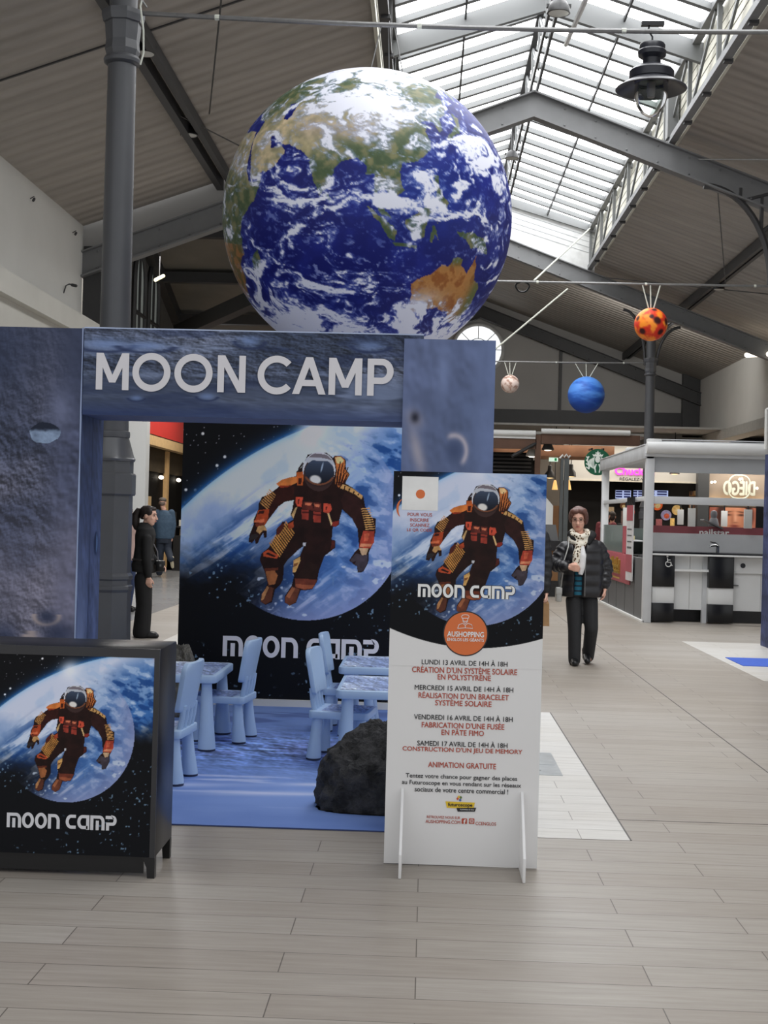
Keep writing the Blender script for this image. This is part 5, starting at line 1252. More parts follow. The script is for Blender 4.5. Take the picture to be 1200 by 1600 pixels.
po = thing('price_list', (KX-.02, 21.8, .5), 'tall narrow white and rose price list hung beside the front kiosk post', 'poster')
obj('sheet', MB().box((KX-.03, 21.6, .58), (KX-.01, 22.25, 1.80)), mat('white_print_sheet', (206, 204, 204), .5), po)
obj('rose_band', MB().box((KX-.034, 21.6, 1.55), (KX-.03, 22.25, 1.80)), M_pink, po); obj('rose_band', MB().box((KX-.034, 21.6, .72), (KX-.03, 22.25, 1.0)), M_pink, po)
obj('text_rows', MB().box((KX-.033, 21.7, 1.10), (KX-.03, 22.15, 1.13)).box((KX-.033, 21.7, 1.2), (KX-.03, 22.15, 1.22)).box((KX-.033, 21.7, 1.3), (KX-.03, 22.15, 1.32)).box((KX-.033, 21.7, 1.4), (KX-.03, 22.15, 1.42)), M_kiod, po)
obj('black_cap', MB().box((KX-.034, 21.6, 1.80), (KX-.0, 22.25, 1.93)), M_blk, po)
b = obj('flag_pipe', MB().tube([at(1197, 702, 20.4), at(1198, 640, 20.4), at(1206, 636, 20.4)], .028, 8), M_white); tag(b, 'thin white pipe standing up at the right frame edge above the kiosk', 'pipe')

# second moon booth at the right edge
m2 = thing('moon_booth_side', (4.5, 17.0, 0), 'dark blue moon-print booth panel at the right frame edge', 'booth panel')
def scale_art(s, t):
    x, y = s*1.2, t*2.42
    c = lunar(x*.8, y*.8, 91, (52, 60, 92), (74, 82, 122), rough=.3, oct_=3)
    hx, hy = x/.30, y/.52; r = np.floor(hy*2).astype(int); q = (hx+.5*(r % 2)); k = np.abs((q % 1)-.5)*2
    lineh = np.abs(((hy*2) % 1)-.5*(1-np.abs(k-.5))); c = mixc(c, (22, 26, 42), (1-ss(.02, .07, lineh))*.85)
    return c
obj('panel', MB().box((4.262, 16.5, 0), (5.6, 17.2, 2.42)), M_edge, m2)
print_sheet('side_print', m2, (4.260, 17.2, 0), (0, -.7, 0), (0, 0, 2.42), 60, 200, scale_art, P_print)
print_sheet('front_print', m2, (4.262, 16.498, 0), (1.33, 0, 0), (0, 0, 2.42), 120, 200, scale_art, P_print)
b = obj('blue_rug', MB().box((3.43, 14.57, .0018), (6.4, 15.44, .008)), mat('royal_blue_carpet', (62, 98, 196), .85, 0, .06, 30)); tag(b, 'small royal blue rug on the white inlay at right', 'rug')

# ================================================================== COFFEE STAND AND SHOPS AT THE BACK
M_wood = mat('brown_stained_wood', (98, 70, 54), .6, 0, .16, 3)
M_woodl = mat('light_brown_wood', (140, 100, 74), .6, 0, .15, 3)
def pbox(D, u0, v0, u1, v1, th=.1):       # a box whose front face spans the given photo rectangle at depth D
    a, b = at(u0, (v0+v1)/2, D), at(u1, (v0+v1)/2, D); c, d = at((u0+u1)/2, v0, D), at((u0+u1)/2, v1, D)
    return (a.x, D, d.z), (b.x, D+th, c.z)
DW = 30.0
cf = thing('coffee_stand', (2.8, DW, 0), 'brown timber coffee stand with white awning rolls at the back', 'stand')
xa, xm_, xe = at(700, 690, DW).x, at(841, 690, DW).x, at(1016, 690, DW).x
for x in (xa, xm_-.06, xe-.12): obj('post', MB().box((x, DW, 0), (x+.12, DW+.14, 3.42)), M_wood, cf)
a, b = pbox(DW-.05, 705, 671, 837, 684); obj('awning_roll', MB().tube([(a[0], DW-.02, b[2]-.07), (b[0], DW-.02, b[2]-.07)], .07, 12).box((a[0], DW-.03, a[2]), (b[0], DW, b[2]-.1)), M_kiow, cf)
a, b = pbox(DW-.05, 846, 670.5, 985, 680); obj('awning_roll', MB().tube([(a[0], DW-.02, (a[2]+b[2])/2), (b[0], DW-.02, (a[2]+b[2])/2)], .062, 12), M_kiow, cf)
obj('beam', MB().box(*pbox(DW, 705, 684, 838, 700, .12)).box(*pbox(DW, 846, 679, 1000, 695, .12)), M_wood, cf)
obj('back_beam', MB().box(*pbox(DW+1.6, 770, 695, 960, 716, .12)).box(*pbox(DW+1.4, 845, 713, 915, 718, .1)), M_woodl, cf)
lv = MB()
for q in range(6): a, b = pbox(DW+.6, 705, 709+q*6, 830, 712+q*6, .06); lv.box(a, b)
obj('louvre', lv, mat('dark_louvre', (40, 36, 34), .6), cf)
obj('louvre_back', MB().box(*pbox(DW+.8, 705, 706, 832, 800, .05)), mat('near_black_board', (16, 15, 15), .7), cf)
a, b = at(800, 713, DW-.3), at(839, 692, DW+.05); obj('brace', MB().tube([a, b], .04, 8), M_dsteel, cf)
obj('counter', MB().box((xa, DW+.0, 0), (2.85, DW+.7, 1.05)), mat('dark_brown_counter', (54, 42, 36), .6), cf)
obj('roof', MB().box((xa, DW+.02, 3.44), (xe, DW+3.2, 3.5)), mat('pale_roof_board', (150, 148, 142), .6), cf)
for i, (u, v) in enumerate(((831, 712), (856, 702))):
    p = at(u, v, DW+.4); t = thing('spot_lamp', p, ['white spotlight left of the brown timber post', 'black and white spotlight right of the brown timber post'][i], 'lamp', 'spotlights on the coffee stand')
    obj('head', MB().lathe([(.02, .18), (.08, .14), (.14, 0), (.13, -.02)], p, 16), M_white if i == 0 else M_kiod, t); obj('bulb', MB().ell(p, (.1, .1, .04), 12, 8), M_lum, t); obj('arm', MB().tube([p+Vector((0, 0, .16)), p+Vector((.14, .02, .3))], .02, 6), M_black, t)
ex = thing('exit_sign', at(866, 718, DW+1.3), 'small lit green and white exit sign under the timber beam', 'exit sign')
a, b = pbox(DW+1.3, 858, 715, 872, 721, .04); obj('box', MB().box(a, b), mat('lit_exit_white', (214, 240, 222), .5, 0, 0, 3, emit=.9), ex)
a, b = pbox(DW+1.28, 866.5, 715.8, 870, 720.2, .015); obj('pictogram', MB().box(a, b), mat('exit_green', (40, 150, 86), .5, 0, 0, 3, emit=.5), ex)
# round coffee sign
sg = thing('round_sign', at(934, 722, 29.4), 'round green and white coffee sign behind the grey kiosk roof', 'sign')
sc_ = at(934, 722, 29.4); R_ = 20.5*29.4/FPX
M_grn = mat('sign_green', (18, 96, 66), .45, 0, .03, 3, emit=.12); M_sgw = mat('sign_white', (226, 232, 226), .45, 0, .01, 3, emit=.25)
def disc(r, y, n=40): return MB().tube([(sc_.x, y, sc_.z), (sc_.x, y+.03, sc_.z)], r, n)
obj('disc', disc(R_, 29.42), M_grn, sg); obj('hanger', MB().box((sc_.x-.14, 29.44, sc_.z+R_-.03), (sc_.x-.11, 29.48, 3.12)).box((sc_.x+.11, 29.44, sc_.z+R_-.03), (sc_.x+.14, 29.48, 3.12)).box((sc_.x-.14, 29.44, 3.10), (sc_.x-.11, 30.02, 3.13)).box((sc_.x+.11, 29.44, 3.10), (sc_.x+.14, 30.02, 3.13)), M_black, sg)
fig = MB(); Q = lambda x, z: (sc_.x+x*R_, 29.41, sc_.z+z*R_)
def qp(pts): fig.poly([Q(*p) for p in pts])
star = []
for k_ in range(10): r = .22 if k_ % 2 == 0 else .1; a = PI/2+k_*PI/5; star.append((r*math.cos(a), .66+r*math.sin(a)))
qp([(p[0], p[1]) for p in star[::-1]])
qp([(-.34, .42), (-.42, .62), (-.28, .55), (-.18, .66), (-.1, .52), (0, .6), (.1, .52), (.18, .66), (.28, .55), (.42, .62), (.34, .42)])
fig.ell((sc_.x, 29.41, sc_.z+.2*R_), (.2*R_, .004, .25*R_), 20, 10)
for sx in (-1, 1):
    for k_ in range(5):
        x0 = .27+k_*.09; pts = [(sx*x0*.95, .38-k_*.05), (sx*(x0+.03), .1-k_*.06), (sx*(x0+.02+.03*math.sin(k_)), -.2), (sx*(x0-.04), -.55+k_*.05)]; fig.tube([Q(*p) for p in pts], .034*R_, 6)
    for k_ in range(4): fig.tube([Q(sx*(.62+.03*k_), -.55+k_*.28), Q(sx*(.9-.02*abs(k_-1.5)), -.38+k_*.26)], .045*R_, 6)
    fig.tube([Q(sx*.62, -.5), Q(sx*.72, -.1), Q(sx*.78, .2), Q(sx*.66, .42)], .05*R_, 6)
    fig.tube([Q(sx*.1, -.15), Q(sx*.2, -.45), Q(sx*.14, -.8)], .05*R_, 6)
obj('emblem', fig, M_sgw, sg)
p = thing('steel_double_post', at(881, 850, 28), 'dark grey steel double post left of the walking woman', 'post'); x0 = at(875, 780, 28).x
zt = at(881, 716, 28).z
obj('post', MB().box((x0, 28, 0), (x0+.06, 28.1, zt)).box((x0+.075, 28, 0), (x0+.17, 28.1, zt)), mat('slate_steel', (84, 88, 88), .4, .2, .08, 5), p)
obj('cap', MB().tube([(x0-.02, 28.05, zt), (x0+.04, 28.02, zt+.07), (x0+.07, 28.05, zt+.02), (x0+.11, 28.02, zt+.08), (x0+.16, 28.05, zt+.02), (x0+.2, 28.05, zt+.06)], .022, 6), M_white, p)

DB = 35.0
M_dark = mat('dark_shop_interior', (30, 27, 25), .7, 0, .1, 1)
struct('ceiling_shops', MB().box((1.2, 33.2, 3.86), (9.6, 36.5, 3.91)), mat('shop_ceiling_grey', (150, 148, 144), .8))
struct('wall_shops_back', MB().box((1.2, DB+.9, 0), (10.5, DB+1.0, 3.9)), M_dark)
struct('wall_shops_upper', MB().box(*pbox(DB+.2, 840, 714, 882, 790, .05)), mat('grey_brown_boards', (98, 92, 84), .7, 0, .1, 2))
struct('trim_7', MB().box(*pbox(DB+.15, 848, 790, 872, 905, .04)), mat('warm_wood_wall', (110, 78, 48), .6, 0, .15, 2))
fa_ = thing('snack_fascia', at(1000, 726, DB), 'pale grey snack bar fascia with pink lettering at the back', 'sign')
obj('fascia', MB().box(*pbox(DB, 880, 697, 1092, 752, .2)), mat('pale_fascia', (186, 184, 178), .6, 0, .04, 1), fa_)
obj('fascia_edge', MB().box(*pbox(DB-.03, 880, 750.5, 1092, 753, .05)), mat('warm_lit_edge', (206, 200, 186), .6), fa_)
M_neo = mat('pink_neon', (232, 70, 190), .5, 0, 0, 3, emit=.7)
text('lettering', "Chucky's", M_neo, fa_, DB, 961, 1022, 738, 16, bold=.04, off=.03)
text('caption', 'RÉGALEZ-VOUS', M_tblk, fa_, DB, 968, 1021, 748.5, 5.5, bold=.02, off=.034)
for i, (u0, u1) in enumerate(((960.5, 987), (988.5, 1004.5), (1005, 1045))):
    a, b = pbox(DB+.5, u0, 765, u1, 780.5, .05); t = thing('menu_screen', ((a[0]+b[0])/2, DB+.5, a[2]), ['leftmost lit menu screen over the snack counter', 'narrow lit menu screen beside the front kiosk post', 'widest lit menu screen right of the kiosk post'][i], 'screen', 'menu screens of the snack bar')
    obj('housing', MB().box(a, b), M_black, t); obj('wall_arm', MB().box(((a[0]+b[0])/2-.04, DB+.54, (a[2]+b[2])/2-.04), ((a[0]+b[0])/2+.04, DB+.91, (a[2]+b[2])/2+.04)), M_black, t)
    obj('display', MB().box((a[0]+.02, DB+.495, a[2]+.02), (b[0]-.02, DB+.5, b[2]-.02)), mat('lit_screen_blue', (176, 190, 236), .4, 0, .02, 3, emit=.75), t)
    rows = MB(); n = 3
    for q in range(n):
        z = a[2]+.05+q*(b[2]-a[2]-.06)/n
        for s0 in (.06, .54): rows.box((a[0]+(b[0]-a[0])*s0, DB+.492, z), (a[0]+(b[0]-a[0])*(s0+.38), DB+.495, z+.045))
    obj('menu_rows', rows, mat('screen_text_navy', (60, 70, 130), .5, 0, 0, 3, emit=.2), t)
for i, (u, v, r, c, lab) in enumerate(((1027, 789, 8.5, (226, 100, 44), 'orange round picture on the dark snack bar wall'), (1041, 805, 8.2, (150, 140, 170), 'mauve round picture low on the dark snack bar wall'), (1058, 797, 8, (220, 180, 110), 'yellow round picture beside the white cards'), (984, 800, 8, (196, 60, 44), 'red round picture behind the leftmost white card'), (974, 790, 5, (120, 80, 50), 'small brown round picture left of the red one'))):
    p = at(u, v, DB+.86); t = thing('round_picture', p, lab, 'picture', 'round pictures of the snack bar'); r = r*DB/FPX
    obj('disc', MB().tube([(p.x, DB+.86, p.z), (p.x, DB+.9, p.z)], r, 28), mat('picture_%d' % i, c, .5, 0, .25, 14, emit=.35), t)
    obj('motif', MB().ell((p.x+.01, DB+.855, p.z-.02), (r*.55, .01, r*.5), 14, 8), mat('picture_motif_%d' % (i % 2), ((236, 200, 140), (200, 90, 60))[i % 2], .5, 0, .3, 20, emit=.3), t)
for i, (u, v, D_, lab) in enumerate(((859, 745, DB-1, 'black pendant lamp beside the event board top'), (892, 743, DB-1, 'black pendant lamp right of the steel double post'), (1054, 739, DB-.4, 'black pendant lamp over the kiosk crossbar'))):
    p = at(u, v, D_); t = thing('pendant_lamp', p, lab, 'lamp', 'black pendant lamps of the food shops'); s_ = .62 if i == 3 else 1
    obj('shade', MB().lathe([(.02, .30*s_), (.05, .28*s_), (.06, .16*s_), (.12, .08*s_), (.13, -.03), (.12, -.03)], (p.x, p.y, p.z), 18), M_black, t)
    obj('bulb', MB().lathe([(.115, -.028), (.0, -.04)], p, 18), M_warm, t); obj('cord', MB().tube([p+Vector((0, 0, .28)), (p.x, p.y, 3.87)], .012, 6), M_black, t)
for i, (u, v) in enumerate(((867, 762), (888, 762))):
    p = at(u, v, DB-1.6); t = thing('cone_lamp', p, ['lit beige cone lamp left of the steel double post', 'lit beige cone lamp right of the steel double post'][i], 'lamp', 'beige cone lamps')
    obj('shade', MB().lathe([(.02, .19), (.035, .16), (.075, -.05), (.07, -.05)], p, 16), mat('lit_beige_shade', (236, 190, 116), .6, 0, .05, 5, emit=.7), t); obj('cord', MB().tube([p+Vector((0, 0, .18)), (p.x, p.y, 3.87)], .01, 6), M_black, t)
# salon with mirrored lettering
dp = obj('dark_pillar', MB().box(*pbox(DB-.3, 1089.5, 600+118, 1107, 905, .3)), mat('charcoal_cladding', (66, 68, 70), .5, 0, .06, 2)); tag(dp, 'charcoal square pillar between the snack bar and the salon', 'pillar')
sl = thing('hair_salon', at(1150, 760, DB), 'taupe hair salon wall with large mirrored lettering', 'salon front')
obj('wall', MB().box(*pbox(DB+.1, 1108, 700, 1215, 792, .05)), mat('taupe_wall', (142, 130, 118), .7, 0, .05, 1), sl)
obj('lower_wall', MB().box(*pbox(DB+.1, 1108, 792, 1215, 905, .05)), M_dark, sl)
obj('light_strip', MB().box(*pbox(DB-.02, 1108, 780, 1200, 781.5, .08)), M_warm, sl)
M_let = mat('pale_sign_letters', (196, 200, 186), .5, 0, .02, 3)
text('lettering', 'DIÉGO', M_let, sl, DB, 1130, 1179, 760, 27, bold=.05, off=.04, mirror=True)
rr_ = rrect(-.27, .27, -.30, .30, .2, 6); cc_ = at(1154.5, 761, DB); obj('letter_ring', MB().tube([(cc_.x+x, DB-.05, cc_.z+z) for x, z in rr_+[rr_[0]]], .02, 6), M_let, sl)
for u, v in ((1112, 753.5), (1117, 753), (1156, 749), (1183, 763)): p = at(u, v, DB-.1); obj('bulb', MB().ell(p, .035, 10, 6), M_lum, sl)
def face_art(s, t):
    X, Y = s*73, (1-t)*44          # photo pixels from (1108, 793)
    c = np.tile(np.array([196., 118., 96.]), (len(X), 1)); c = mixc(c, (120, 62, 50), ss(18, 5, X)*.5)
    e = np.hypot((X-40)/22, (Y-20)/30); sk = 1-ss(.92, 1.02, e); c = mixc(c, (52, 30, 26), (1-ss(1.0, 1.35, np.hypot((X-40)/25, (Y-12)/26)))*.9)
    c = mixc(c, (206, 140, 108), sk); c = mixc(c, (150, 88, 64), sk*ss(45, 60, X)*.6); c = mixc(c, (150, 92, 70), sk*np.exp(-(((X-36)/3)**2+((Y-18)/10)**2))*.5); c = mixc(c, (232, 176, 146), sk*np.exp(-(((X-41)/2.5)**2+((Y-16)/9)**2))*.7)
    for ex_ in (29, 50): c = mixc(c, (60, 36, 30), np.exp(-(((X-ex_)/5.2)**2+((Y-11.5)/1.6)**2))*.95); c = mixc(c, (70, 44, 36), np.exp(-(((X-ex_)/6.5)**2+((Y-7+.12*(X-ex_)*(1 if ex_ < 40 else -1))/1.1)**2))*.8)
    c = mixc(c, (140, 64, 58), np.exp(-(((X-40)/6.5)**2+((Y-29)/2.4)**2))*.95); c = mixc(c, (92, 40, 38), np.exp(-(((X-40)/6.5)**2+((Y-29)/.7)**2))*.8); c = mixc(c, (120, 70, 54), np.exp(-(((X-41)/4)**2+((Y-23.5)/1.2)**2))*.6)
    h = np.hypot((X-62-(44-Y)*.1)/6, (Y-36)/13); c = mixc(c, (190, 132, 108), 1-ss(.85, 1.05, h)); return c
fp = thing('salon_poster', at(1144, 835, DB-.2), 'large salon poster of a face with dark hair behind the kiosk', 'poster')
a, b = pbox(DB-.2, 1108, 793, 1181, 837, .03); obj('board', MB().box(a, b), M_black, fp); print_sheet('face_print', fp, (a[0], DB-.202, a[2]), (b[0]-a[0], 0, 0), (0, 0, b[2]-a[2]), 110, 70, face_art, printed('lit_poster', .5))
obj('dark_edge', MB().box(*pbox(DB-.24, 1181, 790, 1192, 840, .03)), M_blk, fp)
obj('stand', MB().box((a[0], DB-.18, 0), (b[0], DB-.14, a[2])), M_dark, fp)
# snack counter goods
ct = obj('snack_counter', MB().box((3.9, DB-.5, 0), (7.0, DB+.1, 1.0)), M_dark); tag(ct, 'dark snack bar counter seen through the kiosk', 'counter')
sh = thing('shelf_rack', at(1083, 800, DB+.5), 'tall lit shelf rack of cups beside the charcoal pillar', 'shelf')
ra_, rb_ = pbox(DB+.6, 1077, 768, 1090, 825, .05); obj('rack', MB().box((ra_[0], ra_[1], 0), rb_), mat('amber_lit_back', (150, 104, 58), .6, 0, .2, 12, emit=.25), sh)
for q in range(5): a, b = pbox(DB+.5, 1077, 775+q*11, 1090, 776.2+q*11, .12); obj('shelf', MB().box(a, b), M_black, sh)
for i, (u, v, c) in enumerate(((1080, 772.5, (90, 70, 60)), (1086, 772, (190, 160, 120)), (1081, 783.5, (200, 170, 120)), (1086, 783, (150, 80, 60)), (1080, 794, (210, 200, 190)), (1086, 794.5, (110, 80, 70)))):
    p = at(u, v+1.5, DB+.55); t = obj('cup', MB().lathe([(.03, 0), (.045, .1), (.045, .11)], p, 12), mat('cup_%d' % i, c, .5)); tag(t, ['dark cup at left on the top rack shelf', 'beige cup at right on the top rack shelf', 'sand cup at left on the second rack shelf', 'red-brown cup at right on the second rack shelf', 'pale cup at left on the third rack shelf', 'brown cup at right on the third rack shelf'][i], 'cup', 'cups on the lit rack')
for i, (u, v, w_, h_, c, lab) in enumerate(((1030, 815, 9, 8, (150, 84, 86), 'rose framed card standing on the snack counter'), (1051, 814, 6, 9, (226, 186, 110), 'amber lit box on the snack counter'), (975, 806, 8, 16, (110, 90, 84), 'tall brown menu stand near the leftmost white card'), (955, 797, 9, 10, (230, 200, 160), 'cream lit box behind the display case'))):
    a, b = pbox(DB-.3 if i != 3 else DB+.82, u-w_/2, v-h_/2, u+w_/2, v+h_/2, .08); a = (a[0], a[1], 1.002 if i != 3 else a[2])
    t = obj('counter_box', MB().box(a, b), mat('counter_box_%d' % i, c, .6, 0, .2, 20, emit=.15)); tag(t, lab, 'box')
# till island left of the woman
ti = thing('till_island', at(862, 900, 27), 'dark till island with screen beside the event board', 'till')
x0, x1 = at(820, 850, 27).x, at(873, 850, 27).x
obj('body', MB().box((x0, 27, 0), (x1, 27.6, .92)), mat('till_wood', (120, 84, 48), .6, 0, .15, 3), ti); obj('top', MB().box((x0-.05, 26.95, .92), (x1+.03, 27.65, 1.12)), M_blk, ti); obj('kick', MB().box((x0-.02, 26.93, .0), (x1+.01, 27, .32)), M_blk, ti)
obj('screen', MB().prism([(0, 0), (.26, 0), (.2, .32), (.0, .32)], (at(853, 842, 27).x, 27.1, 1.12), (1, 0, 0), (0, 0, 1), (0, .1, 0)), M_kiod, ti)
hs = thing('house_sign', at(858, 815, 28.5), 'white house-shaped board above the till beside the event board', 'sign'); hx = at(858, 815, 28.5)
a = at(850, 818, 28.5); b = at(866, 780, 28.5); obj('board', MB().prism([(a.x-.1, 1.125), (b.x-.02, 1.125), (b.x-.02, b.z-.14), ((a.x+b.x)/2-.06, b.z+.02), (a.x-.1, b.z-.1)], (0, 28.5, 0), (1, 0, 0), (0, 0, 1), (0, .05, 0)), M_white, hs); obj('foot', MB().box((a.x, 28.47, 0), (b.x-.1, 28.58, 1.12)), M_dark, hs)

# ================================================================== LEFT SHOP UNDER THE WING WALL
ls = thing('red_fascia_shop', (XG, 32, 3.2), 'red shop fascia with beige border seen through the gate', 'shop sign')
obj('fascia', MB().box((XG+.05, 29.5, 3.28), (XG+.22, D3-.1, 3.86)), mat('red_fascia', (204, 52, 44), .5, 0, .03, 1), ls)
obj('lower_border', MB().box((XG+.05, 29.5, 3.02), (XG+.26, D3-.1, 3.24)), mat('beige_border', (214, 178, 126), .6), ls); obj('black_line', MB().box((XG+.05, 29.5, 3.24), (XG+.2, D3-.1, 3.28)), M_black, ls)
obj('upper_border', MB().box((XG+.05, 29.5, 3.88), (XG+.26, D3-.1, 4.0)), mat('beige_border', (214, 178, 126), .6), ls)
wl_ = struct('wall_shop_left', MB().box((XG-.2, D1, 0), (XG-.05, D3, 3.62)), M_dark)
sf = thing('shop_window', (XG, 32, 0), 'dark shop window with beige mullion under the red fascia', 'shop window')
obj('glass', MB().box((XG-.02, 29.5, .1), (XG-.0, D3-.1, 3.02)), mat('dark_shop_glass', (24, 22, 20), .6, spec=.08), sf); obj('mullion', MB().box((XG, 33.25, .1), (XG+.1, 33.5, 3.0)), mat('beige_mullion', (206, 166, 112), .6), sf)
obj('inner_panel', MB().box((XG+.0, 29.5, 2.45), (XG+.03, D3-.1, 3.02)), mat('olive_brown_panel', (76, 66, 52), .8, spec=.1), sf); obj('poster', MB().box((XG, 31.35, .6), (XG+.03, 31.75, 1.85)), mat('beige_poster', (190, 160, 116), .6), sf)
for y, z in ((32.6, 2.33), (34.9, 2.33)): obj('lamp', MB().ell((XG+.08, y, z), (.05, .22, .05), 10, 6), M_lum, sf)
b = obj('white_pillar', MB().box((-6.55, 28.55, 0), (-6.05, 28.9, 5.2)).box((-6.55, 28.9, 0), (-6.3, 29.45, 5.2)), mat('white_pillar_paint', (214, 216, 216), .6, 0, .02, 1)); tag(b, 'white square pillar between the near iron pillar and the red fascia', 'pillar')
b = obj('call_point', MB().box((XG+.0, 30.4, 2.02), (XG+.06, 30.7, 2.2)), mat('red_call_point', (210, 70, 50), .5)); tag(b, 'small red alarm box on the shop front', 'alarm')
sd = thing('sale_table', (-6.2, 34.9, 0), 'dark display table with goods behind the man in the denim jacket', 'display table')
obj('body', MB().box((-6.45, 34.0, 0), (-5.85, 36.0, .9)), M_dark, sd); obj('upper_shelf', MB().box((-6.45, 34.0, 1.1), (-6.0, 36.0, 1.14)).box((-6.45, 35.9, .9), (-6.4, 36.0, 1.5)).box((-6.45, 34.0, .9), (-6.4, 34.1, 1.5)), M_dark, sd)
for i, (y, c, z) in enumerate(((34.2, (220, 214, 200), 1.14), (34.7, (170, 70, 60), 1.14), (35.3, (210, 200, 190), 1.14), (34.3, (190, 160, 120), .9), (35.0, (120, 80, 60), .9))):
    b = obj('goods_box', MB().box((-6.35, y, z), (-6.05, y+.36, z+.16)), mat('goods_%d' % i, c, .6)); tag(b, ['white goods box nearest on the upper display shelf', 'red goods box on the upper display shelf', 'far white goods box on the upper display shelf', 'tan goods box on the lower display table', 'brown goods box on the lower display table'][i], 'box', 'goods on the display table')

# ceiling lamps of shops and kiosk; fill lights added for wing and gable
def area_light(name, p, sx, sy, power, col=(1, .9, .78)):
    L = bpy.data.lights.new(name, 'AREA'); L.shape = 'RECTANGLE'; L.size = sx; L.size_y = sy; L.energy = power; L.color = col
    o = bpy.data.objects.new(name, L); C.objects.link(o); o.location = p; return o
area_light('snack_bar_ceiling_lamp', (5.5, 34.2, 3.6), 5, 1.0, 100)
area_light('coffee_stand_ceiling_lamp', (3.0, 32.0, 3.3), 3, 1.5, 40)
area_light('wing_fill_light', (-5.2, 31.0, 5.2), 1.2, 5, 170, (1, .96, .9))  # added area light that brightens the left wing
area_light('wing_fill_light', (-5.4, 23.5, 6.2), 1.4, 5, 330, (1, .98, .95))  # added fill so the white pillar's front is not left dark
area_light('kiosk_ceiling_lamp', (5.2, 23.0, 2.52), 3.2, 3.6, 110, (1, .98, .95))
o_ = area_light('far_bay_fill_light', (4.6, 29.6, 5.7), 3.0, .4, 60, (1, .98, .94)); o_.rotation_euler = (math.radians(75), 0, 0)  # added area light turned to the back gable to brighten it
area_light('salon_ceiling_lamp', (8.3, 34.3, 3.5), 1.5, .8, 60)
# ================================================================== PEOPLE
M_skin = mat('skin_fair', (222, 172, 150), .55, 0, .04, 12)
M_skinp = mat('skin_pale', (220, 176, 156), .55, 0, .04, 12)
M_lips = mat('lips_rose', (176, 96, 90), .5)
M_eye = mat('eye_dark', (40, 32, 30), .3)
M_brow = mat('eyebrow_brown', (84, 58, 46), .7)
V = Vector
def hand(mb, wrist, d, palm_n, side, curl=.5, s=1.0):
    """palm, four bent fingers of unequal length and a thumb; d = along the hand, palm_n = out of the palm, side = thumb side"""
    d, n_, t = V(d).normalized(), V(palm_n).normalized(), V(side).normalized()
    w = V(wrist)
    mb.cap(w, w+d*.02*s, .024*s, .026*s)
    pe = w+d*.085*s
    for k in (-1.5, -.5, .5, 1.5): mb.cap(w+d*.025*s+t*k*.009*s, pe+t*k*.0185*s, .015*s, .0125*s, 10)
    for k, L in ((1.5, .066), (.5, .076), (-.5, .071), (-1.5, .054)):
        b = pe+t*k*.0195*s; L *= s; a = curl
        d1 = (d*math.cos(a*.6)+n_*math.sin(a*.6)); d2 = (d*math.cos(a*1.5)+n_*math.sin(a*1.5)); d3 = (d*math.cos(a*2.1)+n_*math.sin(a*2.1))
        p1 = b+d1*L*.45; p2 = p1+d2*L*.32; p3 = p2+d3*L*.25
        mb.cap(b, p1, .0095*s, .0088*s, 10); mb.cap(p1, p2, .0088*s, .008*s, 10); mb.cap(p2, p3, .008*s, .007*s, 10)
    b = w+d*.035*s+t*.027*s; p1 = b+(t*.55+d*.75+n_*.3).normalized()*.04*s; p2 = p1+(d*.9+n_*.45+t*.1).normalized()*.03*s
    mb.cap(w+d*.02*s+t*.012*s, b, .016*s, .014*s, 10); mb.cap(b, p1, .0125*s, .0105*s, 10); mb.cap(p1, p2, .0105*s, .009*s, 10)
def loft_z(mb, rows, n=28, mi=0):
    """rows of (cx, cy, z, rx, ry), superelliptic"""
    R = []
    for cx, cy, z, rx, ry in rows:
        r = []
        for i in range(n):
            a = 2*PI*i/n; c, s = math.cos(a), math.sin(a)
            r.append((cx+rx*math.copysign(abs(c)**.85, c), cy+ry*math.copysign(abs(s)**.85, s), z))
        R.append(r)
    return mb.ring_loft(R, mi)
def head(mb, c, q, s=1.0):
    """skull, jaw, nose, ears; q turns the head (its face looks along local -y)"""
    P = lambda x, y, z: V(c)+q@(V((x, y, z))*s)
    m3 = q.to_matrix() if hasattr(q, 'to_matrix') else q
    e = lambda p, r: mb.ell(P(*p), tuple(k*s for k in r), 24, 16, rot=m3)
    e((0, .012, .03), (.076, .094, .088)); e((0, -.02, -.035), (.062, .068, .078)); e((0, -.045, -.085), (.036, .034, .030))
    e((0, -.055, .03), (.052, .03, .035)); e((.034, -.058, -.025), (.026, .02, .024)); e((-.034, -.058, -.025), (.026, .02, .024))
    mb.cap(P(0, -.086, .012), P(0, -.106, -.026), .0085*s, .014*s, 10); e((.012, -.096, -.029), (.009, .009, .007)); e((-.012, -.096, -.029), (.009, .009, .007))
    e((0, -.083, -.058), (.024, .012, .012))
    for sx in (-1, 1): e((sx*.076, .012, -.005), (.010, .020, .032))
    return P
def face_parts(t, P, q, s=1.0, m_brow=M_brow):
    m3 = q.to_matrix()
    for sx in (-1, 1):
        obj('eye', MB().ell(P(sx*.030, -.0795, .012), (.0135*s, .008*s, .0062*s), 14, 8, rot=m3), M_eye, t)
        obj('eyebrow', MB().tube([P(sx*.013, -.086, .030), P(sx*.032, -.084, .036), P(sx*.048, -.074, .031)], [.0035*s, .004*s, .0025*s], 8), m_brow, t)
    obj('mouth', MB().tube([P(-.023, -.090, -.058), P(-.009, -.0965, -.056), P(0, -.0965, -.057), P(.009, -.0965, -.056), P(.023, -.090, -.058)], [.002*s, .0045*s, .005*s, .0045*s, .002*s], 8), M_lips, t)
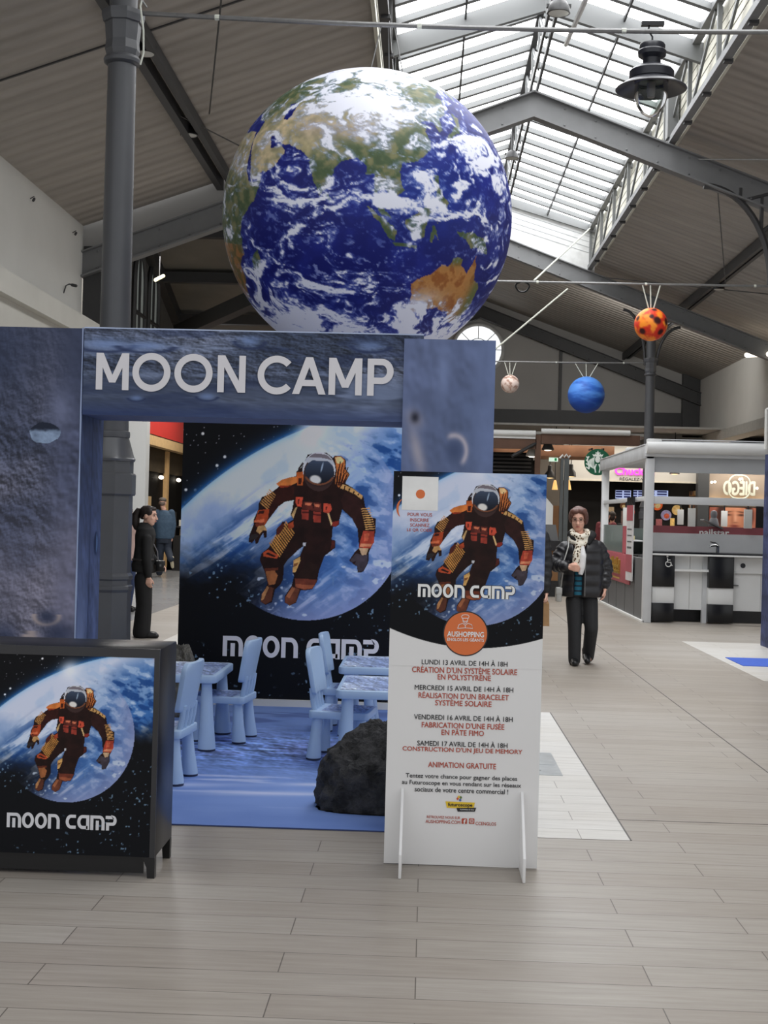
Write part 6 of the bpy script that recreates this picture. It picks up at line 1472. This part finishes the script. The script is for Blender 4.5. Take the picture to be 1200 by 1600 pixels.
def shoe(t, heel, toe, m, s=1.0, nm='shoe'):
    h, k = V(heel), V(toe); d = (k-h).normalized(); up = V((0, 0, 1)); up = (up-d*up.dot(d)).normalized()
    mb = MB(); mb.cap(h+up*.042*s, h+up*.075*s-d*.005, .044*s, .046*s); mb.cap(h+up*.036*s, h+d*.12*s+up*.038*s, .040*s, .042*s); mb.cap(h+d*.12*s+up*.034*s, k-d*.03*s+up*.03*s, .043*s, .034*s)
    o = obj(nm, mb, m, t, remesh=.008, smooth_it=2)
    # flat sole
    me = o.data; n = len(me.vertices); co = np.zeros(n*3); me.vertices.foreach_get('co', co); co = co.reshape(-1, 3); off = np.array(wloc(t)); w = co+off
    hh = (w-np.array(h))@np.array(up); fix = hh < .004; w[fix] -= np.outer(hh[fix]-.004, np.array(up)); me.vertices.foreach_set('co', (w-off).ravel()); me.update()
    return o
def sleeve(mb, pts, rs, puff=0, step=.06):
    """sleeve or trouser leg along joints; puff adds quilted bulges"""
    P = [V(p) for p in pts]
    for i in range(len(P)-1):
        L = (P[i+1]-P[i]).length; n = max(1, round(L/step)) if puff else 1
        for k in range(n):
            a, b = P[i].lerp(P[i+1], k/n), P[i].lerp(P[i+1], (k+1)/n); ra, rb = rs[i]+(rs[i+1]-rs[i])*k/n, rs[i]+(rs[i+1]-rs[i])*(k+1)/n
            mb.cap(a, b, ra, rb, 18)
            if puff: c = (a+b)/2; d = (b-a).normalized(); mb.ell(c, (ra+puff, ra+puff, L/n*.56), 18, 10, rot=d.to_track_quat('Z', 'Y').to_matrix())
def base_body(t, J, m, q, s=1.0, hands=()):
    """one continuous body: head, neck, trunk, arms with hands, legs and feet"""
    mb = MB(); P = head(mb, J['head'], q, s)
    mb.cap(V(J['neck'])+V((0, .0, -.06)), V(J['head'])+q@V((0, .012, -.07)), .056, .050)
    loft_z(mb, J['trunk'])
    for a in ('L', 'R'):
        sh, el, wr = J['sh'+a], J['el'+a], J['wr'+a]; mb.cap(sh, el, .046, .038); mb.cap(el, wr, .038, .026)
        hp, kn, an = J['hip'+a], J['kn'+a], J['an'+a]; mb.cap(hp, kn, .075, .052); mb.cap(kn, an, .05, .036); mb.cap(an, V(an)+V(J['ft'+a])*.07+V((0, 0, -.035)), .032, .024)
    for a in hands: hand(mb, J['wr'+a[0]], *a[1:])
    o = obj('body', mb, m, t, remesh=.0065, smooth_it=2)
    return P
def trousers(t, J, m, rows, r=(.095, .078, .082), name='trousers'):
    mb = MB(); loft_z(mb, rows)
    for a in ('L', 'R'): sleeve(mb, [J['hip'+a], J['kn'+a], V(J['an'+a])+V((0, 0, -.025))], r)
    return obj(name, mb, m, t, remesh=.010, smooth_it=4)

# ---------------------------------------------------------------- woman walking towards the viewer
wx, wy = 1.66, 14.25
t = thing('person', (wx, wy, 0), 'woman walking in black puffer jacket, leopard scarf and dark trousers', 'person')
k = FPX/wy
def w(u, v, dy=0.0):                       # survey point of the walking woman at her depth + dy
    p = at(u, v, wy+dy); return V((p.x, p.y, p.z))
J = {'head': w(903.5, 812), 'neck': w(906, 836)}
J.update(shR=w(880, 856), elR=w(867, 882, -.02), wrR=w(886, 886, -.20), shL=w(937, 855), elL=w(947, 886, .03), wrL=w(945, 917, -.03),
         hipR=w(897, 938), knR=w(898, 984, -.02), anR=w(897.5, 1028, -.02), hipL=w(921, 938), knL=w(924, 982, -.02), anL=w(919, 1022, .16), ftR=(-.1, -1, 0), ftL=(.05, -.9, -.3))
cx = w(909, 900).x
J['trunk'] = [(cx, wy, .80, .13, .10), (cx, wy, .95, .145, .105), (cx, wy, 1.10, .135, .10), (cx-.005, wy, 1.25, .155, .105), (cx-.01, wy, 1.33, .15, .09), (cx-.015, wy+.01, 1.385, .08, .07)]
q = Euler((math.radians(10), 0, math.radians(-8))).to_quaternion()
P = base_body(t, J, M_skin, q, 1.05, hands=(('R', (1, -.35, -.05), (.3, .9, -.3), (0, -.2, 1), .8), ('L', (-.05, -.15, -1), (-1, .1, 0), (0, -1, -.1), .55)))
face_parts(t, P, q, 1.05)
M_jack = mat('black_nylon', (30, 30, 34), .42, 0, .1, 30)
jk = MB(); rows = []
for i in range(41):
    f = i/40; z = .715+f*.605
    rx = .205+.012*math.sin(f*3)-(.07*max(0, f-.86)/.14 if f > .86 else 0); ry = .150-(.05*max(0, f-.8)/.2 if f > .8 else 0)
    b = .014*abs(math.sin(PI*(z-.715)/.115))
    rows.append((cx+.002, wy+.005, z, rx+b, ry+b))
rows.append((cx-.01, wy+.02, 1.35, .11, .085))
loft_z(jk, rows, 36)
for a, xs in (('R', -1), ('L', 1)):
    sleeve(jk, [V(J['sh'+a])+V((-xs*.02, 0, -.01)), J['el'+a], V(J['wr'+a])+(V(J['el'+a])-V(J['wr'+a])).normalized()*.02], (.082, .072, .052), .010, .075)
# open front: a groove where the jumper and scarf show
jk_o = obj('jacket', jk, M_jack, t, remesh=.009, smooth_it=2)
me = jk_o.data; n = len(me.vertices); co = np.zeros(n*3); me.vertices.foreach_get('co', co); co = co.reshape(-1, 3); off = np.array(wloc(t)); W = co+off
gx = cx-.045+.02*(W[:, 2]-1)
dx = np.abs(W[:, 0]-gx); half = .050+.035*np.clip((W[:, 2]-1.1)/.25, 0, 1)
m_ = (W[:, 1] < wy-.06) & (dx < half) & (W[:, 2] < 1.40)
W[m_, 1] += .055*(1-(dx[m_]/half[m_])**4)
me.vertices.foreach_set('co', (W-off).ravel()); me.update()
jm = MB(); jr = []
for i in range(12): z = .74+i*.043; jr.append((gx.mean(), wy-.068-.0*z, z, .052+.02*max(0, (z-1.1)/.25), .062))
loft_z(jm, jr, 24)
def stripe_mat():
    m = mat('striped_teal_jumper', (22, 96, 120), .8, 0, .05, 8); nd, l = m.node_tree.nodes, m.node_tree.links; p = nd['Principled BSDF']
    tc = nd.new('ShaderNodeTexCoord'); sp = nd.new('ShaderNodeSeparateXYZ'); l.new(tc.outputs['Object'], sp.inputs[0]); mt = nd.new('ShaderNodeMath'); mt.operation = 'MULTIPLY'; mt.inputs[1].default_value = 19; l.new(sp.outputs['Z'], mt.inputs[0])
    fr = nd.new('ShaderNodeMath'); fr.operation = 'FRACT'; l.new(mt.outputs[0], fr.inputs[0]); g = nd.new('ShaderNodeMath'); g.operation = 'GREATER_THAN'; g.inputs[1].default_value = .72; l.new(fr.outputs[0], g.inputs[0])
    mx = nd.new('ShaderNodeMix'); mx.data_type = 'RGBA'; old = p.inputs['Base Color'].links[0].from_socket; l.new(g.outputs[0], mx.inputs['Factor']); l.new(old, mx.inputs['A']); mx.inputs['B'].default_value = rgb(20, 28, 44); l.new(mx.outputs['Result'], p.inputs['Base Color']); return m
obj('jumper', jm, stripe_mat(), t)
# collar
cl = MB()
for sx in (-1, 1): cl.tube([V((cx-.012+sx*.10, wy+.05, 1.37)), V((cx-.012+sx*.108, wy-.02, 1.37)), V((cx-.012+sx*.085, wy-.085, 1.335)), V((cx-.012+sx*.055, wy-.12, 1.27))], [.05, .048, .038, .02], 12)
cl.tube([V((cx-.11, wy+.05, 1.37)), V((cx-.01, wy+.10, 1.385)), V((cx+.09, wy+.05, 1.37))], .048, 12)
obj('collar', cl, mat('black_fleece', (20, 20, 22), .9, 0, .2, 60), t, remesh=.008, smooth_it=2)
obj('zip', MB().tube([V((gx.mean()+.062, wy-.155, .73)), V((gx.mean()+.060, wy-.165, .95)), V((gx.mean()+.066, wy-.15, 1.15)), V((gx.mean()+.085, wy-.12, 1.27))], .005, 6), M_cable, t)
def leopard():
    m = mat('cream_leopard_scarf', (226, 220, 204), .85, 0, .05, 20); nd, l = m.node_tree.nodes, m.node_tree.links; p = nd['Principled BSDF']
    tc = nd.new('ShaderNodeTexCoord'); vo = nd.new('ShaderNodeTexVoronoi'); vo.inputs['Scale'].default_value = 34; l.new(tc.outputs['Object'], vo.inputs['Vector'])
    cr = nd.new('ShaderNodeValToRGB'); cr.color_ramp.interpolation = 'CONSTANT'; cr.color_ramp.elements[0].position = 0; cr.color_ramp.elements[0].color = (.015, .012, .01, 1); cr.color_ramp.elements[1].position = .36; cr.color_ramp.elements[1].color = rgb(226, 220, 204)
    e = cr.color_ramp.elements.new(.26); e.color = rgb(150, 120, 84); l.new(vo.outputs['Distance'], cr.inputs['Fac']); l.new(cr.outputs['Color'], p.inputs['Base Color']); return m
sc = MB(); nx = J['neck'].x-.002
for i, (zz, rr) in enumerate(((1.35, .098), (1.315, .098), (1.385, .082))):
    sc.tube([V((nx+rr*math.cos(a), wy-.01+rr*.95*math.sin(a)-.012*i, zz+.035*math.sin(a)+.008*math.sin(5*a))) for a in np.linspace(0, 2*PI, 26)], .032, 10)
sc.ell((nx-.01, wy-.12, 1.265), (.05, .038, .045), 16, 10)
sc.tube([V((nx-.02, wy-.125, 1.26)), V((nx-.045, wy-.150, 1.16)), V((nx-.05, wy-.158, 1.05)), V((nx-.045, wy-.155, .985))], [.034, .040, .040, .034], 12)
obj('scarf', sc, leopard(), t, remesh=.007, smooth_it=2)
tail = MB().tube([V((nx+.012, wy-.125, 1.25)), V((nx+.022, wy-.152, 1.15)), V((nx+.012, wy-.158, 1.03)), V((nx+.0, wy-.155, .955))], [.026, .036, .036, .026], 12)
obj('scarf_tail', tail, mat('white_scarf', (226, 226, 226), .85, 0, .06, 30), t, remesh=.007, smooth_it=2)
M_trk = mat('charcoal_trousers', (32, 33, 36), .7, 0, .12, 24)
trousers(t, J, M_trk, [(cx, wy, .74, .15, .115), (cx, wy, .84, .165, .12), (cx, wy, .93, .155, .115)], (.090, .072, .064))
shoe(t, w(897.5, 1030, .02)*1 if False else V((w(897.5, 1030).x, wy+.02, 0)), V((w(896.5, 1030).x-.01, wy-.22, 0.0)), M_black)
shoe(t, V((w(919, 1022).x, wy+.20, .065)), V((w(918, 1022).x, wy-.03, .004)), M_black)
# hair: short, swept to the side
M_hair = mat('short_auburn_hair', (96, 62, 52), .55, 0, .25, 40)
hb = MB(); m3 = q.to_matrix()
he = lambda p, r: hb.ell(P(*p), r, 22, 14, rot=m3)
he((0, .035, .055), (.086, .088, .082)); he((.074, .012, .02), (.030, .062, .075)); he((-.072, .015, .025), (.028, .058, .068)); he((.032, -.030, .095), (.060, .052, .036)); he((-.03, -.035, .090), (.056, .050, .034)); he((-.066, -.035, .055), (.026, .038, .045)); he((.072, -.03, .045), (.024, .040, .055)); he((0, .08, .0), (.075, .045, .08)); he((.066, -.055, .075), (.024, .022, .026))
obj('hair', hb, M_hair, t, remesh=.007, smooth_it=2)
gs = MB()
for sx in (-1, 1):
    gs.tube([P(sx*.031+.024*math.cos(a), -.099+.012*abs(sx*.031+.024*math.cos(a))/.05, .010+.019*math.sin(a)) for a in np.linspace(0, 2*PI, 21)], .0018, 6)
    gs.tube([P(sx*.055, -.088, .014), P(sx*.078, -.03, .016), P(sx*.082, .02, .012)], .0018, 6)
gs.tube([P(-.008, -.1, .014), P(.008, -.1, .014)], .0018, 6)
obj('glasses', gs, mat('thin_metal_frame', (150, 132, 120), .3, .6), t)
hbg = thing('handbag', (w(872, 930).x, wy-.05, w(872, 940).z), 'small silver shoulder bag hanging at the walking woman\'s hip', 'handbag')
a, b = w(868, 940, -.05), w(877.5, 918, -.05)
obj('bag', MB().box((a.x, wy-.10, a.z), (b.x, wy+.02, b.z)), mat('silver_leather', (176, 176, 172), .35, .3, .08, 20), hbg, bevel=.012)
obj('flap', MB().box((a.x-.002, wy-.105, b.z-.07), (b.x+.002, wy-.099, b.z)), mat('silver_leather', (176, 176, 172)), hbg, bevel=.003)
obj('strap', MB().tube([V((b.x-.01, wy-.06, b.z-.01)), V((b.x+.01, wy-.09, 1.0)), V((w(879, 890).x, wy-.145, 1.10)), V((w(886, 856).x, wy-.125, 1.24)), V((w(889, 845).x, wy-.04, 1.37))], .007, 6), mat('silver_leather', (176, 176, 172)), hbg)

# ---------------------------------------------------------------- person mostly behind the event board, with a paper bag
px, py = at(827, 900, 14.0).x, 14.0
t = thing('person', (px, py, 0), 'person in dark coat half hidden by the event board, holding a paper bag', 'person')
H_ = lambda x, y, z: V((px+x, py+y, z))
J2 = {'head': H_(0, 0, 1.56), 'neck': H_(0, 0, 1.42)}
J2.update(shR=H_(-.17, 0, 1.36), elR=H_(-.21, 0, 1.08), wrR=H_(-.19, -.06, .85), shL=H_(.13, 0, 1.34), elL=H_(.175, .0, 1.10), wrL=V((at(852.5, 925, 14).x, py-.03, at(852, 924, 14).z)),
          hipR=H_(-.09, 0, .86), knR=H_(-.09, -.02, .47), anR=H_(-.09, 0, .08), hipL=H_(.09, 0, .86), knL=H_(.06, -.02, .47), anL=H_(.04, 0, .08), ftR=(0, -1, 0), ftL=(0, -1, 0))
J2['trunk'] = [(px, py, .82, .13, .10), (px, py, 1.1, .13, .10), (px, py, 1.3, .15, .10), (px, py, 1.4, .07, .065)]
q2 = Euler((0, 0, 0)).to_quaternion()
P2 = base_body(t, J2, M_skinp, q2, 1.0, hands=(('R', (0, 0, -1), (1, 0, 0), (0, -1, 0), .5), ('L', (.12, -.15, -1), (-1, 0, 0), (0, -1, 0), 1.1)))
face_parts(t, P2, q2)
cmb = MB(); loft_z(cmb, [(px, py, .70, .155, .13), (px, py, .9, .155, .13), (px, py, 1.1, .15, .13), (px, py, 1.3, .17, .125), (px, py, 1.40, .08, .08)])
sleeve(cmb, [J2['shR'], J2['elR'], J2['wrR']], (.075, .065, .05)); sleeve(cmb, [V(J2['shL']), J2['elL'], V(J2['wrL'])+V((0, 0, .02))], (.070, .062, .048), .006, .09)
obj('coat', cmb, mat('dark_navy_coat', (26, 26, 30), .6, 0, .1, 20), t, remesh=.010, smooth_it=2)
trousers(t, J2, M_trk, [(px, py, .74, .14, .11), (px, py, .88, .14, .11)])
for a in ('R', 'L'): p = V(J2['an'+a]); shoe(t, V((p.x, p.y+.03, 0)), V((p.x, p.y-.2, 0)), M_black)
hb = MB(); [hb.ell(P2(*p), r, 20, 12) for p, r in (((0, .03, .05), (.086, .088, .085)), ((0, .07, 0), (.07, .05, .08)))]; obj('hair', hb, mat('dark_hair', (40, 32, 28), .6, 0, .2, 30), t, remesh=.008, smooth_it=2)
bg_ = thing('paper_bag', (at(851, 950, 14).x, py-.03, at(851, 977, 14).z), 'brown paper carrier bag held beside the event board', 'paper bag')
a, b = at(842, 977, 14), at(859, 938, 14)
pb = MB().ring_loft([[(a.x, py-.09, a.z), (b.x-.006, py-.09, a.z), (b.x+.002, py+.05, a.z), (a.x, py+.05, a.z)], [(a.x, py-.08, b.z-.03), (b.x-.012, py-.08, b.z-.03), (b.x-.008, py+.04, b.z-.03), (a.x, py+.04, b.z-.03)], [(a.x, py-.05, b.z+.02), (b.x-.035, py-.05, b.z+.02), (b.x-.035, py+.01, b.z+.02), (a.x, py+.01, b.z+.02)]])
obj('bag', pb, mat('kraft_paper', (156, 122, 84), .8, 0, .12, 12), bg_, smooth=0)
hw = V(J2['wrL'])+V((.005, -.02, -.085)); obj('handle', MB().tube([(hw.x-.05, py-.05, b.z+.01), (hw.x-.02, py-.045, hw.z), (hw.x+.015, py-.045, hw.z), (b.x-.04, py-.05, b.z+.01)], .004, 6), mat('kraft_paper', (156, 122, 84)), bg_)

# ---------------------------------------------------------------- woman in black seen from the side
sx_, sy_ = at(226, 996, 15.86).x, 15.86
t = thing('person', (sx_, sy_, 0), 'woman in black with dark ponytail standing in profile behind the gate', 'person')
def s(u, v, dy=0.0): p = at(u, v, sy_+dy); return V((p.x, p.y, p.z))
J3 = {'head': s(233, 806), 'neck': s(226, 828)}
J3.update(shR=s(229, 842, -.13), elR=s(229, 874, -.17), wrR=s(232, 900, -.16), shL=s(227, 842, .13), elL=s(236, 870, .16), wrL=s(247, 880, .10),
          hipR=s(224, 905, -.07), knR=s(226, 946, -.07), anR=s(222, 985, -.07), hipL=s(224, 905, .08), knL=s(224, 946, .08), anL=s(220, 985, .10), ftR=(1, -.1, 0), ftL=(1, 0, 0))
bx = s(224, 880).x
J3['trunk'] = [(s(223, 905).x, sy_, .80, .10, .13), (s(223, 890).x, sy_, .92, .095, .14), (s(225, 870).x, sy_, 1.08, .085, .125), (s(227, 850).x, sy_, 1.22, .10, .15), (s(227, 842).x, sy_, 1.30, .08, .14), (s(226, 834).x, sy_, 1.34, .055, .07)]
q3 = Euler((math.radians(6), 0, math.radians(80))).to_quaternion()
P3 = base_body(t, J3, M_skinp, q3, .98, hands=(('R', (.05, -.05, -1), (.2, 1, 0), (1, -.2, 0), .6), ('L', (1, -.2, -.5), (-.2, -.4, -.8), (.2, -1, .2), .8)))
face_parts(t, P3, q3, .98, mat('dark_brow', (44, 32, 28), .7))
M_bk = mat('black_jersey', (17, 17, 19), .8, 0, .15, 25)
tm = MB(); loft_z(tm, [(s(223, 898).x, sy_, .86, .118, .165), (s(223, 888).x, sy_, .95, .110, .155), (s(225, 870).x, sy_, 1.08, .105, .145), (s(227, 850).x, sy_, 1.22, .118, .17), (s(227, 843).x, sy_, 1.29, .098, .165), (s(226, 836).x, sy_, 1.345, .070, .09), (s(226, 833).x, sy_, 1.365, .056, .06)])
for a in ('R', 'L'): sleeve(tm, [J3['sh'+a], J3['el'+a], V(J3['wr'+a])+(V(J3['el'+a])-V(J3['wr'+a])).normalized()*.01], (.062, .054, .042))
obj('top', tm, M_bk, t, remesh=.009, smooth_it=3)
trousers(t, J3, M_bk, [(s(223, 908).x, sy_, .78, .125, .165), (s(222, 900).x, sy_, .86, .125, .16), (s(223, 892).x, sy_, .93, .112, .145)], (.108, .088, .098))
obj('belt', MB().tube([(s(223, 890).x+.118*math.cos(a), sy_+.16*math.sin(a), .925) for a in np.linspace(0, 2*PI, 30)], .012, 6), mat('dark_belt', (52, 48, 48), .4), t)
for a, dy in (('R', -.07), ('L', .10)): p = V(J3['an'+a]); shoe(t, V((p.x-.03, p.y, 0)), V((p.x+.20, p.y-.01, 0)), M_black)
hb = MB(); m3 = q3.to_matrix(); M_dh = mat('dark_brown_hair', (36, 27, 25), .5, 0, .25, 40)
for p, r in (((0, .03, .045), (.088, .092, .082)), ((0, -.035, .09), (.06, .045, .028)), ((.06, .0, .05), (.026, .06, .05)), ((-.06, .0, .05), (.026, .06, .05)), ((0, .08, .0), (.06, .04, .055))): hb.ell(P3(*p), r, 20, 12, rot=m3)
hr = obj('hair', hb, M_dh, t, remesh=.007, smooth_it=2)
obj('ponytail', MB().tube([P3(0, .085, .05), P3(0, .14, .045), P3(0, .17, -.02), P3(0, .165, -.10), P3(0, .135, -.17), P3(0, .12, -.20)], [.026, .042, .052, .05, .036, .012], 14), M_dh, t)
hg = thing('handbag', s(250, 890, .05), 'small black handbag at the hip of the woman in black', 'handbag')
a, b = s(243.5, 893, .05), s(257, 876, .05); obj('bag', MB().box((a.x, sy_+.02, a.z), (b.x, sy_+.11, b.z)), mat('black_leather', (24, 24, 26), .35, 0, .1, 20), hg, bevel=.012)
obj('clasp', MB().box((b.x-.05, sy_+.014, b.z-.07), (b.x-.03, sy_+.02, b.z-.045)), M_cable, hg); obj('strap', MB().tube([(a.x+.02, sy_+.06, b.z), s(246, 862, .08), s(240, 850, .05), s(233, 838, .10)], .007, 6), mat('grey_strap', (110, 108, 112), .5), hg)

# ---------------------------------------------------------------- man in denim jacket walking away
mx_, my_ = at(258, 880, 30.5).x, 30.5
t = thing('person', (mx_, my_, 0), 'man in denim jacket and cap walking away near the red fascia', 'person')
def g(u, v, dy=0.0): p = at(u, v, my_+dy); return V((p.x, p.y, p.z))
J4 = {'head': g(254, 786), 'neck': g(256, 792)}
J4.update(shR=g(268, 801), elR=g(271, 820), wrR=g(269, 838), shL=g(246, 801), elL=g(243, 820), wrL=g(245, 838), hipR=g(262, 838), knR=g(262, 858), anR=g(267, 872, -.35), hipL=g(251, 838), knL=g(250, 866), anL=g(249, 893, .1), ftR=(.2, .3, -.95), ftL=(0, 1, 0))
tx = g(257, 820).x; zf = J4['anL'].z-.09
J4['trunk'] = [(tx, my_, g(0, 840).z, .15, .11), (tx, my_, g(0, 825).z, .15, .11), (tx, my_, g(0, 808).z, .18, .12), (tx, my_, g(0, 796).z, .15, .09), (tx-.01, my_, g(0, 792).z, .07, .06)]
q4 = Euler((0, 0, PI)).to_quaternion()
P4 = base_body(t, J4, M_skin, q4, 1.0, hands=(('R', (0, 0, -1), (-1, 0, 0), (0, 1, 0), .5), ('L', (0, 0, -1), (1, 0, 0), (0, 1, 0), .5)))
jm = MB(); loft_z(jm, [(tx, my_, g(0, 835).z, .195, .14), (tx, my_, g(0, 828).z, .20, .15), (tx, my_, g(0, 810).z, .225, .15), (tx, my_, g(0, 797.5).z, .20, .12), (tx-.02, my_, g(0, 790.5).z, .09, .085)])
for a in ('R', 'L'): sleeve(jm, [J4['sh'+a], J4['el'+a], J4['wr'+a]], (.078, .068, .05))
obj('denim_jacket', jm, mat('blue_denim', (62, 84, 106), .8, 0, .15, 18), t, remesh=.012, smooth_it=2)
trousers(t, J4, mat('dark_jeans', (36, 44, 58), .8, 0, .12, 16), [(tx, my_, g(0, 842).z, .17, .13), (tx, my_, g(0, 832).z, .175, .13)], (.105, .088, .075))
M_sole = mat('pale_trainer', (196, 186, 160), .6)
shoe(t, V((J4['anR'].x, my_-.40, J4['anR'].z-.03)), V((J4['anR'].x+.03, my_-.32, J4['anR'].z-.24)), M_sole); shoe(t, V((J4['anL'].x, my_+.08, max(0, zf))), V((J4['anL'].x, my_+.34, max(0, zf))), M_sole)
cp_ = MB(); cp_.ell(P4(0, .01, .07), (.092, .106, .062), 20, 12); cp_.ell(P4(0, -.09, .055), (.07, .06, .012), 16, 8); obj('cap', cp_, mat('grey_flat_cap', (92, 86, 80), .8), t, remesh=.009, smooth_it=2)
hb = MB(); hb.ell(P4(0, .06, .0), (.072, .05, .06), 16, 10); obj('hair', hb, mat('grey_hair', (120, 104, 94), .7), t)

# ---------------------------------------------------------------- passer-by behind the pillar pedestal and shop staff
def simple_person(u, vfoot, vtop, D, label, top, low, hair, rz=0, sit=False):
    p0 = at(u, vtop, D); h = p0.z; k = h/1.7
    t = thing('person', (p0.x, D, 0), label, 'person'); X, Y_ = p0.x, D
    A = lambda x, y, z: V((X, Y_, 0))+Euler((0, 0, rz)).to_matrix()@V((x*k, y*k, z*k))
    JJ = {'head': A(0, 0, 1.57), 'neck': A(0, 0, 1.43), 'trunk': [(X, Y_, .82*k, .14*k, .11*k), (X, Y_, 1.1*k, .13*k, .1*k), (X, Y_, 1.3*k, .16*k, .1*k), (X, Y_, 1.41*k, .07*k, .06*k)]}
    for a, sg in (('R', -1), ('L', 1)): JJ.update({'sh'+a: A(sg*.17, 0, 1.36), 'el'+a: A(sg*.2, .02, 1.1), 'wr'+a: A(sg*.19, -.08, .88), 'hip'+a: A(sg*.09, 0, .86), 'kn'+a: A(sg*.09, -.02*sg, .47), 'an'+a: A(sg*.09, .06*sg, .085), 'ft'+a: Euler((0, 0, rz)).to_matrix()@V((0, -1, 0))})
    qq = Euler((0, 0, rz)).to_quaternion(); R3 = qq.to_matrix()
    PP = base_body(t, JJ, M_skin, qq, k, hands=[(a, (0, 0, -1), R3@V((1 if a == 'R' else -1, 0, 0)), R3@V((0, -1, 0)), .5, k) for a in 'RL']); face_parts(t, PP, qq, k)
    tm = MB(); loft_z(tm, [(X, Y_, .80*k, .16*k, .13*k), (X, Y_, 1.1*k, .15*k, .12*k), (X, Y_, 1.3*k, .18*k, .12*k), (X, Y_, 1.42*k, .075*k, .07*k)])
    for a in 'RL': sleeve(tm, [JJ['sh'+a], JJ['el'+a], JJ['wr'+a]], (.07*k, .06*k, .045*k))
    obj('top', tm, top, t, remesh=.013, smooth_it=2); trousers(t, JJ, low, [(X, Y_, .76*k, .15*k, .12*k), (X, Y_, .88*k, .15*k, .12*k)])
    for a in 'RL': p = V(JJ['an'+a]); d = V(JJ['ft'+a]); shoe(t, V((p.x, p.y, 0))-d*.03, V((p.x, p.y, 0))+d*.2, M_black)
    hb = MB(); [hb.ell(PP(*p), tuple(r_*k for r_ in r), 18, 12, rot=R3) for p, r in (((0, .03, .05), (.087, .089, .085)), ((0, .07, -.01), (.072, .05, .085)))]; obj('hair', hb, hair, t, remesh=.009, smooth_it=2)
    return t
simple_person(199.5, 930, 787, 20.0, 'passer-by with reddish hair hidden behind the near pillar pedestal', mat('pale_pink_top', (196, 168, 160), .8), mat('blue_jeans', (44, 58, 92), .8), mat('red_brown_hair', (110, 66, 52), .6, 0, .2, 30), math.radians(60))
simple_person(871, 890, 846, 29.5, 'small dark-haired child in white top beside the till island', mat('white_top', (214, 214, 216), .8), mat('blue_jeans', (44, 58, 92), .8), mat('dark_hair', (40, 32, 28), .6, 0, .2, 30), math.radians(50))
simple_person(948, 900, 797, 33.4, 'customer in rose top seen through the kiosk, left of the dark one', mat('rose_top', (126, 62, 70), .8), M_trk, mat('dark_hair', (40, 32, 28), .6, 0, .2, 30), math.radians(160))
simple_person(957, 900, 799, 33.8, 'customer in dark top seen through the kiosk, right of the rose one', M_bk, M_trk, mat('dark_hair', (40, 32, 28), .6, 0, .2, 30), math.radians(170))
